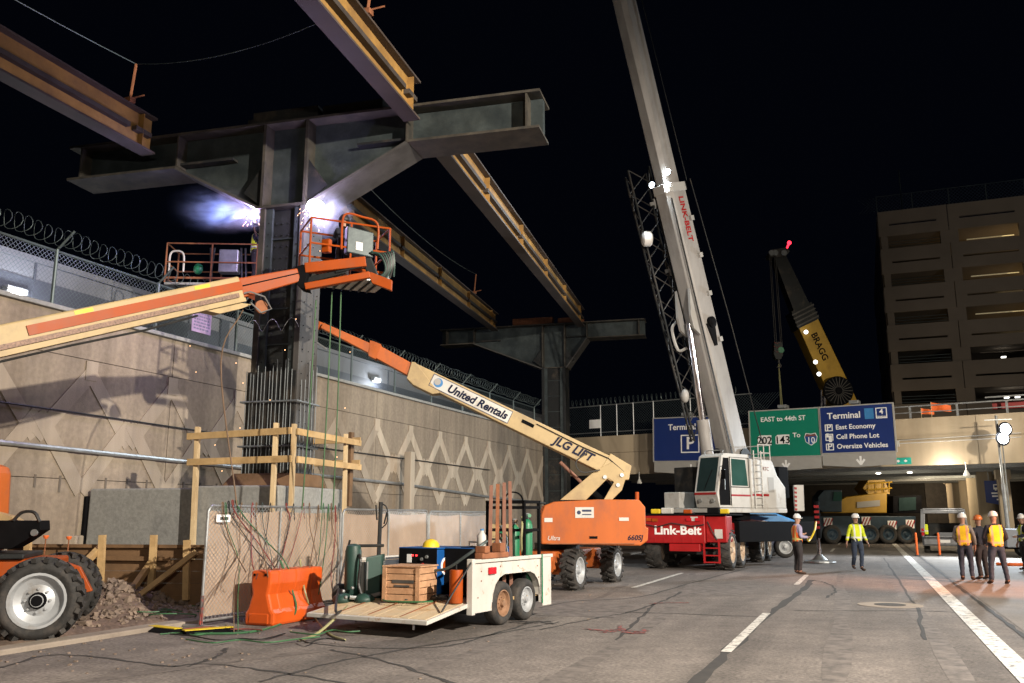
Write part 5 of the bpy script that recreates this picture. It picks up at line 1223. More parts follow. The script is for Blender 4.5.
# ================================================================== VAN, POSTS, MAST
vp = V((3.45, 48.6, 0)); T = Thing('van', 'silver van with its rear hatch open parked under the overpass', 'van', vp, R(-4)); 
hw, L, zt_ = 1.02, 4.6, 2.12
for sx in (1, -1):
    for yy in (.85, 3.7): wheel(T, (sx * .86, yy, .34), (sx, 0, 0), .34, .24, 'rim_grey', .6)
m = MB()
m.box(-hw, -hw + .1, 0, L - 1.2, .42, 1.0); m.box(hw - .1, hw, 0, L - 1.2, .42, 1.0)
m.box(-hw, hw, L - 1.2, L, .42, 1.05); m.box(-hw, hw, .0, L - 1.2, .36, .5)
T.part('body', m, 'silver', bevel=.05)
m = MB()
for sx in (-1, 1):
    m.beam((sx * (hw - .04), .05, 1.0), (sx * (hw - .14), .25, zt_), .2, .16); m.beam((sx * (hw - .05), 1.4, 1.0), (sx * (hw - .14), 1.4, zt_), .1, .08); m.beam((sx * (hw - .05), 3.0, 1.0), (sx * (hw - .14), 2.6, zt_), .1, .08)
T.part('pillar', m, 'silver', bevel=.02)
m = MB(); m.box(-hw + .1, hw - .1, .1, .3, zt_ - .2, zt_ - .03); T.part('rear_header', m, 'silver', bevel=.03)
m = MB(); m.box(-hw + .12, hw - .12, .2, 2.7, zt_ - .03, zt_ + .06); T.part('roof', m, 'silver', bevel=.06)
for sx in (-1, 1):
    m = MB(); m.face([(sx * (hw - .05), .3, 1.02), (sx * (hw - .05), 2.95, 1.02), (sx * (hw - .13), 2.55, zt_ - .05), (sx * (hw - .13), .4, zt_ - .05)]); T.part('side_window', m, 'glass', normals=False)
m = MB(); m.box(-hw + .06, hw - .06, -.06, .08, .42, .78); T.part('bumper', m, 'silver', bevel=.03)
m = MB(); m.box(-hw + .12, hw - .12, -.35, -.07, .78, .84); T.part('tailgate', m, 'silver', bevel=.02)
m = MB(); m.box(-.75, .75, 1.6, 1.85, .55, 1.45); T.part('seat', m, 'steel_dark', bevel=.06)
for sx in (-1, 1):
    m = MB(); m.box(sx * (hw - .06) - .06, sx * (hw - .06) + .06, -.02, .06, .85, 1.2); T.part('tail_light', m, 'red_lens')
m = MB(); m.box(-.22, .22, -.075, -.061, .52, .66); T.part('number_plate', m, 'sign_white')
m = MB(); m.box(-hw + .13, -hw + .3, .3, .6, .9, 1.4); T.part('safety_vest', m, 'vest_lime', bevel=.04)
m = MB(); m.box(-.3, .45, .5, 1.4, .52, 1.0); T.part('load_box', m, 'grey_panel', bevel=.02)
first = None
for px, py in ((917.5, 556), (940, 556), (961.5, 556), (976, 556)):
    p = gp(px, py)
    if not first:
        b = MB(); b.lathe((0, 0, 0), UZ, [(0, .13), (.03, .12), (.05, .06)], 12); b.mi = 1; b.lathe((0, 0, .05), UZ, [(0, .055), (.95, .05), (1.0, .03)], 10); b.mi = 2
        b.lathe((0, 0, .72), UZ, [(0, .0575), (.08, .057)], 10); b.lathe((0, 0, .88), UZ, [(0, .0565), (.08, .056)], 10)
        first = b.obj('delineator_post', ['rubber', 'flag_orange', 'flag_orange']); first['category'] = 'traffic post'; first['group'] = 'orange traffic posts behind the workers'; o_ = first
        first.location = p
    else: o_ = copy_thing(first, p)
    o_['label'] = {917.5: 'orange traffic post at the left rear corner of the silver van', 940: 'orange traffic post before the middle of the silver van', 961.5: 'orange traffic post beside the right rear corner of the van', 976: 'orange traffic post hidden behind the three workers in vests'}[px]
lamp('underpass_fill', 'POINT', (3.6, 46.4, 3.9), 110, (1, .9, .75), .2)  # added point lamp that brightens the van; no fitting hangs here
# floodlight mast
p = dp(1011, 556, 40.0); p.z = 0
T = Thing('light_tower', 'floodlight mast with bright twin lamps standing right of the bus sign', 'light tower', p, 0, None, True)
m = MB(); m.box(p.x - .2, p.x + 1.5, p.y - .7, p.y + .9, .45, 1.25); T.part('generator', m, 'grey_panel', bevel=.05)
m = MB(); m.box(p.x - .3, p.x + 1.7, p.y - .08, p.y + .08, .36, .46); T.part('drawbar', m, 'black')
for sy in (-1, 1): wheel(T, (p.x + .6, p.y + sy * .85, .33), (0, sy, 0), .33, .2, 'rim_grey', .6)
q = dp(1008, 470, 40.0); tp = dp(1007, 420, 40.0)
m = MB(); m.tube((p.x, p.y, .5), (p.x, p.y, 3.2), .09, 8); T.part('mast', m, 'galv')
m = MB(); m.tube((p.x, p.y, 3.2), (p.x, p.y, tp.z + .2), .06, 8); m.tube((p.x + .14, p.y, 2), (p.x + .14, p.y, tp.z - .6), .03, 6); T.part('mast_extension', m, 'galv')
m = MB(); m.beam((p.x - .5, p.y - .1, tp.z), (p.x + .6, p.y - .1, tp.z), .05, .05); T.part('crossbar', m, 'galv')
for px, py in ((1005.5, 429), (1003, 438.5)):
    c_ = dp(px, py, 39.6); m = MB(); m.lathe(c_ - V((.16, -.28, 0)) * 0 + HD * .12, -HD, [(-.1, .12), (0, .28), (.1, .33)], 16); l_ = T.part('lamp_head', m, 'black')
    m = MB(); m.lathe(c_, -HD, [(.0, .23), (.03, .23)], 16); T.part('lens', m, 'lamp_lit', l_)
    lamp('mast_lamp', 'SPOT', c_ - HD * .15, 3600, (.82, .92, 1), .2, V((1.5, 29, 0)), 165, .5)
    m = MB(); m.tube(c_ + HD * .2, V((p.x, p.y, c_.z)), .02, 5); T.part('bracket', m, 'galv')
lamp('mast_wash', 'SPOT', dp(1005, 434, 39.9) + HD * .3, 30, (1, .95, .88), .2, dp(960, 440, 45), 150, .9)
for k, y in enumerate((64, 78, 100)): lamp('underpass_fill', 'POINT', (3.6, y, 4.0), 300, (1, .8, .55), .2)  # added point lamps that light the far columns; no fittings are built
b = MB(); m0 = gp(1010, 566); b.path(smooth_pts([m0 + V((-.4, .2, .05)), m0 + V((0, 0, .05)), m0 + V((.5, .1, .05)), m0 + V((1.2, -.3, .05))]), .07, 6)
solo('orange_hose', 'orange hose lying on the pavement beside the floodlight mast', 'hose', b, 'flag_orange')
p = pl(590, 462, S0, SN)
b = MB()
# ================================================================== TIMBER GUARD RAIL AND SHORING
e_ = V((math.cos(GA), math.sin(GA), 0)); g_ = V((-math.sin(GA), math.cos(GA), 0))
PF = C1 + e_ * .9 - g_ * 1.78; PR = C1 + e_ * 1.06 - g_ * 1.6
def fr(x, y): return pl(x, y, PF, g_)
def rt(x, y): return pl(x, y, PR, e_)
T = Thing('guard_rail', 'raw timber guard rail standing round the concrete base of the near pier', 'railing', V((fr(240, 500).x, fr(240, 500).y, 0)), 0, None, True)
for a, c, f in (((198, 427), (192, 560), fr), ((276.5, 423), (271, 530), fr), ((294.5, 424), (289.5, 540), rt), ((346, 434), (343.5, 540), rt)):
    m = MB(); p, q = f(*c), f(*a); m.beam(p, q, .09, .14, HD); T.part('post', m, 'wood_pale', bevel=.006)
for a, c, f in (((190, 437), (294, 431), fr), ((190, 462.5), (294, 459), fr), ((293, 431.5), (357, 443.5), rt), ((293, 459.5), (357, 467.5), rt)):
    off = -g_ * .1 if f is fr else e_ * .1
    m = MB(); m.beam(f(*a) + off, f(*c) + off, .045, .14); T.part('rail', m, 'wood', bevel=.005)
bk = C1 + e_ * .7 + g_ * 1.75
for z in (3.05, 3.6):
    m = MB(); m.beam(bk + UZ * z - e_ * 1.5, bk + UZ * z + e_ * .5, .045, .14); T.part('rail', m, 'wood', bevel=.005)
m = MB(); m.beam(bk + UZ * 2.0 + e_ * .25, bk + UZ * 3.8 + e_ * .25, .09, .14); T.part('post', m, 'wood_dark', bevel=.006)
def sh(x, y, D=17.1): return dp(x, y, D)
T = Thing('timber_shoring', 'dark timber shoring wall with stakes and diagonal braces behind the dirt mound', 'shoring', gp(110, 600), 0, None, True)
m = MB()
for k in range(5):
    a, c = sh(8, 546 + 12 * k, 17.2), sh(206, 547 + 12 * k, 17.2); m.beam(a - UZ * .115, c - UZ * .115, .03 + .004 * (k % 2), .215)
T.part('planking', m, 'wood_dark')
m = MB(); m.beam(sh(8, 545.5, 17.15), sh(206, 546.5, 17.15), .1, .06); m.beam(sh(104, 558, 17.1), sh(170, 559, 17.1), .05, .08); T.part('waler', m, 'wood_dark')
for a, c in (((102.5, 535), (100, 585)), ((154, 535), (151, 590)), ((28, 540), (27, 585)), ((187, 540), (186, 600))):
    m = MB(); m.beam(sh(*c, 17.0), sh(*a, 17.0), .11, .1, HD); T.part('stake', m, 'wood')
for a, c, d_ in (((126, 606), (196, 552), 16.6), ((132, 590), (153, 560), 16.8), ((78, 570), (99, 549), 16.8)):
    m = MB(); m.beam(sh(*a, d_ - .4), sh(*c, d_ + .3), .09, .13, HD); T.part('brace', m, 'wood', bevel=.005)
for x, y, t_ in ((46, 537, 'nearer the orange boom lift'), (69, 538, 'further from the orange boom lift')):
    p = dp(x, y, 16.9); tt = Thing('rebar_stake', 'thin steel stake with orange cap before the shoring, ' + t_, 'stake', (p.x, p.y, 0), 0, 'capped stakes by the shoring', True)
    m = MB(); m.tube((p.x, p.y, 0), (p.x, p.y, p.z), .012, 6); tt.part('bar', m, 'rusty'); m = MB(); m.lathe((p.x, p.y, p.z - .03), UZ, [(0, .03), (.04, .05), (.06, .05)], 10); tt.part('cap', m, 'flag_orange')
b = MB(); p = dp(62, 536, 19.5); b.beam(p - RT * .7 - UZ * .3, p + RT * .4 - UZ * .3, .35, .62, w2=.35); solo('concrete_block', 'low pale concrete block beyond the timber shoring', 'concrete block', b, 'wall_pale', bevel=.03)
b = MB(); p = dp(85, 520, 19.9); b.box(p.x - .2, p.x + .2, p.y - .2, p.y + .2, .3, 2.2); solo('dark_plate', 'black upright slab filling the shadow gap left of the grey pier footing', 'steel plate', b, 'black', bevel=.01)  # black slab put in for the shaded gap beside the footing
# ================================================================== FENCE PANELS
def fence_panel(a, c, h, label, rot=0):
    a = V((a[0], a[1], 0)); c = V((c[0], c[1], 0)); d = (c - a).normalized(); L = (c - a).length; ang = math.atan2(d.y, d.x)
    T = Thing('temporary_fence', label, 'fence', a, ang, 'temporary fence panels along the kerb')
    m = MB(); r = .12; arc = lambda cx, cz, a0: [(cx + r * math.cos(R(a0 - 18 * k)), 0, cz + r * math.sin(R(a0 - 18 * k))) for k in range(6)]
    m.path([(.04, 0, .0)] + arc(.04 + r, h - r, 180) + arc(L - .04 - r, h - r, 90) + [(L - .04, 0, .0)], .024, 8); T.part('frame', m, 'galv', smooth=True)
    m = MB(); m.tube((L / 2, 0, .1), (L / 2, 0, h), .02, 8); T.part('mid_post', m, 'galv')
    m = MB(); m.tube((.04, 0, .1), (L - .04, 0, .1), .02, 8); T.part('bottom_rail', m, 'galv')
    m = MB(); st = .085; x = -h; ww = .006; zz0, zz1 = .08, h - .02; hh = zz1 - zz0
    while x < L:
        for s in (0, 1):
            xa, za, xb, zb = (x, zz0, x + hh, zz1) if s == 0 else (x + hh, zz0, x, zz1)
            def clip(xa, za, xb, zb):
                if xa > xb: xa, za, xb, zb = xb, zb, xa, za
                if xb < .05 or xa > L - .05: return None
                if xa < .05: za += (zb - za) * (.05 - xa) / (xb - xa); xa = .05
                if xb > L - .05: zb = za + (zb - za) * (L - .05 - xa) / (xb - xa); xb = L - .05
                return xa, za, xb, zb
            q = clip(xa, za, xb, zb)
            if q: m.face([(q[0] - ww, -.012, q[1]), (q[0] + ww, -.012, q[1]), (q[2] + ww, -.012, q[3]), (q[2] - ww, -.012, q[3])])
        x += st
    T.part('mesh', m, 'galv', normals=False)
    m = MB(); n1, n2 = 44, 20; g = []
    for j in range(n2 + 1):
        row = []
        for i in range(n1 + 1):
            x = .06 + (L - .12) * i / n1; z = .16 + (h - .07 - .04 * abs(math.sin(6.2 * i / n1 * L / 3.7)) - .16) * j / n2
            row.append(m.bm.verts.new((x, .03 + .022 * math.sin(x * 5 + math.sin(z * 3)) * (1 - abs(2 * j / n2 - 1)) + .01 * math.sin(x * 17 + z * 4), z)))
        g.append(row)
    for j in range(n2):
        for i in range(n1): m.bm.faces.new((g[j][i], g[j][i + 1], g[j + 1][i + 1], g[j + 1][i]))
    T.part('wind_screen', m, 'screen_tan', smooth=True)
    for x in (.04, L - .04):
        m = MB(); m.box(x - .05, x + .05, -.35, .35, .0, .04); m.tube((x, 0, .02), (x, 0, .35), .034, 8); T.part('foot', m, 'galv', bevel=.008)
    return T
FA = [(-10.14, 11.9), (-9.86, 15.57), (-9.85, 19.4), (-9.9, 23.2)]
t1 = fence_panel(FA[0], FA[1], 1.93, 'tan screened chain link panel nearest the road end, with hoses hung over it')
m = MB(); m.box(.2, .52, -.05, -.02, 1.66, 1.79); tg = t1.part('tag', m, 'sign_white', bevel=.03); m = MB(); m.box(.27, .46, -.056, -.0505, 1.70, 1.75); t1.part('lettering', m, 'steel_grey', tg)
t1.part('marker_strip', MB().box(-.03, .03, -.05, -.03, .05, .5), 'red_paint')
fence_panel(FA[1], FA[2], 1.9, 'tan screened chain link panel behind the trailer ramp')
fence_panel(FA[2], FA[3], 1.88, 'tan screened chain link panel farthest along, behind the welding machines')
# ================================================================== ORANGE WATER BARRIER
a = gp(258, 626); T = Thing('water_barrier', 'orange plastic water filled barrier draped with hoses before the fence', 'barrier', a, R(-1))
LB = 1.5
def prof(y, s=1): return [(-.29 * s, y, .0), (.29 * s, y, .0), (.29 * s, y, .2), (.24 * s, y, .26), (.165 * s, y, .5), (.2 * s, y, .66), (.2 * s, y, .88), (-.2 * s, y, .88), (-.2 * s, y, .66), (-.165 * s, y, .5), (-.24 * s, y, .26), (-.29 * s, y, .2)]
m = MB(); m.prism(prof(0), (0, LB, 0)); T.part('body', m, 'barrier_orange', bevel=.045)
for y in (.28, .75, 1.2):
    m = MB(); m.prism([(x * 1.06, y - .07, z) for x, _, z in prof(0)[2:-1]], (0, .14, 0)); T.part('rib', m, 'barrier_orange', bevel=.03)
for x in (-.12, .1):
    m = MB(); m.lathe((x, 0, .81), (0, -1, 0), [(-.02, .02), (.012, .02)], 10); T.part('drain_hole', m, 'black')
m = MB(); m.box(-.2, .2, -.012, .05, .03, .2); T.part('base_notch', m, 'barrier_orange', bevel=.02)
# ================================================================== TRAILER
TL = V((-5.85, 13.0, 0)); ta = R(-8)
T = Thing('utility_trailer', 'white twin axle utility trailer with its rear ramp lowered', 'trailer', TL, ta); TRL = T
TW, TLn, dz = 2.35, 2.66, .42
m = MB()
for k in range(8): m.box(-TW + .06 + k * (TW - .12) / 8, -TW + .05 + (k + 1) * (TW - .12) / 8, .0, TLn, dz - .05, dz)
T.part('deck', m, 'wood')
m = MB(); m.box(-TW, 0, 0.02, .1, dz - .16, dz - .055); m.box(-TW, 0, TLn - .1, TLn, dz - .16, dz - .055); m.box(-TW, -TW + .08, .1, TLn - .1, dz - .16, dz - .055); m.box(-.2, -.12, .1, TLn - .1, dz - .16, dz - .055); T.part('chassis', m, 'steel_dark')
# right side panel with a double wheel arch
Rw, w1, w2 = .35, 1.06, 1.87
arch = [(w2 + .43, .40)] + [(w2 + .43 * math.cos(R(a_)), .40 + .42 * math.sin(R(a_))) for a_ in (18, 40, 62, 84)] + [(w1 - .43 * math.cos(R(a_)), .40 + .42 * math.sin(R(a_))) for a_ in (84, 62, 40, 18)] + [(w1 - .43, .40)]
outer = [(w1 - .43, .27), (-.0, .27), (0, 1.02), (TLn, 1.02), (TLn, .27), (w2 + .43, .27)]
m = MB(); m.prism([(-.012, y, z) for y, z in outer + arch], (.03, 0, 0)); sp_ = T.part('side_panel', m, 'worn_white')
m = MB(); pr = [V((-.1, y, z)) for y, z in arch]
for p, q in zip(pr, pr[1:]): m.hexa([p, p + V((.13, 0, 0)), q + V((.13, 0, 0)), q, p + V((0, 0, .02)), p + V((.13, 0, .02)), q + V((.13, 0, .02)), q + V((0, 0, .02))])
T.part('wheel_arch', m, 'worn_white')
m = MB(); m.box(-.34, -.31, .55, 2.4, .27, 1.0); T.part('arch_shade_panel', m, 'black')  # black panel added so the wheel arch looks dark inside
m = MB(); m.box(-TW, -TW + .03, 0, TLn, .27, 1.0); T.part('side_panel', m, 'worn_white')
m = MB(); m.box(-.05, .06, -.03, .06, .25, 1.1); T.part('corner_post', m, 'worn_white', bevel=.01)
m = MB(); m.box(-TW - .06, -TW + .05, -.03, .06, .25, 1.1); T.part('corner_post', m, 'worn_white', bevel=.01)
m = MB(); m.box(-.04, .05, -.0, TLn + .1, 1.03, 1.09); T.part('top_rail', m, 'worn_white', bevel=.01)
m = MB(); m.box(-TW - .05, -TW + .04, 0, TLn, 1.01, 1.07); T.part('top_rail', m, 'worn_white', bevel=.01)
m = MB(); m.box(.02, .05, 2.36, 2.68, .2, 1.06); T.part('front_panel', m, 'worn_white', bevel=.01)
m = MB(); m.box(-TW, 0, TLn, TLn + .04, .3, 1.0); T.part('front_panel', m, 'worn_white')
m = MB(); m.prism([(-.3, TLn, .3), (-2.0, TLn, .3), (-1.2, TLn + 1.3, .3)], (0, 0, .1)); T.part('drawbar', m, 'steel_dark')
m = MB(); m.box(.02, .06, .5, .72, .84, .95); T.part('tail_light', m, 'red_lens', bevel=.012)
m = MB()
for y, z in ((.3, .9), (.3, .75), (.9, .95), (1.5, .93), (2.2, .9), (2.25, .7), (.2, .5)): m.lathe((.018, y, z), (1, 0, 0), [(0, .012), (.008, .012)], 8)
T.part('bolt', m, 'rusty')
m = MB(); m.box(.019, .022, .07, .11, .33, .95); T.part('reflective_strip', m, 'red_paint')
m = MB(); m.box(.051, .06, 2.30, 2.34, .25, 1.1); T.part('strap', m, 'gas_green')
for sx in (1, -1):
    x0 = -.115 if sx > 0 else -TW + .115
    wheel(T, (x0, w1, Rw), (sx, 0, 0), Rw, .23, 'rim_rust', .56); wheel(T, (x0, w2, Rw), (sx, 0, 0), Rw, .23, 'rim_grey', .56)
m = MB(); m.hexa([(-TW + .02, -1.12, .21), (-.03, -1.12, .21), (-.03, -.02, dz - .06), (-TW + .02, -.02, dz - .06), (-TW + .02, -1.12, .27), (-.03, -1.12, .27), (-.03, -.02, dz), (-TW + .02, -.02, dz)]); rp = T.part('ramp', m, 'worn_white', bevel=.006)
m = MB()
for k in range(7):
    x0 = -TW + .08 + k * (TW - .16) / 7; x1 = x0 + (TW - .16) / 7 - .012
    m.hexa([(x0, -1.06, .274), (x1, -1.06, .274), (x1, -.06, dz + .003), (x0, -.06, dz + .003), (x0, -1.06, .284), (x1, -1.06, .284), (x1, -.06, dz + .013), (x0, -.06, dz + .013)])
T.part('ramp_board', m, 'ramp_wood', rp)
m = MB()
for x in (-1.8, -1.2, -.6): m.beam((x, -1.0, .29), (x + .02, -.1, dz + .015), .03, .012)
T.part('ramp_cleat', m, 'rusty', rp)
m = MB(); m.tube((.03, -.02, 1.05), (-.06, -.7, .36), .014, 6); T.part('ramp_stay', m, 'steel_dark')
m = MB(); m.tube((-.35, -1.0, .12), (-.35, -1.0, .22), .018, 6); T.part('ramp_leg', m, 'galv')
def TP(x, y, z): return T.M @ V((x, y, z))
def deck(px, py, z=dz + .015): return gp(px, py, z)
# ---- load
p = deck(360, 604, .33); U = Thing('pump_unit', 'dark green wheeled pump unit standing on the trailer ramp', 'pump', p + UZ * .0, YAW); U.o.scale = (1.15, 1.15, 1.15)
m = MB(); m.lathe((-.12, 0, .12), UZ, [(0, .09), (.04, .12), (.62, .12), (.7, .1), (.73, .04)], 18); U.part('tank', m, 'pump_green', smooth=True)
m = MB(); m.hexa([(.08, -.1, .08), (.3, .02, .08), (.3, .32, .08), (.08, .2, .08), (.08, -.1, .66), (.3, .02, .7), (.3, .32, .7), (.08, .2, .66)]); U.part('housing', m, 'pump_green', bevel=.02)
for x, y in ((-.22, -.16), (.1, -.22)):
    m = MB(); m.sphere((x, y, .08), .15, (1, 1.1, .6)); U.part('motor_dome', m, 'pump_green', smooth=True)
m = MB(); m.path(smooth_pts([(-.02, -.1, .7), (.02, -.18, .6), (0, -.17, .3), (.05, -.2, .15)], 5), .022, 6); U.part('hose', m, 'hose_black')
m = MB(); m.path([(.3, -.05, .15), (.05, -.25, .1), (-.1, -.3, .12)], .03, 6); U.part('pipe', m, 'galv')
m = MB(); m.path([(-.2, .05, .75), (-.05, .05, .82), (.3, .15, .82)], .025, 6); U.part('handle', m, 'steel_dark')
wheel(U, (.38, .16, .13), (1, -.5, 0), .15, .09, 'galv', .5); wheel(U, (-.32, .12, .13), (-1, .5, 0), .15, .09, 'galv', .5)
U.part('decal', MB().box(.1, .12, -.115, -.09, .2, .6), 'galv'); U.part('decal', MB().box(.31, .316, .1, .14, .25, .6), 'galv')
for x, y, z in ((-.2, -.25, .2), (-.08, -.2, .24), (-.15, -.3, .12)):
    m = MB(); m.sphere((x, y, z), .025); U.part('valve', m, 'galv')
p = deck(411, 600); U = Thing('wooden_crate', 'pale wooden crate standing on the trailer deck beside the pump unit', 'crate', p, YAW + R(-22))
m = MB()
for k in range(5):
    z0_ = k * .105
    m.box(-.36, .3, -.28 - .004 * (k % 2), .32, z0_ + .005, z0_ + .1)
U.part('board', m, 'crate_wood', bevel=.006)
for x in (-.33, .27):
    m = MB(); m.box(x - .035, x + .035, -.305, -.286, 0, .52); U.part('batten', m, 'crate_wood')
m = MB(); m.box(-.38, .32, -.3, .34, .525, .55); U.part('lid', m, 'crate_wood', bevel=.006)
m = MB(); m.box(-.2, .2, -.29, -.2855, .28, .33); m.box(-.16, .12, -.29, -.2855, .22, .25); U.part('stencil', m, 'steel_grey')
m = MB(); m.path(smooth_pts([(-.37, -.1, .5), (-.4, -.2, .3), (-.38, -.25, .05), (-.2, -.4, .01), (.3, -.36, .01), (.5, -.2, .01)], 5), .014, 5); U.part('cord', m, 'hose_green')
def generator(lx, ly_, label, knobs):
    p = TP(lx, ly_, dz); U = Thing('welding_generator', label, 'welding machine', p, ta, 'blue welding machines on the trailer')
    m = MB(); m.box(-.4, .4, 0, .95, .04, .78); U.part('body', m, 'blue_machine', bevel=.02)
    m = MB(); m.box(-.4, .4, -.02, -.003, .05, .8); f = U.part('front_panel', m, 'black', bevel=.008)
    m = MB(); m.box(-.41, .41, -.01, .96, .785, .815); U.part('top_cover', m, 'blue_machine', bevel=.01)
    m = MB(); m.lathe((.402, .25, .5), (1, 0, 0), [(0, .15), (.012, .15)], 20); em = U.part('emblem', m, 'sign_white'); m = MB(); m.lathe((.415, .25, .5), (1, 0, 0), [(0, .11), (.006, .11)], 20); U.part('emblem_disc', m, 'orange', em)
    for sx in (-.34, .34):
        m = MB(); m.box(sx - .04, sx + .04, 0, 1.1, .0, .04); U.part('skid', m, 'steel_dark')
    m = MB(); m.path([(-.1, .4, .81), (-.1, .4, .9), (.1, .4, .9), (.1, .4, .81)], .015, 5); U.part('lifting_eye', m, 'galv')
    if knobs:
        for x, z in ((-.1, .68), (-.02, .68)):
            m = MB(); m.box(x - .02, x + .02, -.028, -.021, z - .014, z + .014); U.part('indicator', m, 'red_led')
        m = MB(); m.box(-.22, -.12, -.026, -.021, .56, .7); U.part('gauge', m, 'sign_white')
        for x, z in ((.1, .62), (.2, .66), (-.05, .5), (.28, .5)):
            m = MB(); m.lathe((x, -.021, z), (0, -1, 0), [(0, .03), (.03, .025)], 10); U.part('knob', m, 'galv')
        m = MB(); m.sphere((.14, -.06, .46), .06, (1, .6, 1.7)); U.part('red_glove', m, 'crane_red', smooth=True)
        for k in range(6):
            x = -.3 + .1 * k; m = MB(); m.path(smooth_pts([(x, -.03, .4), (x + .02, -.1, .3), (x - .04, -.14, .18), (x + .05, -.12, .02)], 4), .016, 5); U.part('lead', m, 'hose_black' if k % 2 else 'galv_dark')
    return U
generator(-1.52, .72, 'blue welding machine with lit red indicators behind the wooden crate', True)
generator(-.78, .95, 'blue welding machine with plain black front behind the orange cylinder', False)
p = TP(-1.45, 1.0, dz + .875); b = Thing('hard_hat', 'yellow hard hat lying on top of a welding machine', 'hard hat', p - UZ * .06, YAW)
m = MB(); m.lathe((0, 0, 0), UZ, [(0, .15), (.06, .14), (.11, .1), (.135, .04)], 16); b.part('shell', m, 'yellow_plastic', smooth=True); m = MB(); m.lathe((0, -.03, -.005), UZ, [(0, .16), (.012, .155)], 16); b.part('brim', m, 'yellow_plastic')
p = deck(456, 603); U = Thing('gas_cylinder', 'short orange cylinder standing at the open rear of the trailer deck', 'cylinder', p, 0)
m = MB(); m.lathe((0, 0, 0), UZ, [(0, .1), (.02, .105), (.48, .105), (.5, .1)], 18); U.part('body', m, 'orange', smooth=True); m = MB(); m.tube((0, 0, .5), (0, 0, .6), .012, 6); U.part('valve', m, 'steel_dark')
b = MB(); b.path(smooth_pts([dp(432, 571, 14.9), dp(448, 568, 14.7), dp(466, 556, 14.6), dp(480, 546, 14.6), dp(487, 541, 14.7)], 6), .025, 6); solo('hose', 'grey hose arching from the crate towards the brown steel uprights', 'hose', b, 'galv_dark')
b = MB(); b.tube(dp(378, 560, 15.6) - UZ * .6, dp(381, 502, 15.6), .035, 6); b.tube(dp(377, 520, 15.6), dp(376, 505, 15.6), .015, 5); b.tube(dp(384, 524, 15.6), dp(387, 512, 15.6), .015, 5); b.path(smooth_pts([dp(381, 503, 15.6), dp(387, 508, 15.6), dp(387, 522, 15.6), dp(382, 528, 15.6)], 4), .012, 5); solo('steel_stake', 'dark upright steel stake with wires behind the pump unit', 'stake', b, 'steel_dark')
labs = ['leftmost brown steel upright standing on the white trailer', 'darkest brown steel upright, second from the left on the trailer', 'brown steel upright third from the left on the trailer', 'rightmost brown steel upright, beside the gas bottle rack']
for k, (xt, xb) in enumerate(((493, 489), (500.5, 498.5), (506.5, 507), (513.5, 515))):
    yy_ = .9 + .25 * k; p = TP(-.2, yy_, dz); q = TP(-.2, yy_ + (.06, .03, 0, -.05)[k], 2.28 + .03 * k)
    U = Thing('steel_upright', labs[k], 'steel upright', p, 0, 'brown steel uprights on the trailer', True)
    m = MB(); m.beam(p, q, .062, .02, HD); U.part('flange', m, 'rusty' if k == 1 else 'rust_pink', bevel=.004)
    m = MB(); m.beam(p + HD * .06, q + HD * .06, .02, .1, HD); U.part('web', m, 'rusty')
    m = MB(); c0_ = p.lerp(q, .3); m.box(c0_.x - .09, c0_.x + .09, c0_.y - .12, c0_.y - .03, c0_.z - .12, c0_.z + .05); U.part('base_bracket', m, 'rusty', bevel=.006)
for k, (x, y, r) in enumerate(((-.62, .16, .17), (-1.0, -.16, .14))):
    b = MB(); z0_ = dz + .02 if y > 0 else dz - .005; pts = [TP(x + (r + .02 * math.sin(a_ * 1.7)) * math.cos(a_ * .52), y + (r + .02 * math.cos(a_)) * math.sin(a_ * .52), z0_ + .012 + .004 * a_ * .3) for a_ in range(44)]
    b.path(pts, .013, 6); solo('cable_coil', ('black cable coil on the trailer deck before the orange cylinder', 'grey cable coil on the ramp in front of the wooden crate')[k], 'cable', b, ('hose_black', 'galv_dark')[k])
# gas rack and bottles
U = Thing('bottle_rack', 'black steel gas bottle rack at the front of the trailer', 'rack', TP(-.5, 2.25, dz), ta)
m = MB()
for x in (-.38, .38):
    for y in (-.28, .28): m.box(x - .025, x + .025, y - .025, y + .025, 0, 1.62)
U.part('upright', m, 'black')
m = MB()
for z in (.55, 1.1, 1.5, 1.6):
    m.box(-.4, .4, -.305, -.285, z - .025, z + .025); m.box(-.4, .4, .285, .305, z - .025, z + .025); m.box(.385, .405, -.284, .284, z - .025, z + .025); m.box(-.405, -.385, -.284, .284, z - .025, z + .025)
for k in range(0): m.box(-.36 + .13 * k, -.34 + .13 * k, -.3, -.29, 1.526, 1.574)
U.part('cross_bar', m, 'black')
m = MB(); pts = [(.2 * math.cos(R(18 * k)), 0, 1.62 + .16 * math.sin(R(18 * k))) for k in range(11)]; m.path(pts, .016, 6); U.part('lifting_loop', m, 'black')
def bottle(x, y, r, h, mat, label, cap='hose_brown'):
    B_ = Thing('gas_bottle', label, 'gas bottle', TP(x, y, dz), 0, 'gas bottles in the trailer rack')
    m = MB(); m.lathe((0, 0, 0), UZ, [(0, r * .9), (.03, r), (h - r * 1.2, r), (h - r * .5, r * .8), (h - r * .1, r * .4), (h, r * .25)], 18); B_.part('body', m, mat, smooth=True)
    m = MB(); m.lathe((0, 0, h), UZ, [(0, .03), (.06, .03), (.08, .045), (.1, .045)], 10); B_.part('valve', m, 'rod_steel')
    m = MB(); m.lathe((.05, -.03, h + .05), V((.5, -.8, .1)), [(0, .03), (.05, .035)], 10); m.tube((0, 0, h + .05), (.05, -.03, h + .05), .014, 6); B_.part('regulator', m, cap)
bottle(-.72, 2.2, .12, 1.08, 'gas_green', 'green gas bottle on the left side of the trailer rack')
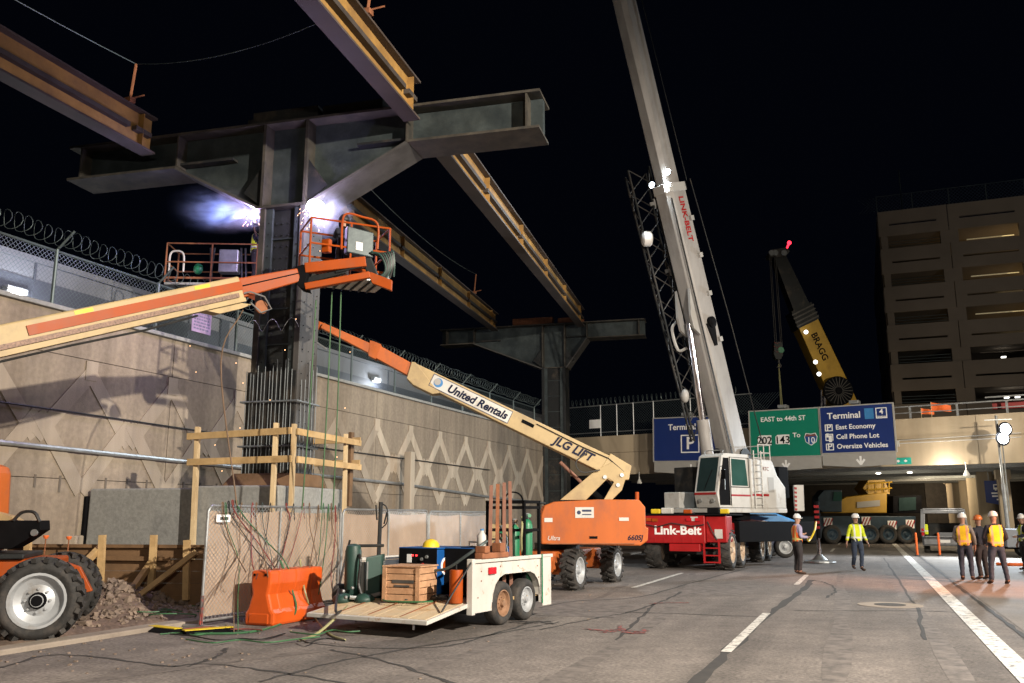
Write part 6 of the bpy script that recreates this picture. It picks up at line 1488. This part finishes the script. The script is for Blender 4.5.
bottle(-.46, 2.2, .11, 1.2, 'gas_green', 'tall green gas bottle in the middle of the trailer rack')
bottle(-.24, 2.3, .1, 1.3, 'gas_green', 'tallest green gas bottle, at the right end of the trailer rack', 'gas_green')
bottle(-.5, 1.75, .15, .95, 'boom_white', 'stout white gas bottle in front of the trailer rack')
b = MB(); b.path(smooth_pts([TP(-.5, 1.68, 1.4), TP(-.38, 1.52, 1.3), TP(-.42, 1.56, 1.1), TP(-.35, 1.58, .7)], 5), .018, 6); solo('hose', 'dark hose looping in front of the white gas bottle', 'hose', b, 'hose_black')
b = MB(); b.path(smooth_pts([TP(-.24, 2.1, 1.75), TP(-.12, 1.9, 1.6), TP(-.14, 1.9, 1.3), TP(-.2, 2.1, .9)], 5), .02, 6); solo('hose', 'pale yellow hose hanging on the green bottles', 'hose', b, 'hose_yellow')
U = Thing('job_box', 'tan steel job box standing on the ground beyond the trailer', 'box', gp(488, 590) + HD * 4, YAW)
m = MB(); m.box(-.75, .75, 0, .8, .1, 1.2); U.part('body', m, 'cream', bevel=.02); m = MB(); m.prism([(-.77, -.02, 1.2), (-.77, .82, 1.2), (-.77, .82, 1.55), (-.77, .25, 1.55)], (1.54, 0, 0)); U.part('lid', m, 'cream', bevel=.01)
m = MB(); m.box(-.75, .75, -.03, -.002, 1.1, 1.14); U.part('seam', m, 'steel_dark')
p = dp(482, 540, 15.6); U = Thing('jerry_jug', 'small white plastic jug beside the brown steel uprights', 'jug', V((p.x, p.y, 1.3 - .05)), YAW)
m = MB(); m.lathe((0, 0, 0), UZ, [(0, .08), (.03, .09), (.18, .09), (.24, .04), (.27, .03)], 12); U.part('body', m, 'white_paint', smooth=True); m = MB(); m.lathe((0, 0, .27), UZ, [(0, .033), (.03, .033)], 10); U.part('cap', m, 'truck_sky')
b = MB(); p = dp(482, 551, 15.6); b.box(p.x - .3, p.x + .3, p.y - .25, p.y + .25, dz, 1.25); solo('tool_chest', 'black tool chest on the trailer below the white jug', 'tool chest', b, 'black', bevel=.02)
U = Thing('steel_bracket', 'rusty steel bracket lying across the top rail of the white trailer', 'bracket', TP(.0, .75, 1.09), ta)
m = MB(); m.box(-.08, .07, -.5, .35, 0, .09); m.box(-.1, .09, -.45, -.3, .091, .2); U.part('plate', m, 'rusty', bevel=.01); m = MB(); m.box(-.09, .08, .05, .2, .092, .24); U.part('clip', m, 'rusty', bevel=.01)
# tar spill and leaves by the wheels
b = MB(); c_ = gp(530, 622); ribbon(b, [c_ + V((-.3, -.2, 0)), c_, c_ + V((.35, .1, 0))], .14, .0105, .06); ribbon(b, [c_ + V((-.1, -.3, 0)), c_ + V((.15, -.1, 0)), c_ + V((.5, -.15, 0))], .08, .0115, .06); struct('oil_stain', b, 'tar')
# ================================================================== HOSES AND ROPES
HG = 'hoses and leads hanging over the fence'
def hose(pts, r, mat, label, group=HG, name='hose'):
    b = MB(); b.path(smooth_pts(pts, 6), r, 6); return solo(name, label, 'rope' if name == 'rope' else 'hose', b, mat, group, smooth=True)
def fd(x): return 14.75 + (x - 207) * (18.0 - 14.75) / (343 - 207)      # distance of the fence panel's face
def hp(x, y, o=-.12): return dp(x, y, fd(x) + o)
H = [([(222, 505), (224, 520), (233, 548), (246, 572)], .0095, 'hose_brown', 'brown hose at the far left of the fence, hanging to the barrier end'),
     ([(228, 504), (233, 518), (252, 545), (276, 575), (284, 598)], .010, 'hose_black', 'black hose slanting from the fence corner down across the barrier'),
     ([(232, 503), (238, 517), (262, 548), (285, 585), (300, 606)], .011, 'hose_red', 'red hose slanting down the fence beside a green one'),
     ([(236, 503), (247, 520), (270, 545), (284, 560), (295, 585), (302, 608)], .012, 'hose_green', 'bright green hose crossing the fence and draped over the barrier'),
     ([(252, 506), (251, 530), (252, 560), (254, 570)], .0095, 'hose_red', 'dark red hose hanging straight down left of the middle post'),
     ([(256, 506), (257, 530), (265, 560), (272, 600), (277, 618)], .0095, 'hose_brown', 'brown hose hanging down to the barrier foot'),
     ([(286, 506), (290, 520), (285, 545), (279, 570)], .0095, 'hose_red', 'red hose curving right of the middle fence post'),
     ([(293, 507), (288, 530), (282, 553), (268, 580)], .010, 'hose_black', 'black hose curving left over the barrier'),
     ([(318, 508), (316, 530), (310, 565), (309, 580)], .0095, 'hose_brown', 'brown hose hanging near the right edge of the first panel'),
     ([(328, 508), (326, 540), (321, 580), (318, 598)], .0095, 'hose_green', 'thin green hose hanging near the right edge of the first panel'),
     ([(335, 509), (335, 540), (331, 575), (334, 600)], .0095, 'hose_red', 'thin red hose hanging beside the end post of the first panel')]
def y_end(pts): return pts[-1][0] < 240 or pts[-1][0] > 316
tones = ['thin dusty green hose', 'thin brown lead', 'thin pale hose', 'thin black lead', 'thin red lead', 'thin grey lead']
for k, x in enumerate((225, 241, 262, 270, 303, 309, 323, 331, 338)):
    x2 = x + (14, -6, 9, -14, -22, 6, -10, 8, -5)[k]
    H.append(([(x, 506), (x + (x2 - x) * .2, 528), (x + (x2 - x) * .7 + 3, 556), (x2, 579)], .007, ('hose_green', 'hose_brown', 'galv_dark', 'hose_black', 'hose_red', 'hose_brown')[k % 6], tones[k % 6] + ' hanging on the fence ' + ('at its left corner', 'just right of the white tag', 'left of the middle post', 'close beside the middle post', 'between middle post and right edge', 'right of the orange barrier top', 'between two ropes near the right edge', 'beside the thin green hose', 'at the end post')[k]))
for pts, r, mt, lb in H:
    q = [hp(x, y, -.10 if y < 560 else -1.15) for x, y in pts]
    if y_end(pts): q.append(q[-1] + V((.04, -.05, -.3))); q.append(V((q[-1].x + .12, q[-1].y - .1, .02)))
    hose([q[0] + HD * .16 - UZ * .25, q[0] + UZ * .03 + HD * .06] + q[0:] if True else q, r, mt, lb)
hose([hp(280, 560, -.9), hp(292, 590, -1.2), hp(296, 610, -1.4), gp(285, 622, .03), gp(250, 632, .02), gp(190, 634, .02)], .017, 'hose_green', 'green hose running off the barrier along the ground')
hose([hp(300, 560, -.7), hp(305, 592, -1.3), gp(315, 618, .03), gp(330, 634, .02), gp(345, 640, .02)], .017, 'hose_yellow', 'yellow green hose leading from the barrier towards the ramp')
hose([deck(356, 596, .36), gp(345, 609, .32), gp(318, 633, .03), gp(300, 640, .02)], .022, 'hose_yellow', 'pale thick hose running from the pump unit off the ramp')
hose([deck(352, 600, .34), deck(340, 612, .3), dp(336, 604, 14.2), hp(345, 560, -.3), hp(350, 540, -.2)], .022, 'hose_black', 'black cable rising beside the pump unit to the fence')
for k in range(9):
    c_ = gp(168 + rnd.uniform(-18, 22), 614 + rnd.uniform(-6, 8)); pts = [c_ + V((rnd.uniform(.2, .5) * math.cos(a_ * .9 + k), rnd.uniform(.2, .45) * math.sin(a_ * .9 + k), .03 + rnd.uniform(0, .16))) for a_ in range(9)]
    hose(pts, .011, 'hose_green' if k % 3 else 'hose_black', 'tangled hose in the heap on the ground left of the fence', 'tangled hoses in the heap')
for k, (x0, x1, y0, cl) in enumerate(((160, 250, 632, 'hose_green'), (170, 285, 637, 'hose_black'), (178, 262, 629, 'hose_red'), (186, 320, 640, 'hose_green'), (300, 345, 642, 'hose_black'), (290, 360, 633, 'hose_green'))):
    pts = [gp(x0 + (x1 - x0) * t_ / 5, y0 + rnd.uniform(-4, 3), .02 + .01 * k) for t_ in range(6)]
    hose(pts, .011, cl, ['green hose lying along the yellow cable ramp', 'black hose lying across the road in front of the cable ramp', 'red hose lying behind the yellow cable ramp', 'long green hose lying on the road below the barrier', 'black hose lying under the ramp corner', 'green hose lying behind the ramp corner'][k], 'hoses lying on the road')
for k, (xa, ya, xb, yb, cl, D0, D1) in enumerate(((332, 292, 321, 510, 'rope_green', 16.9, 17.3), (341, 292, 333, 510, 'rope_green', 17.0, 17.7), (316, 300, 302, 510, 'rope_green', 17.0, 16.9), (243, 310, 221, 350, 'hose_brown', 16.2, 16.0))):
    a = dp(xa, ya, D0); c = dp(xb, yb, D1) if k < 3 else dp(237, 506, 15.3)
    mid_ = a.lerp(c, .5) + V((.05, -.05, -.05)) if k < 3 else dp(221, 362, 15.9)
    hose([a, mid_, c], .013, cl, ['green rope hanging from the near basket, left of the rightmost rope', 'rightmost green rope hanging from the near basket to the fence', 'green rope hanging down in front of the near steel column', 'brown rope hanging from the boom end left of the steel column'][k], 'ropes hanging from the near boom lift', 'rope')
def ramp(a, c, label):
    a, c = V(a), V(c); d = (c - a).normalized(); n = V((-d.y, d.x, 0)); U = Thing('cable_ramp', label, 'cable ramp', a, 0, 'cable ramps at the fence corner', True)
    m = MB(); s = .2
    m.prism([a - n * s + UZ * .01, a - n * .08 + UZ * .06, a + n * .08 + UZ * .06, a + n * s + UZ * .01], c - a); U.part('body', m, 'black', bevel=.006)
    m = MB(); m.prism([a - n * .075 + UZ * .0615, a - n * .075 + UZ * .072, a + n * .075 + UZ * .072, a + n * .075 + UZ * .0615], c - a); U.part('lid', m, 'yellow_plastic')
ramp(gp(152, 630), gp(178, 633), 'yellow and black cable ramp section nearest the boom lift')
ramp(gp(183, 635), gp(232, 631), 'yellow and black cable ramp section at the foot of the fence')
# ================================================================== PEOPLE
def skin_mesh(name, verts, edges, radii, roots, sub=2):
    me = bpy.data.meshes.new(name); me.from_pydata(verts, edges, []); o = bpy.data.objects.new(name, me); COL.objects.link(o)
    o.modifiers.new('s', 'SKIN'); sv = me.skin_vertices[0].data
    for i, r in enumerate(radii): sv[i].radius = r if isinstance(r, tuple) else (r, r); sv[i].use_root = i in roots
    s = o.modifiers.new('u', 'SUBSURF'); s.levels = sub; s.render_levels = sub
    dg = bpy.context.evaluated_depsgraph_get(); r = bpy.data.meshes.new_from_object(o.evaluated_get(dg)); bpy.data.objects.remove(o); bpy.data.meshes.remove(me); return r
def person(label, loc, facing, vest='vest_yellow', sleeves='shirt_grey', trousers='jeans', hat='hat_white', h=1.78, larm=None, rarm=None, lleg=None, rleg=None, lean=0.0, group='workers on site', hood=False, seat=0.0):
    """front is -y; arms and legs as (elbow, wrist) and (knee, ankle)"""
    k = h / 1.75; F = V(facing); rz = math.atan2(F.y, F.x) + R(90)
    larm = larm or [(.25, .02, 1.13), (.27, -.06, .88)]; rarm = rarm or [(-.25, .02, 1.13), (-.27, -.06, .88)]
    lleg = lleg or [(.115, -.02, .5), (.12, .03, .09)]; rleg = rleg or [(-.115, -.02, .5), (-.12, .03, .09)]
    vs, es, rs = [], [], []
    def add(p, r, par=None):
        vs.append(tuple(c_ * k for c_ in p)); rs.append(tuple(q * k for q in r) if isinstance(r, tuple) else r * k)
        if par is not None: es.append((par, len(vs) - 1))
        return len(vs) - 1
    ly = lambda z: -lean * max(0, z - .95)
    pel = add((0, 0, .95), (.155, .115)); sp1 = add((0, ly(1.12), 1.12), (.145, .105), pel); ch = add((0, ly(1.33), 1.33), (.165, .12), sp1)
    nk0 = add((0, ly(1.47) + .01, 1.46), (.09, .07), ch); nk = add((0, ly(1.53), 1.53), .055, nk0)
    hd0 = add((0, ly(1.6) - .015, 1.59), (.07, .082), nk); hd1 = add((0, ly(1.67) - .01, 1.675), (.08, .098), hd0); add((0, ly(1.74), 1.745), (.06, .075), hd1)
    hands = []
    for sx, arm in ((1, larm), (-1, rarm)):
        s0 = add((sx * .175, ly(1.42), 1.415), .07, ch); el = V(arm[0]); wr = V(arm[1])
        e0 = add(tuple(V((sx * .19, ly(1.4), 1.40)).lerp(el, .55)), .05, s0); e1 = add(tuple(el), .043, e0); m1 = add(tuple(el.lerp(wr, .45)), .042, e1); w0 = add(tuple(wr), .028, m1)
        d = (wr - el).normalized(); pm = wr + d * .055; p0 = add(tuple(pm), (.036, .022), w0); p1 = add(tuple(wr + d * .095), (.036, .018), p0); hands.append((sx, wr, d))
    for sx, leg in ((1, lleg), (-1, rleg)):
        h0 = add((sx * .095, 0, .9), .098, pel); kn = V(leg[0]); an = V(leg[1])
        t0 = add(tuple(V((sx * .1, 0, .88)).lerp(kn, .5)), .082, h0); k0 = add(tuple(kn), .06, t0); c0 = add(tuple(kn.lerp(an, .4)), .056, k0); a0 = add(tuple(an), .042, c0)
        fdir = V((sx * .12, -1, 0)).normalized(); hl = add(tuple(an + V((0, .03, -.045))), .04, a0); t1_ = add(tuple(an + fdir * .11 + V((0, 0, -.055))), (.045, .032), a0); add(tuple(an + fdir * .19 + V((0, 0, -.062))), (.036, .025), t1_)
    body = skin_mesh('person_body', vs, es, rs, {0}, 2)
    bm = bmesh.new(); bm.from_mesh(body); bpy.data.meshes.remove(body)
    # fingers, thumb, nose, ears, eyes
    extra = []
    for sx, wr, d in hands:
        x = d.cross(V((0, 1, 0))).normalized(); x = V((0, -1, 0)) - d * d.dot(V((0, -1, 0))); x.normalize(); nrm = d.cross(x) * sx
        fv, fe, fr_ = [], [], []
        for i, (o_, L_) in enumerate(((-.027, .062), (-.009, .076), (.009, .082), (.027, .074))):
            b0 = wr + d * .085 + x * o_; b1 = b0 + d * L_ * .5 + nrm * .006; b2 = b0 + d * L_ + nrm * .024; i0 = len(fv)
            fv += [tuple(q * k) for q in (b0, b1, b2)]; fe += [(i0, i0 + 1), (i0 + 1, i0 + 2)]; fr_ += [.0095 * k, .009 * k, .007 * k]
        i0 = len(fv); fv += [tuple(q * k) for q in (wr + d * .03 + x * .02, wr + d * .065 + x * .05 + nrm * .01, wr + d * .1 + x * .055 + nrm * .022)]; fe += [(i0, i0 + 1), (i0 + 1, i0 + 2)]; fr_ += [.012 * k, .0105 * k, .008 * k]
        extra.append(skin_mesh('fingers', fv, fe, fr_, set(range(0, len(fv), 3)), 1))
    for me in extra: bm.from_mesh(me); bpy.data.meshes.remove(me)
    hy = ly(1.66) - .01
    def ball(c_, r, sc, mi):
        g = bmesh.ops.create_uvsphere(bm, u_segments=8, v_segments=6, radius=1, matrix=Matrix.Translation(V(c_) * k) @ Matrix.Diagonal((r * sc[0] * k, r * sc[1] * k, r * sc[2] * k, 1)))
        for v in g['verts']:
            for f in v.link_faces: f.material_index = mi
    ball((0, hy - .098, 1.645), .016, (.8, 1.1, 1.4), 0); ball((.079, hy + .01, 1.655), .02, (.4, .8, 1.3), 0); ball((-.079, hy + .01, 1.655), .02, (.4, .8, 1.3), 0)
    ball((.03, hy - .088, 1.672), .009, (1.2, .6, .8), 1); ball((-.03, hy - .088, 1.672), .009, (1.2, .6, .8), 1); ball((0, hy - .086, 1.605), .014, (1.6, .5, .5), 1)
    me = bpy.data.meshes.new('body'); bm.to_mesh(me); me.materials.append(M['skin']); me.materials.append(M['eye'])
    for p_ in me.polygons: p_.use_smooth = True
    U = Thing('person', label, 'person', loc, rz, group)
    bo = bpy.data.objects.new('body', me); COL.objects.link(bo); bo.parent = U.o
    # clothing: the body's own surface, let out and cut at the hems
    bones = [('torso', vs[pel], vs[sp1]), ('torso', vs[sp1], vs[ch]), ('torso', vs[ch], vs[nk0]), ('head', vs[nk], vs[hd1])]
    for sx, arm in ((1, larm), (-1, rarm)):
        s_ = V((sx * .2, ly(1.4), 1.40)) * k; el = V(arm[0]) * k; wr = V(arm[1]) * k; bones += [('upper', s_.lerp(el, .12), el), ('fore', el, wr - (wr - el) * .03), ('hand', wr + (wr - el).normalized() * .03, wr + (wr - el).normalized() * .2)]
    for sx, leg in ((1, lleg), (-1, rleg)):
        kn = V(leg[0]) * k; an = V(leg[1]) * k; bones += [('leg', V((sx * .095, 0, .9)) * k, kn), ('leg', kn, an + (kn - an) * .18), ('foot', an + (kn - an) * .12, an), ('foot', an, an + V((sx * .02, -.19, -.05)) * k)]
    from mathutils.geometry import intersect_point_line
    def region(p):
        best = None
        for nm, a, c in bones:
            a, c = V(a), V(c); q, t_ = intersect_point_line(p, a, c); q = a if t_ < 0 else c if t_ > 1 else q; dd = (p - q).length
            dd -= {'torso': .13, 'head': .09, 'leg': .085, 'upper': .05, 'fore': .042, 'hand': .03, 'foot': .045}[nm] * k
            if best is None or dd < best[0]: best = (dd, nm)
        return best[1]
    reg = [region(v.co) for v in me.vertices]
    def garment(name, test, out, mat, wob=.006):
        b2 = bmesh.new(); b2.from_mesh(me); b2.verts.ensure_lookup_table(); b2.normal_update()
        kill = [f for f in b2.faces if f.material_index or not all(test(reg[v.index], v.co / k) for v in f.verts)]
        nr = {v.index: v.normal.copy() for v in b2.verts}
        from mathutils import noise
        for v in b2.verts: v.co = v.co + nr[v.index] * (out * k + wob * noise.noise(v.co * 14))
        bmesh.ops.delete(b2, geom=kill, context='FACES')
        if not b2.faces: b2.free(); return
        m2 = bpy.data.meshes.new(name); b2.to_mesh(m2); b2.free(); m2.materials.append(M[mat])
        for p_ in m2.polygons: p_.use_smooth = True
        o = bpy.data.objects.new(name, m2); COL.objects.link(o); o.parent = U.o; so = o.modifiers.new('thick', 'SOLIDIFY'); so.thickness = .004; return o
    garment('trousers', lambda r, p: r == 'leg' or (r == 'torso' and p.z < 1.03), .014, trousers, .012)
    garment('shirt', lambda r, p: r in ('torso', 'upper', 'fore') and p.z > .96 and p.z < 1.53, .012, sleeves)
    if vest: garment('vest', lambda r, p: (r == 'torso' and .93 < p.z < 1.47) and abs(p.x) < .2, .03, vest, .008)
    garment('boots', lambda r, p: r == 'foot', .01, 'boots', .002)
    garment('tool_belt', lambda r, p: r in ('torso', 'leg') and .955 < p.z < 1.04, .03, 'hat_dark', .0)
    hb = V((0, ly(1.7) - .005, 1.705)) * k
    if hat:
        m = MB(); m.lathe(hb, UZ, [(0, .118), (.03, .122), (.08, .108), (.12, .075), (.14, .03)], 18); m.sphere(hb + V((0, 0, .125)), .02, (1, 4, 1)); m.lathe(hb + V((0, -.045, -.008)), UZ, [(0, .125), (.014, .12)], 18); U.part('hard_hat', m, hat, smooth=True)
    if hood:
        m = MB(); m.sphere(hb + V((0, -.05, -.04)), .13, (.9, .85, 1.25)); U.part('welding_mask', m, 'black', smooth=True)
    return U
HDn = -HD
person('worker in orange vest and white hard hat holding a yellow tape', gp(799, 574), RT * .85 + HD * .15, 'vest_orange', 'shirt_lilac', 'dark_trousers', 'hat_white', 1.76,
       larm=[(.24, -.02, 1.16), (.18, -.27, 1.2)], rarm=[(-.25, .0, 1.14), (-.14, -.26, 1.12)], lean=.06)
person('worker in lime jacket and white hard hat walking towards the camera', gp(859, 570.5), HDn + RT * .05, 'vest_lime', 'vest_lime', 'jeans', 'hat_white', 1.78,
       larm=[(.27, .05, 1.14), (.33, -.05, .9)], rarm=[(-.27, .03, 1.14), (-.33, .03, .89)], lleg=[(.09, -.1, .52), (.06, -.08, .1)], rleg=[(-.1, .03, .49), (-.08, .24, .14)])
person('worker in yellow vest and blue jeans standing in side view, left of the group', gp(968, 580), RT * .55 + HD * .85, 'vest_yellow', 'shirt_grey', 'jeans', 'hat_white', 1.78,
       larm=[(.25, -.03, 1.15), (.18, -.2, 1.02)], rarm=[(-.26, .02, 1.13), (-.25, -.08, .9)])
person('worker in dark clothes and orange hard hat standing between two yellow vests', gp(984, 579.5), HD * .9 - RT * .3, None, 'shirt_dark', 'dark_trousers', 'hat_orange', 1.72)
person('worker in yellow vest seen from behind with feet apart, right of the group', gp(1000, 584), HD + RT * .15, 'vest_yellow', 'shirt_dark', 'jeans', 'hat_white', 1.82,
       larm=[(.27, -.03, 1.16), (.2, -.2, 1.02)], rarm=[(-.28, -.02, 1.15), (-.2, -.2, 1.05)], lleg=[(.16, -.01, .5), (.2, .03, .09)], rleg=[(-.15, -.01, .5), (-.19, .03, .09)])
person('worker in lime vest cut off at the right edge beyond the floodlight mast', gp(1027, 570), -RT, 'vest_lime', 'shirt_dark', 'dark_trousers', 'hat_white', 1.76, larm=[(.25, -.06, 1.15), (.2, -.3, 1.1)])
w1 = PB2(2.18, .45, 0); person('welder in yellow vest working in the far basket left of the steel column', w1, RT + HD * .3, 'vest_lime', 'shirt_dark', 'dark_trousers', 'hat_dark', 1.72, larm=[(.24, -.14, 1.25), (.15, -.36, 1.38)], rarm=[(-.24, -.14, 1.25), (-.12, -.36, 1.4)], group='welders in the baskets', hood=True)
w2 = PB1(.8, .55, 0); person('welder in dark clothes crouching in the near orange basket', w2, HD - RT * .2, None, 'shirt_dark', 'dark_trousers', 'hat_dark', 1.36, larm=[(.24, -.16, 1.25), (.12, -.36, 1.42)], rarm=[(-.24, -.16, 1.25), (-.1, -.36, 1.45)], group='welders in the baskets', hood=True, lean=.15)
b = MB(); q0 = gp(799, 574); tp0 = q0 + UZ * 1.12 + RT * .32
b.path(smooth_pts([tp0, dp(809, 541, 29.6), dp(814.5, 531, 30), dp(816, 522, 30.5)], 6), .03, 5); solo('measuring_tape', 'yellow tape held by the worker in the orange vest', 'tape', b, 'yellow_plastic')
# ================================================================== WELDING ARCS, SMOKE, SPARKS
W1 = MG @ V((-.98, -.12, 8.96)); W2 = MG @ V((.92, -.6, 8.84))
for p_, pw_, lb, r in ((W1, 190, 'white hot welding arc under the left haunch of the near pier', .1), (W2, 110, 'white hot welding arc under the right haunch above the near basket', .17)):
    t_ = MB(); t_.sphere(p_, r, (1.3, 1, .9), 10); solo('welding_arc', lb, 'welding arc', t_, 'arc', 'welding arcs')
    lamp('arc_lamp', 'POINT', p_ - HD * .22 - UZ * .06, pw_, (.66, .5, 1), .12)
b = MB()
for px, py, D in ((190, 346, 18), (240, 428, 18), (236, 363, 18), (196, 372, 18), (215, 445, 18), (345, 408, 19), (350, 352, 19), (296, 319, 18), (243, 383, 18), (337, 457, 19), (222, 471, 18), (320, 251, 17), (262, 290, 17), (330, 330, 18), (285, 350, 17.5), (270, 400, 18)):
    b.sphere(dp(px, py, D), .0075, n=6)
for p_, n_ in ((W1, 16), (W2, 30)):
    for k in range(n_):
        an = rnd.uniform(-2.9, -.2); L_ = rnd.uniform(.15, .4 if n_ < 20 else .6); dv = RT * math.cos(an) * .7 + UZ * math.sin(an) + HD * rnd.uniform(-.6, .1); s0_ = p_ + dv * L_; b.tube(s0_, s0_ + dv * rnd.uniform(.02, .07) - UZ * .02, .0028, 4)
solo('sparks', 'scattered glowing welding sparks falling below the near pier crosshead', 'sparks', b, 'spark', kind='stuff')
def smoke(name, label, c, sc, dens, rotz, tail=False):
    m = bpy.data.materials.new(name); m.use_nodes = True; nt = m.node_tree; N = nt.nodes; L = nt.links; N.remove(N['Principled BSDF'])
    pv = N.new('ShaderNodeVolumePrincipled'); L.new(pv.outputs[0], N['Material Output'].inputs['Volume'])
    pv.inputs['Color'].default_value = (.8, .85, 1, 1); pv.inputs['Anisotropy'].default_value = .2
    tc = N.new('ShaderNodeTexCoord'); ln = N.new('ShaderNodeVectorMath'); ln.operation = 'LENGTH'; L.new(tc.outputs['Object'], ln.inputs[0])
    fo = N.new('ShaderNodeMapRange'); fo.interpolation_type = 'SMOOTHSTEP'; fo.inputs[1].default_value = .2; fo.inputs[2].default_value = .98; fo.inputs[3].default_value = 1; fo.inputs[4].default_value = 0; L.new(ln.outputs['Value'], fo.inputs[0])
    if tail:
        ds = N.new('ShaderNodeVectorMath'); ds.operation = 'DISTANCE'; L.new(tc.outputs['Object'], ds.inputs[0]); ds.inputs[1].default_value = (.8, 0, -.1)
        f2 = N.new('ShaderNodeMapRange'); f2.inputs[1].default_value = .0; f2.inputs[2].default_value = 1.75; f2.inputs[3].default_value = 1; f2.inputs[4].default_value = 0; L.new(ds.outputs['Value'], f2.inputs[0])
        pw = N.new('ShaderNodeMath'); pw.operation = 'POWER'; L.new(f2.outputs[0], pw.inputs[0]); pw.inputs[1].default_value = 2.2
        mm_ = N.new('ShaderNodeMath'); mm_.operation = 'MULTIPLY'; L.new(fo.outputs[0], mm_.inputs[0]); L.new(pw.outputs[0], mm_.inputs[1]); fo = mm_
    nz = N.new('ShaderNodeTexNoise'); nz.inputs['Scale'].default_value = 2.4; nz.inputs['Detail'].default_value = 4; nz.inputs['Distortion'].default_value = .8; L.new(tc.outputs['Object'], nz.inputs['Vector'])
    mr = N.new('ShaderNodeMapRange'); mr.inputs[1].default_value = .42; mr.inputs[2].default_value = .72; mr.inputs[3].default_value = .05; L.new(nz.outputs[0], mr.inputs[0])
    mu = N.new('ShaderNodeMath'); mu.operation = 'MULTIPLY'; L.new(fo.outputs[0], mu.inputs[0]); L.new(mr.outputs[0], mu.inputs[1])
    m2 = N.new('ShaderNodeMath'); m2.operation = 'MULTIPLY'; L.new(mu.outputs[0], m2.inputs[0]); m2.inputs[1].default_value = dens; L.new(m2.outputs[0], pv.inputs['Density'])
    b = MB(); b.sphere((0, 0, 0), 1, n=24); o = b.obj('smoke', m); o.location = c; o.scale = sc; o.rotation_euler = (0, 0, rotz); o['kind'] = 'stuff'; o['label'] = label; o['category'] = 'smoke'; return o
lamp('arc_lamp', 'SPOT', W1 - RT * .12, 900, (.26, .38, 1), .05, W1 - RT * 3 + UZ * .25, 70, .9)  # extra blue spot beside the arc, added to make the smoke glow
smoke('smoke', 'bluish welding smoke drifting left from the arc under the left haunch', dp(222, 207, 20.6), (1.75, .55, .75), 11, YAW, True)
smoke('smoke', 'bright bluish welding smoke round the arc above the near basket', dp(330, 216, 19.7), (.68, .42, .68), 7, YAW)
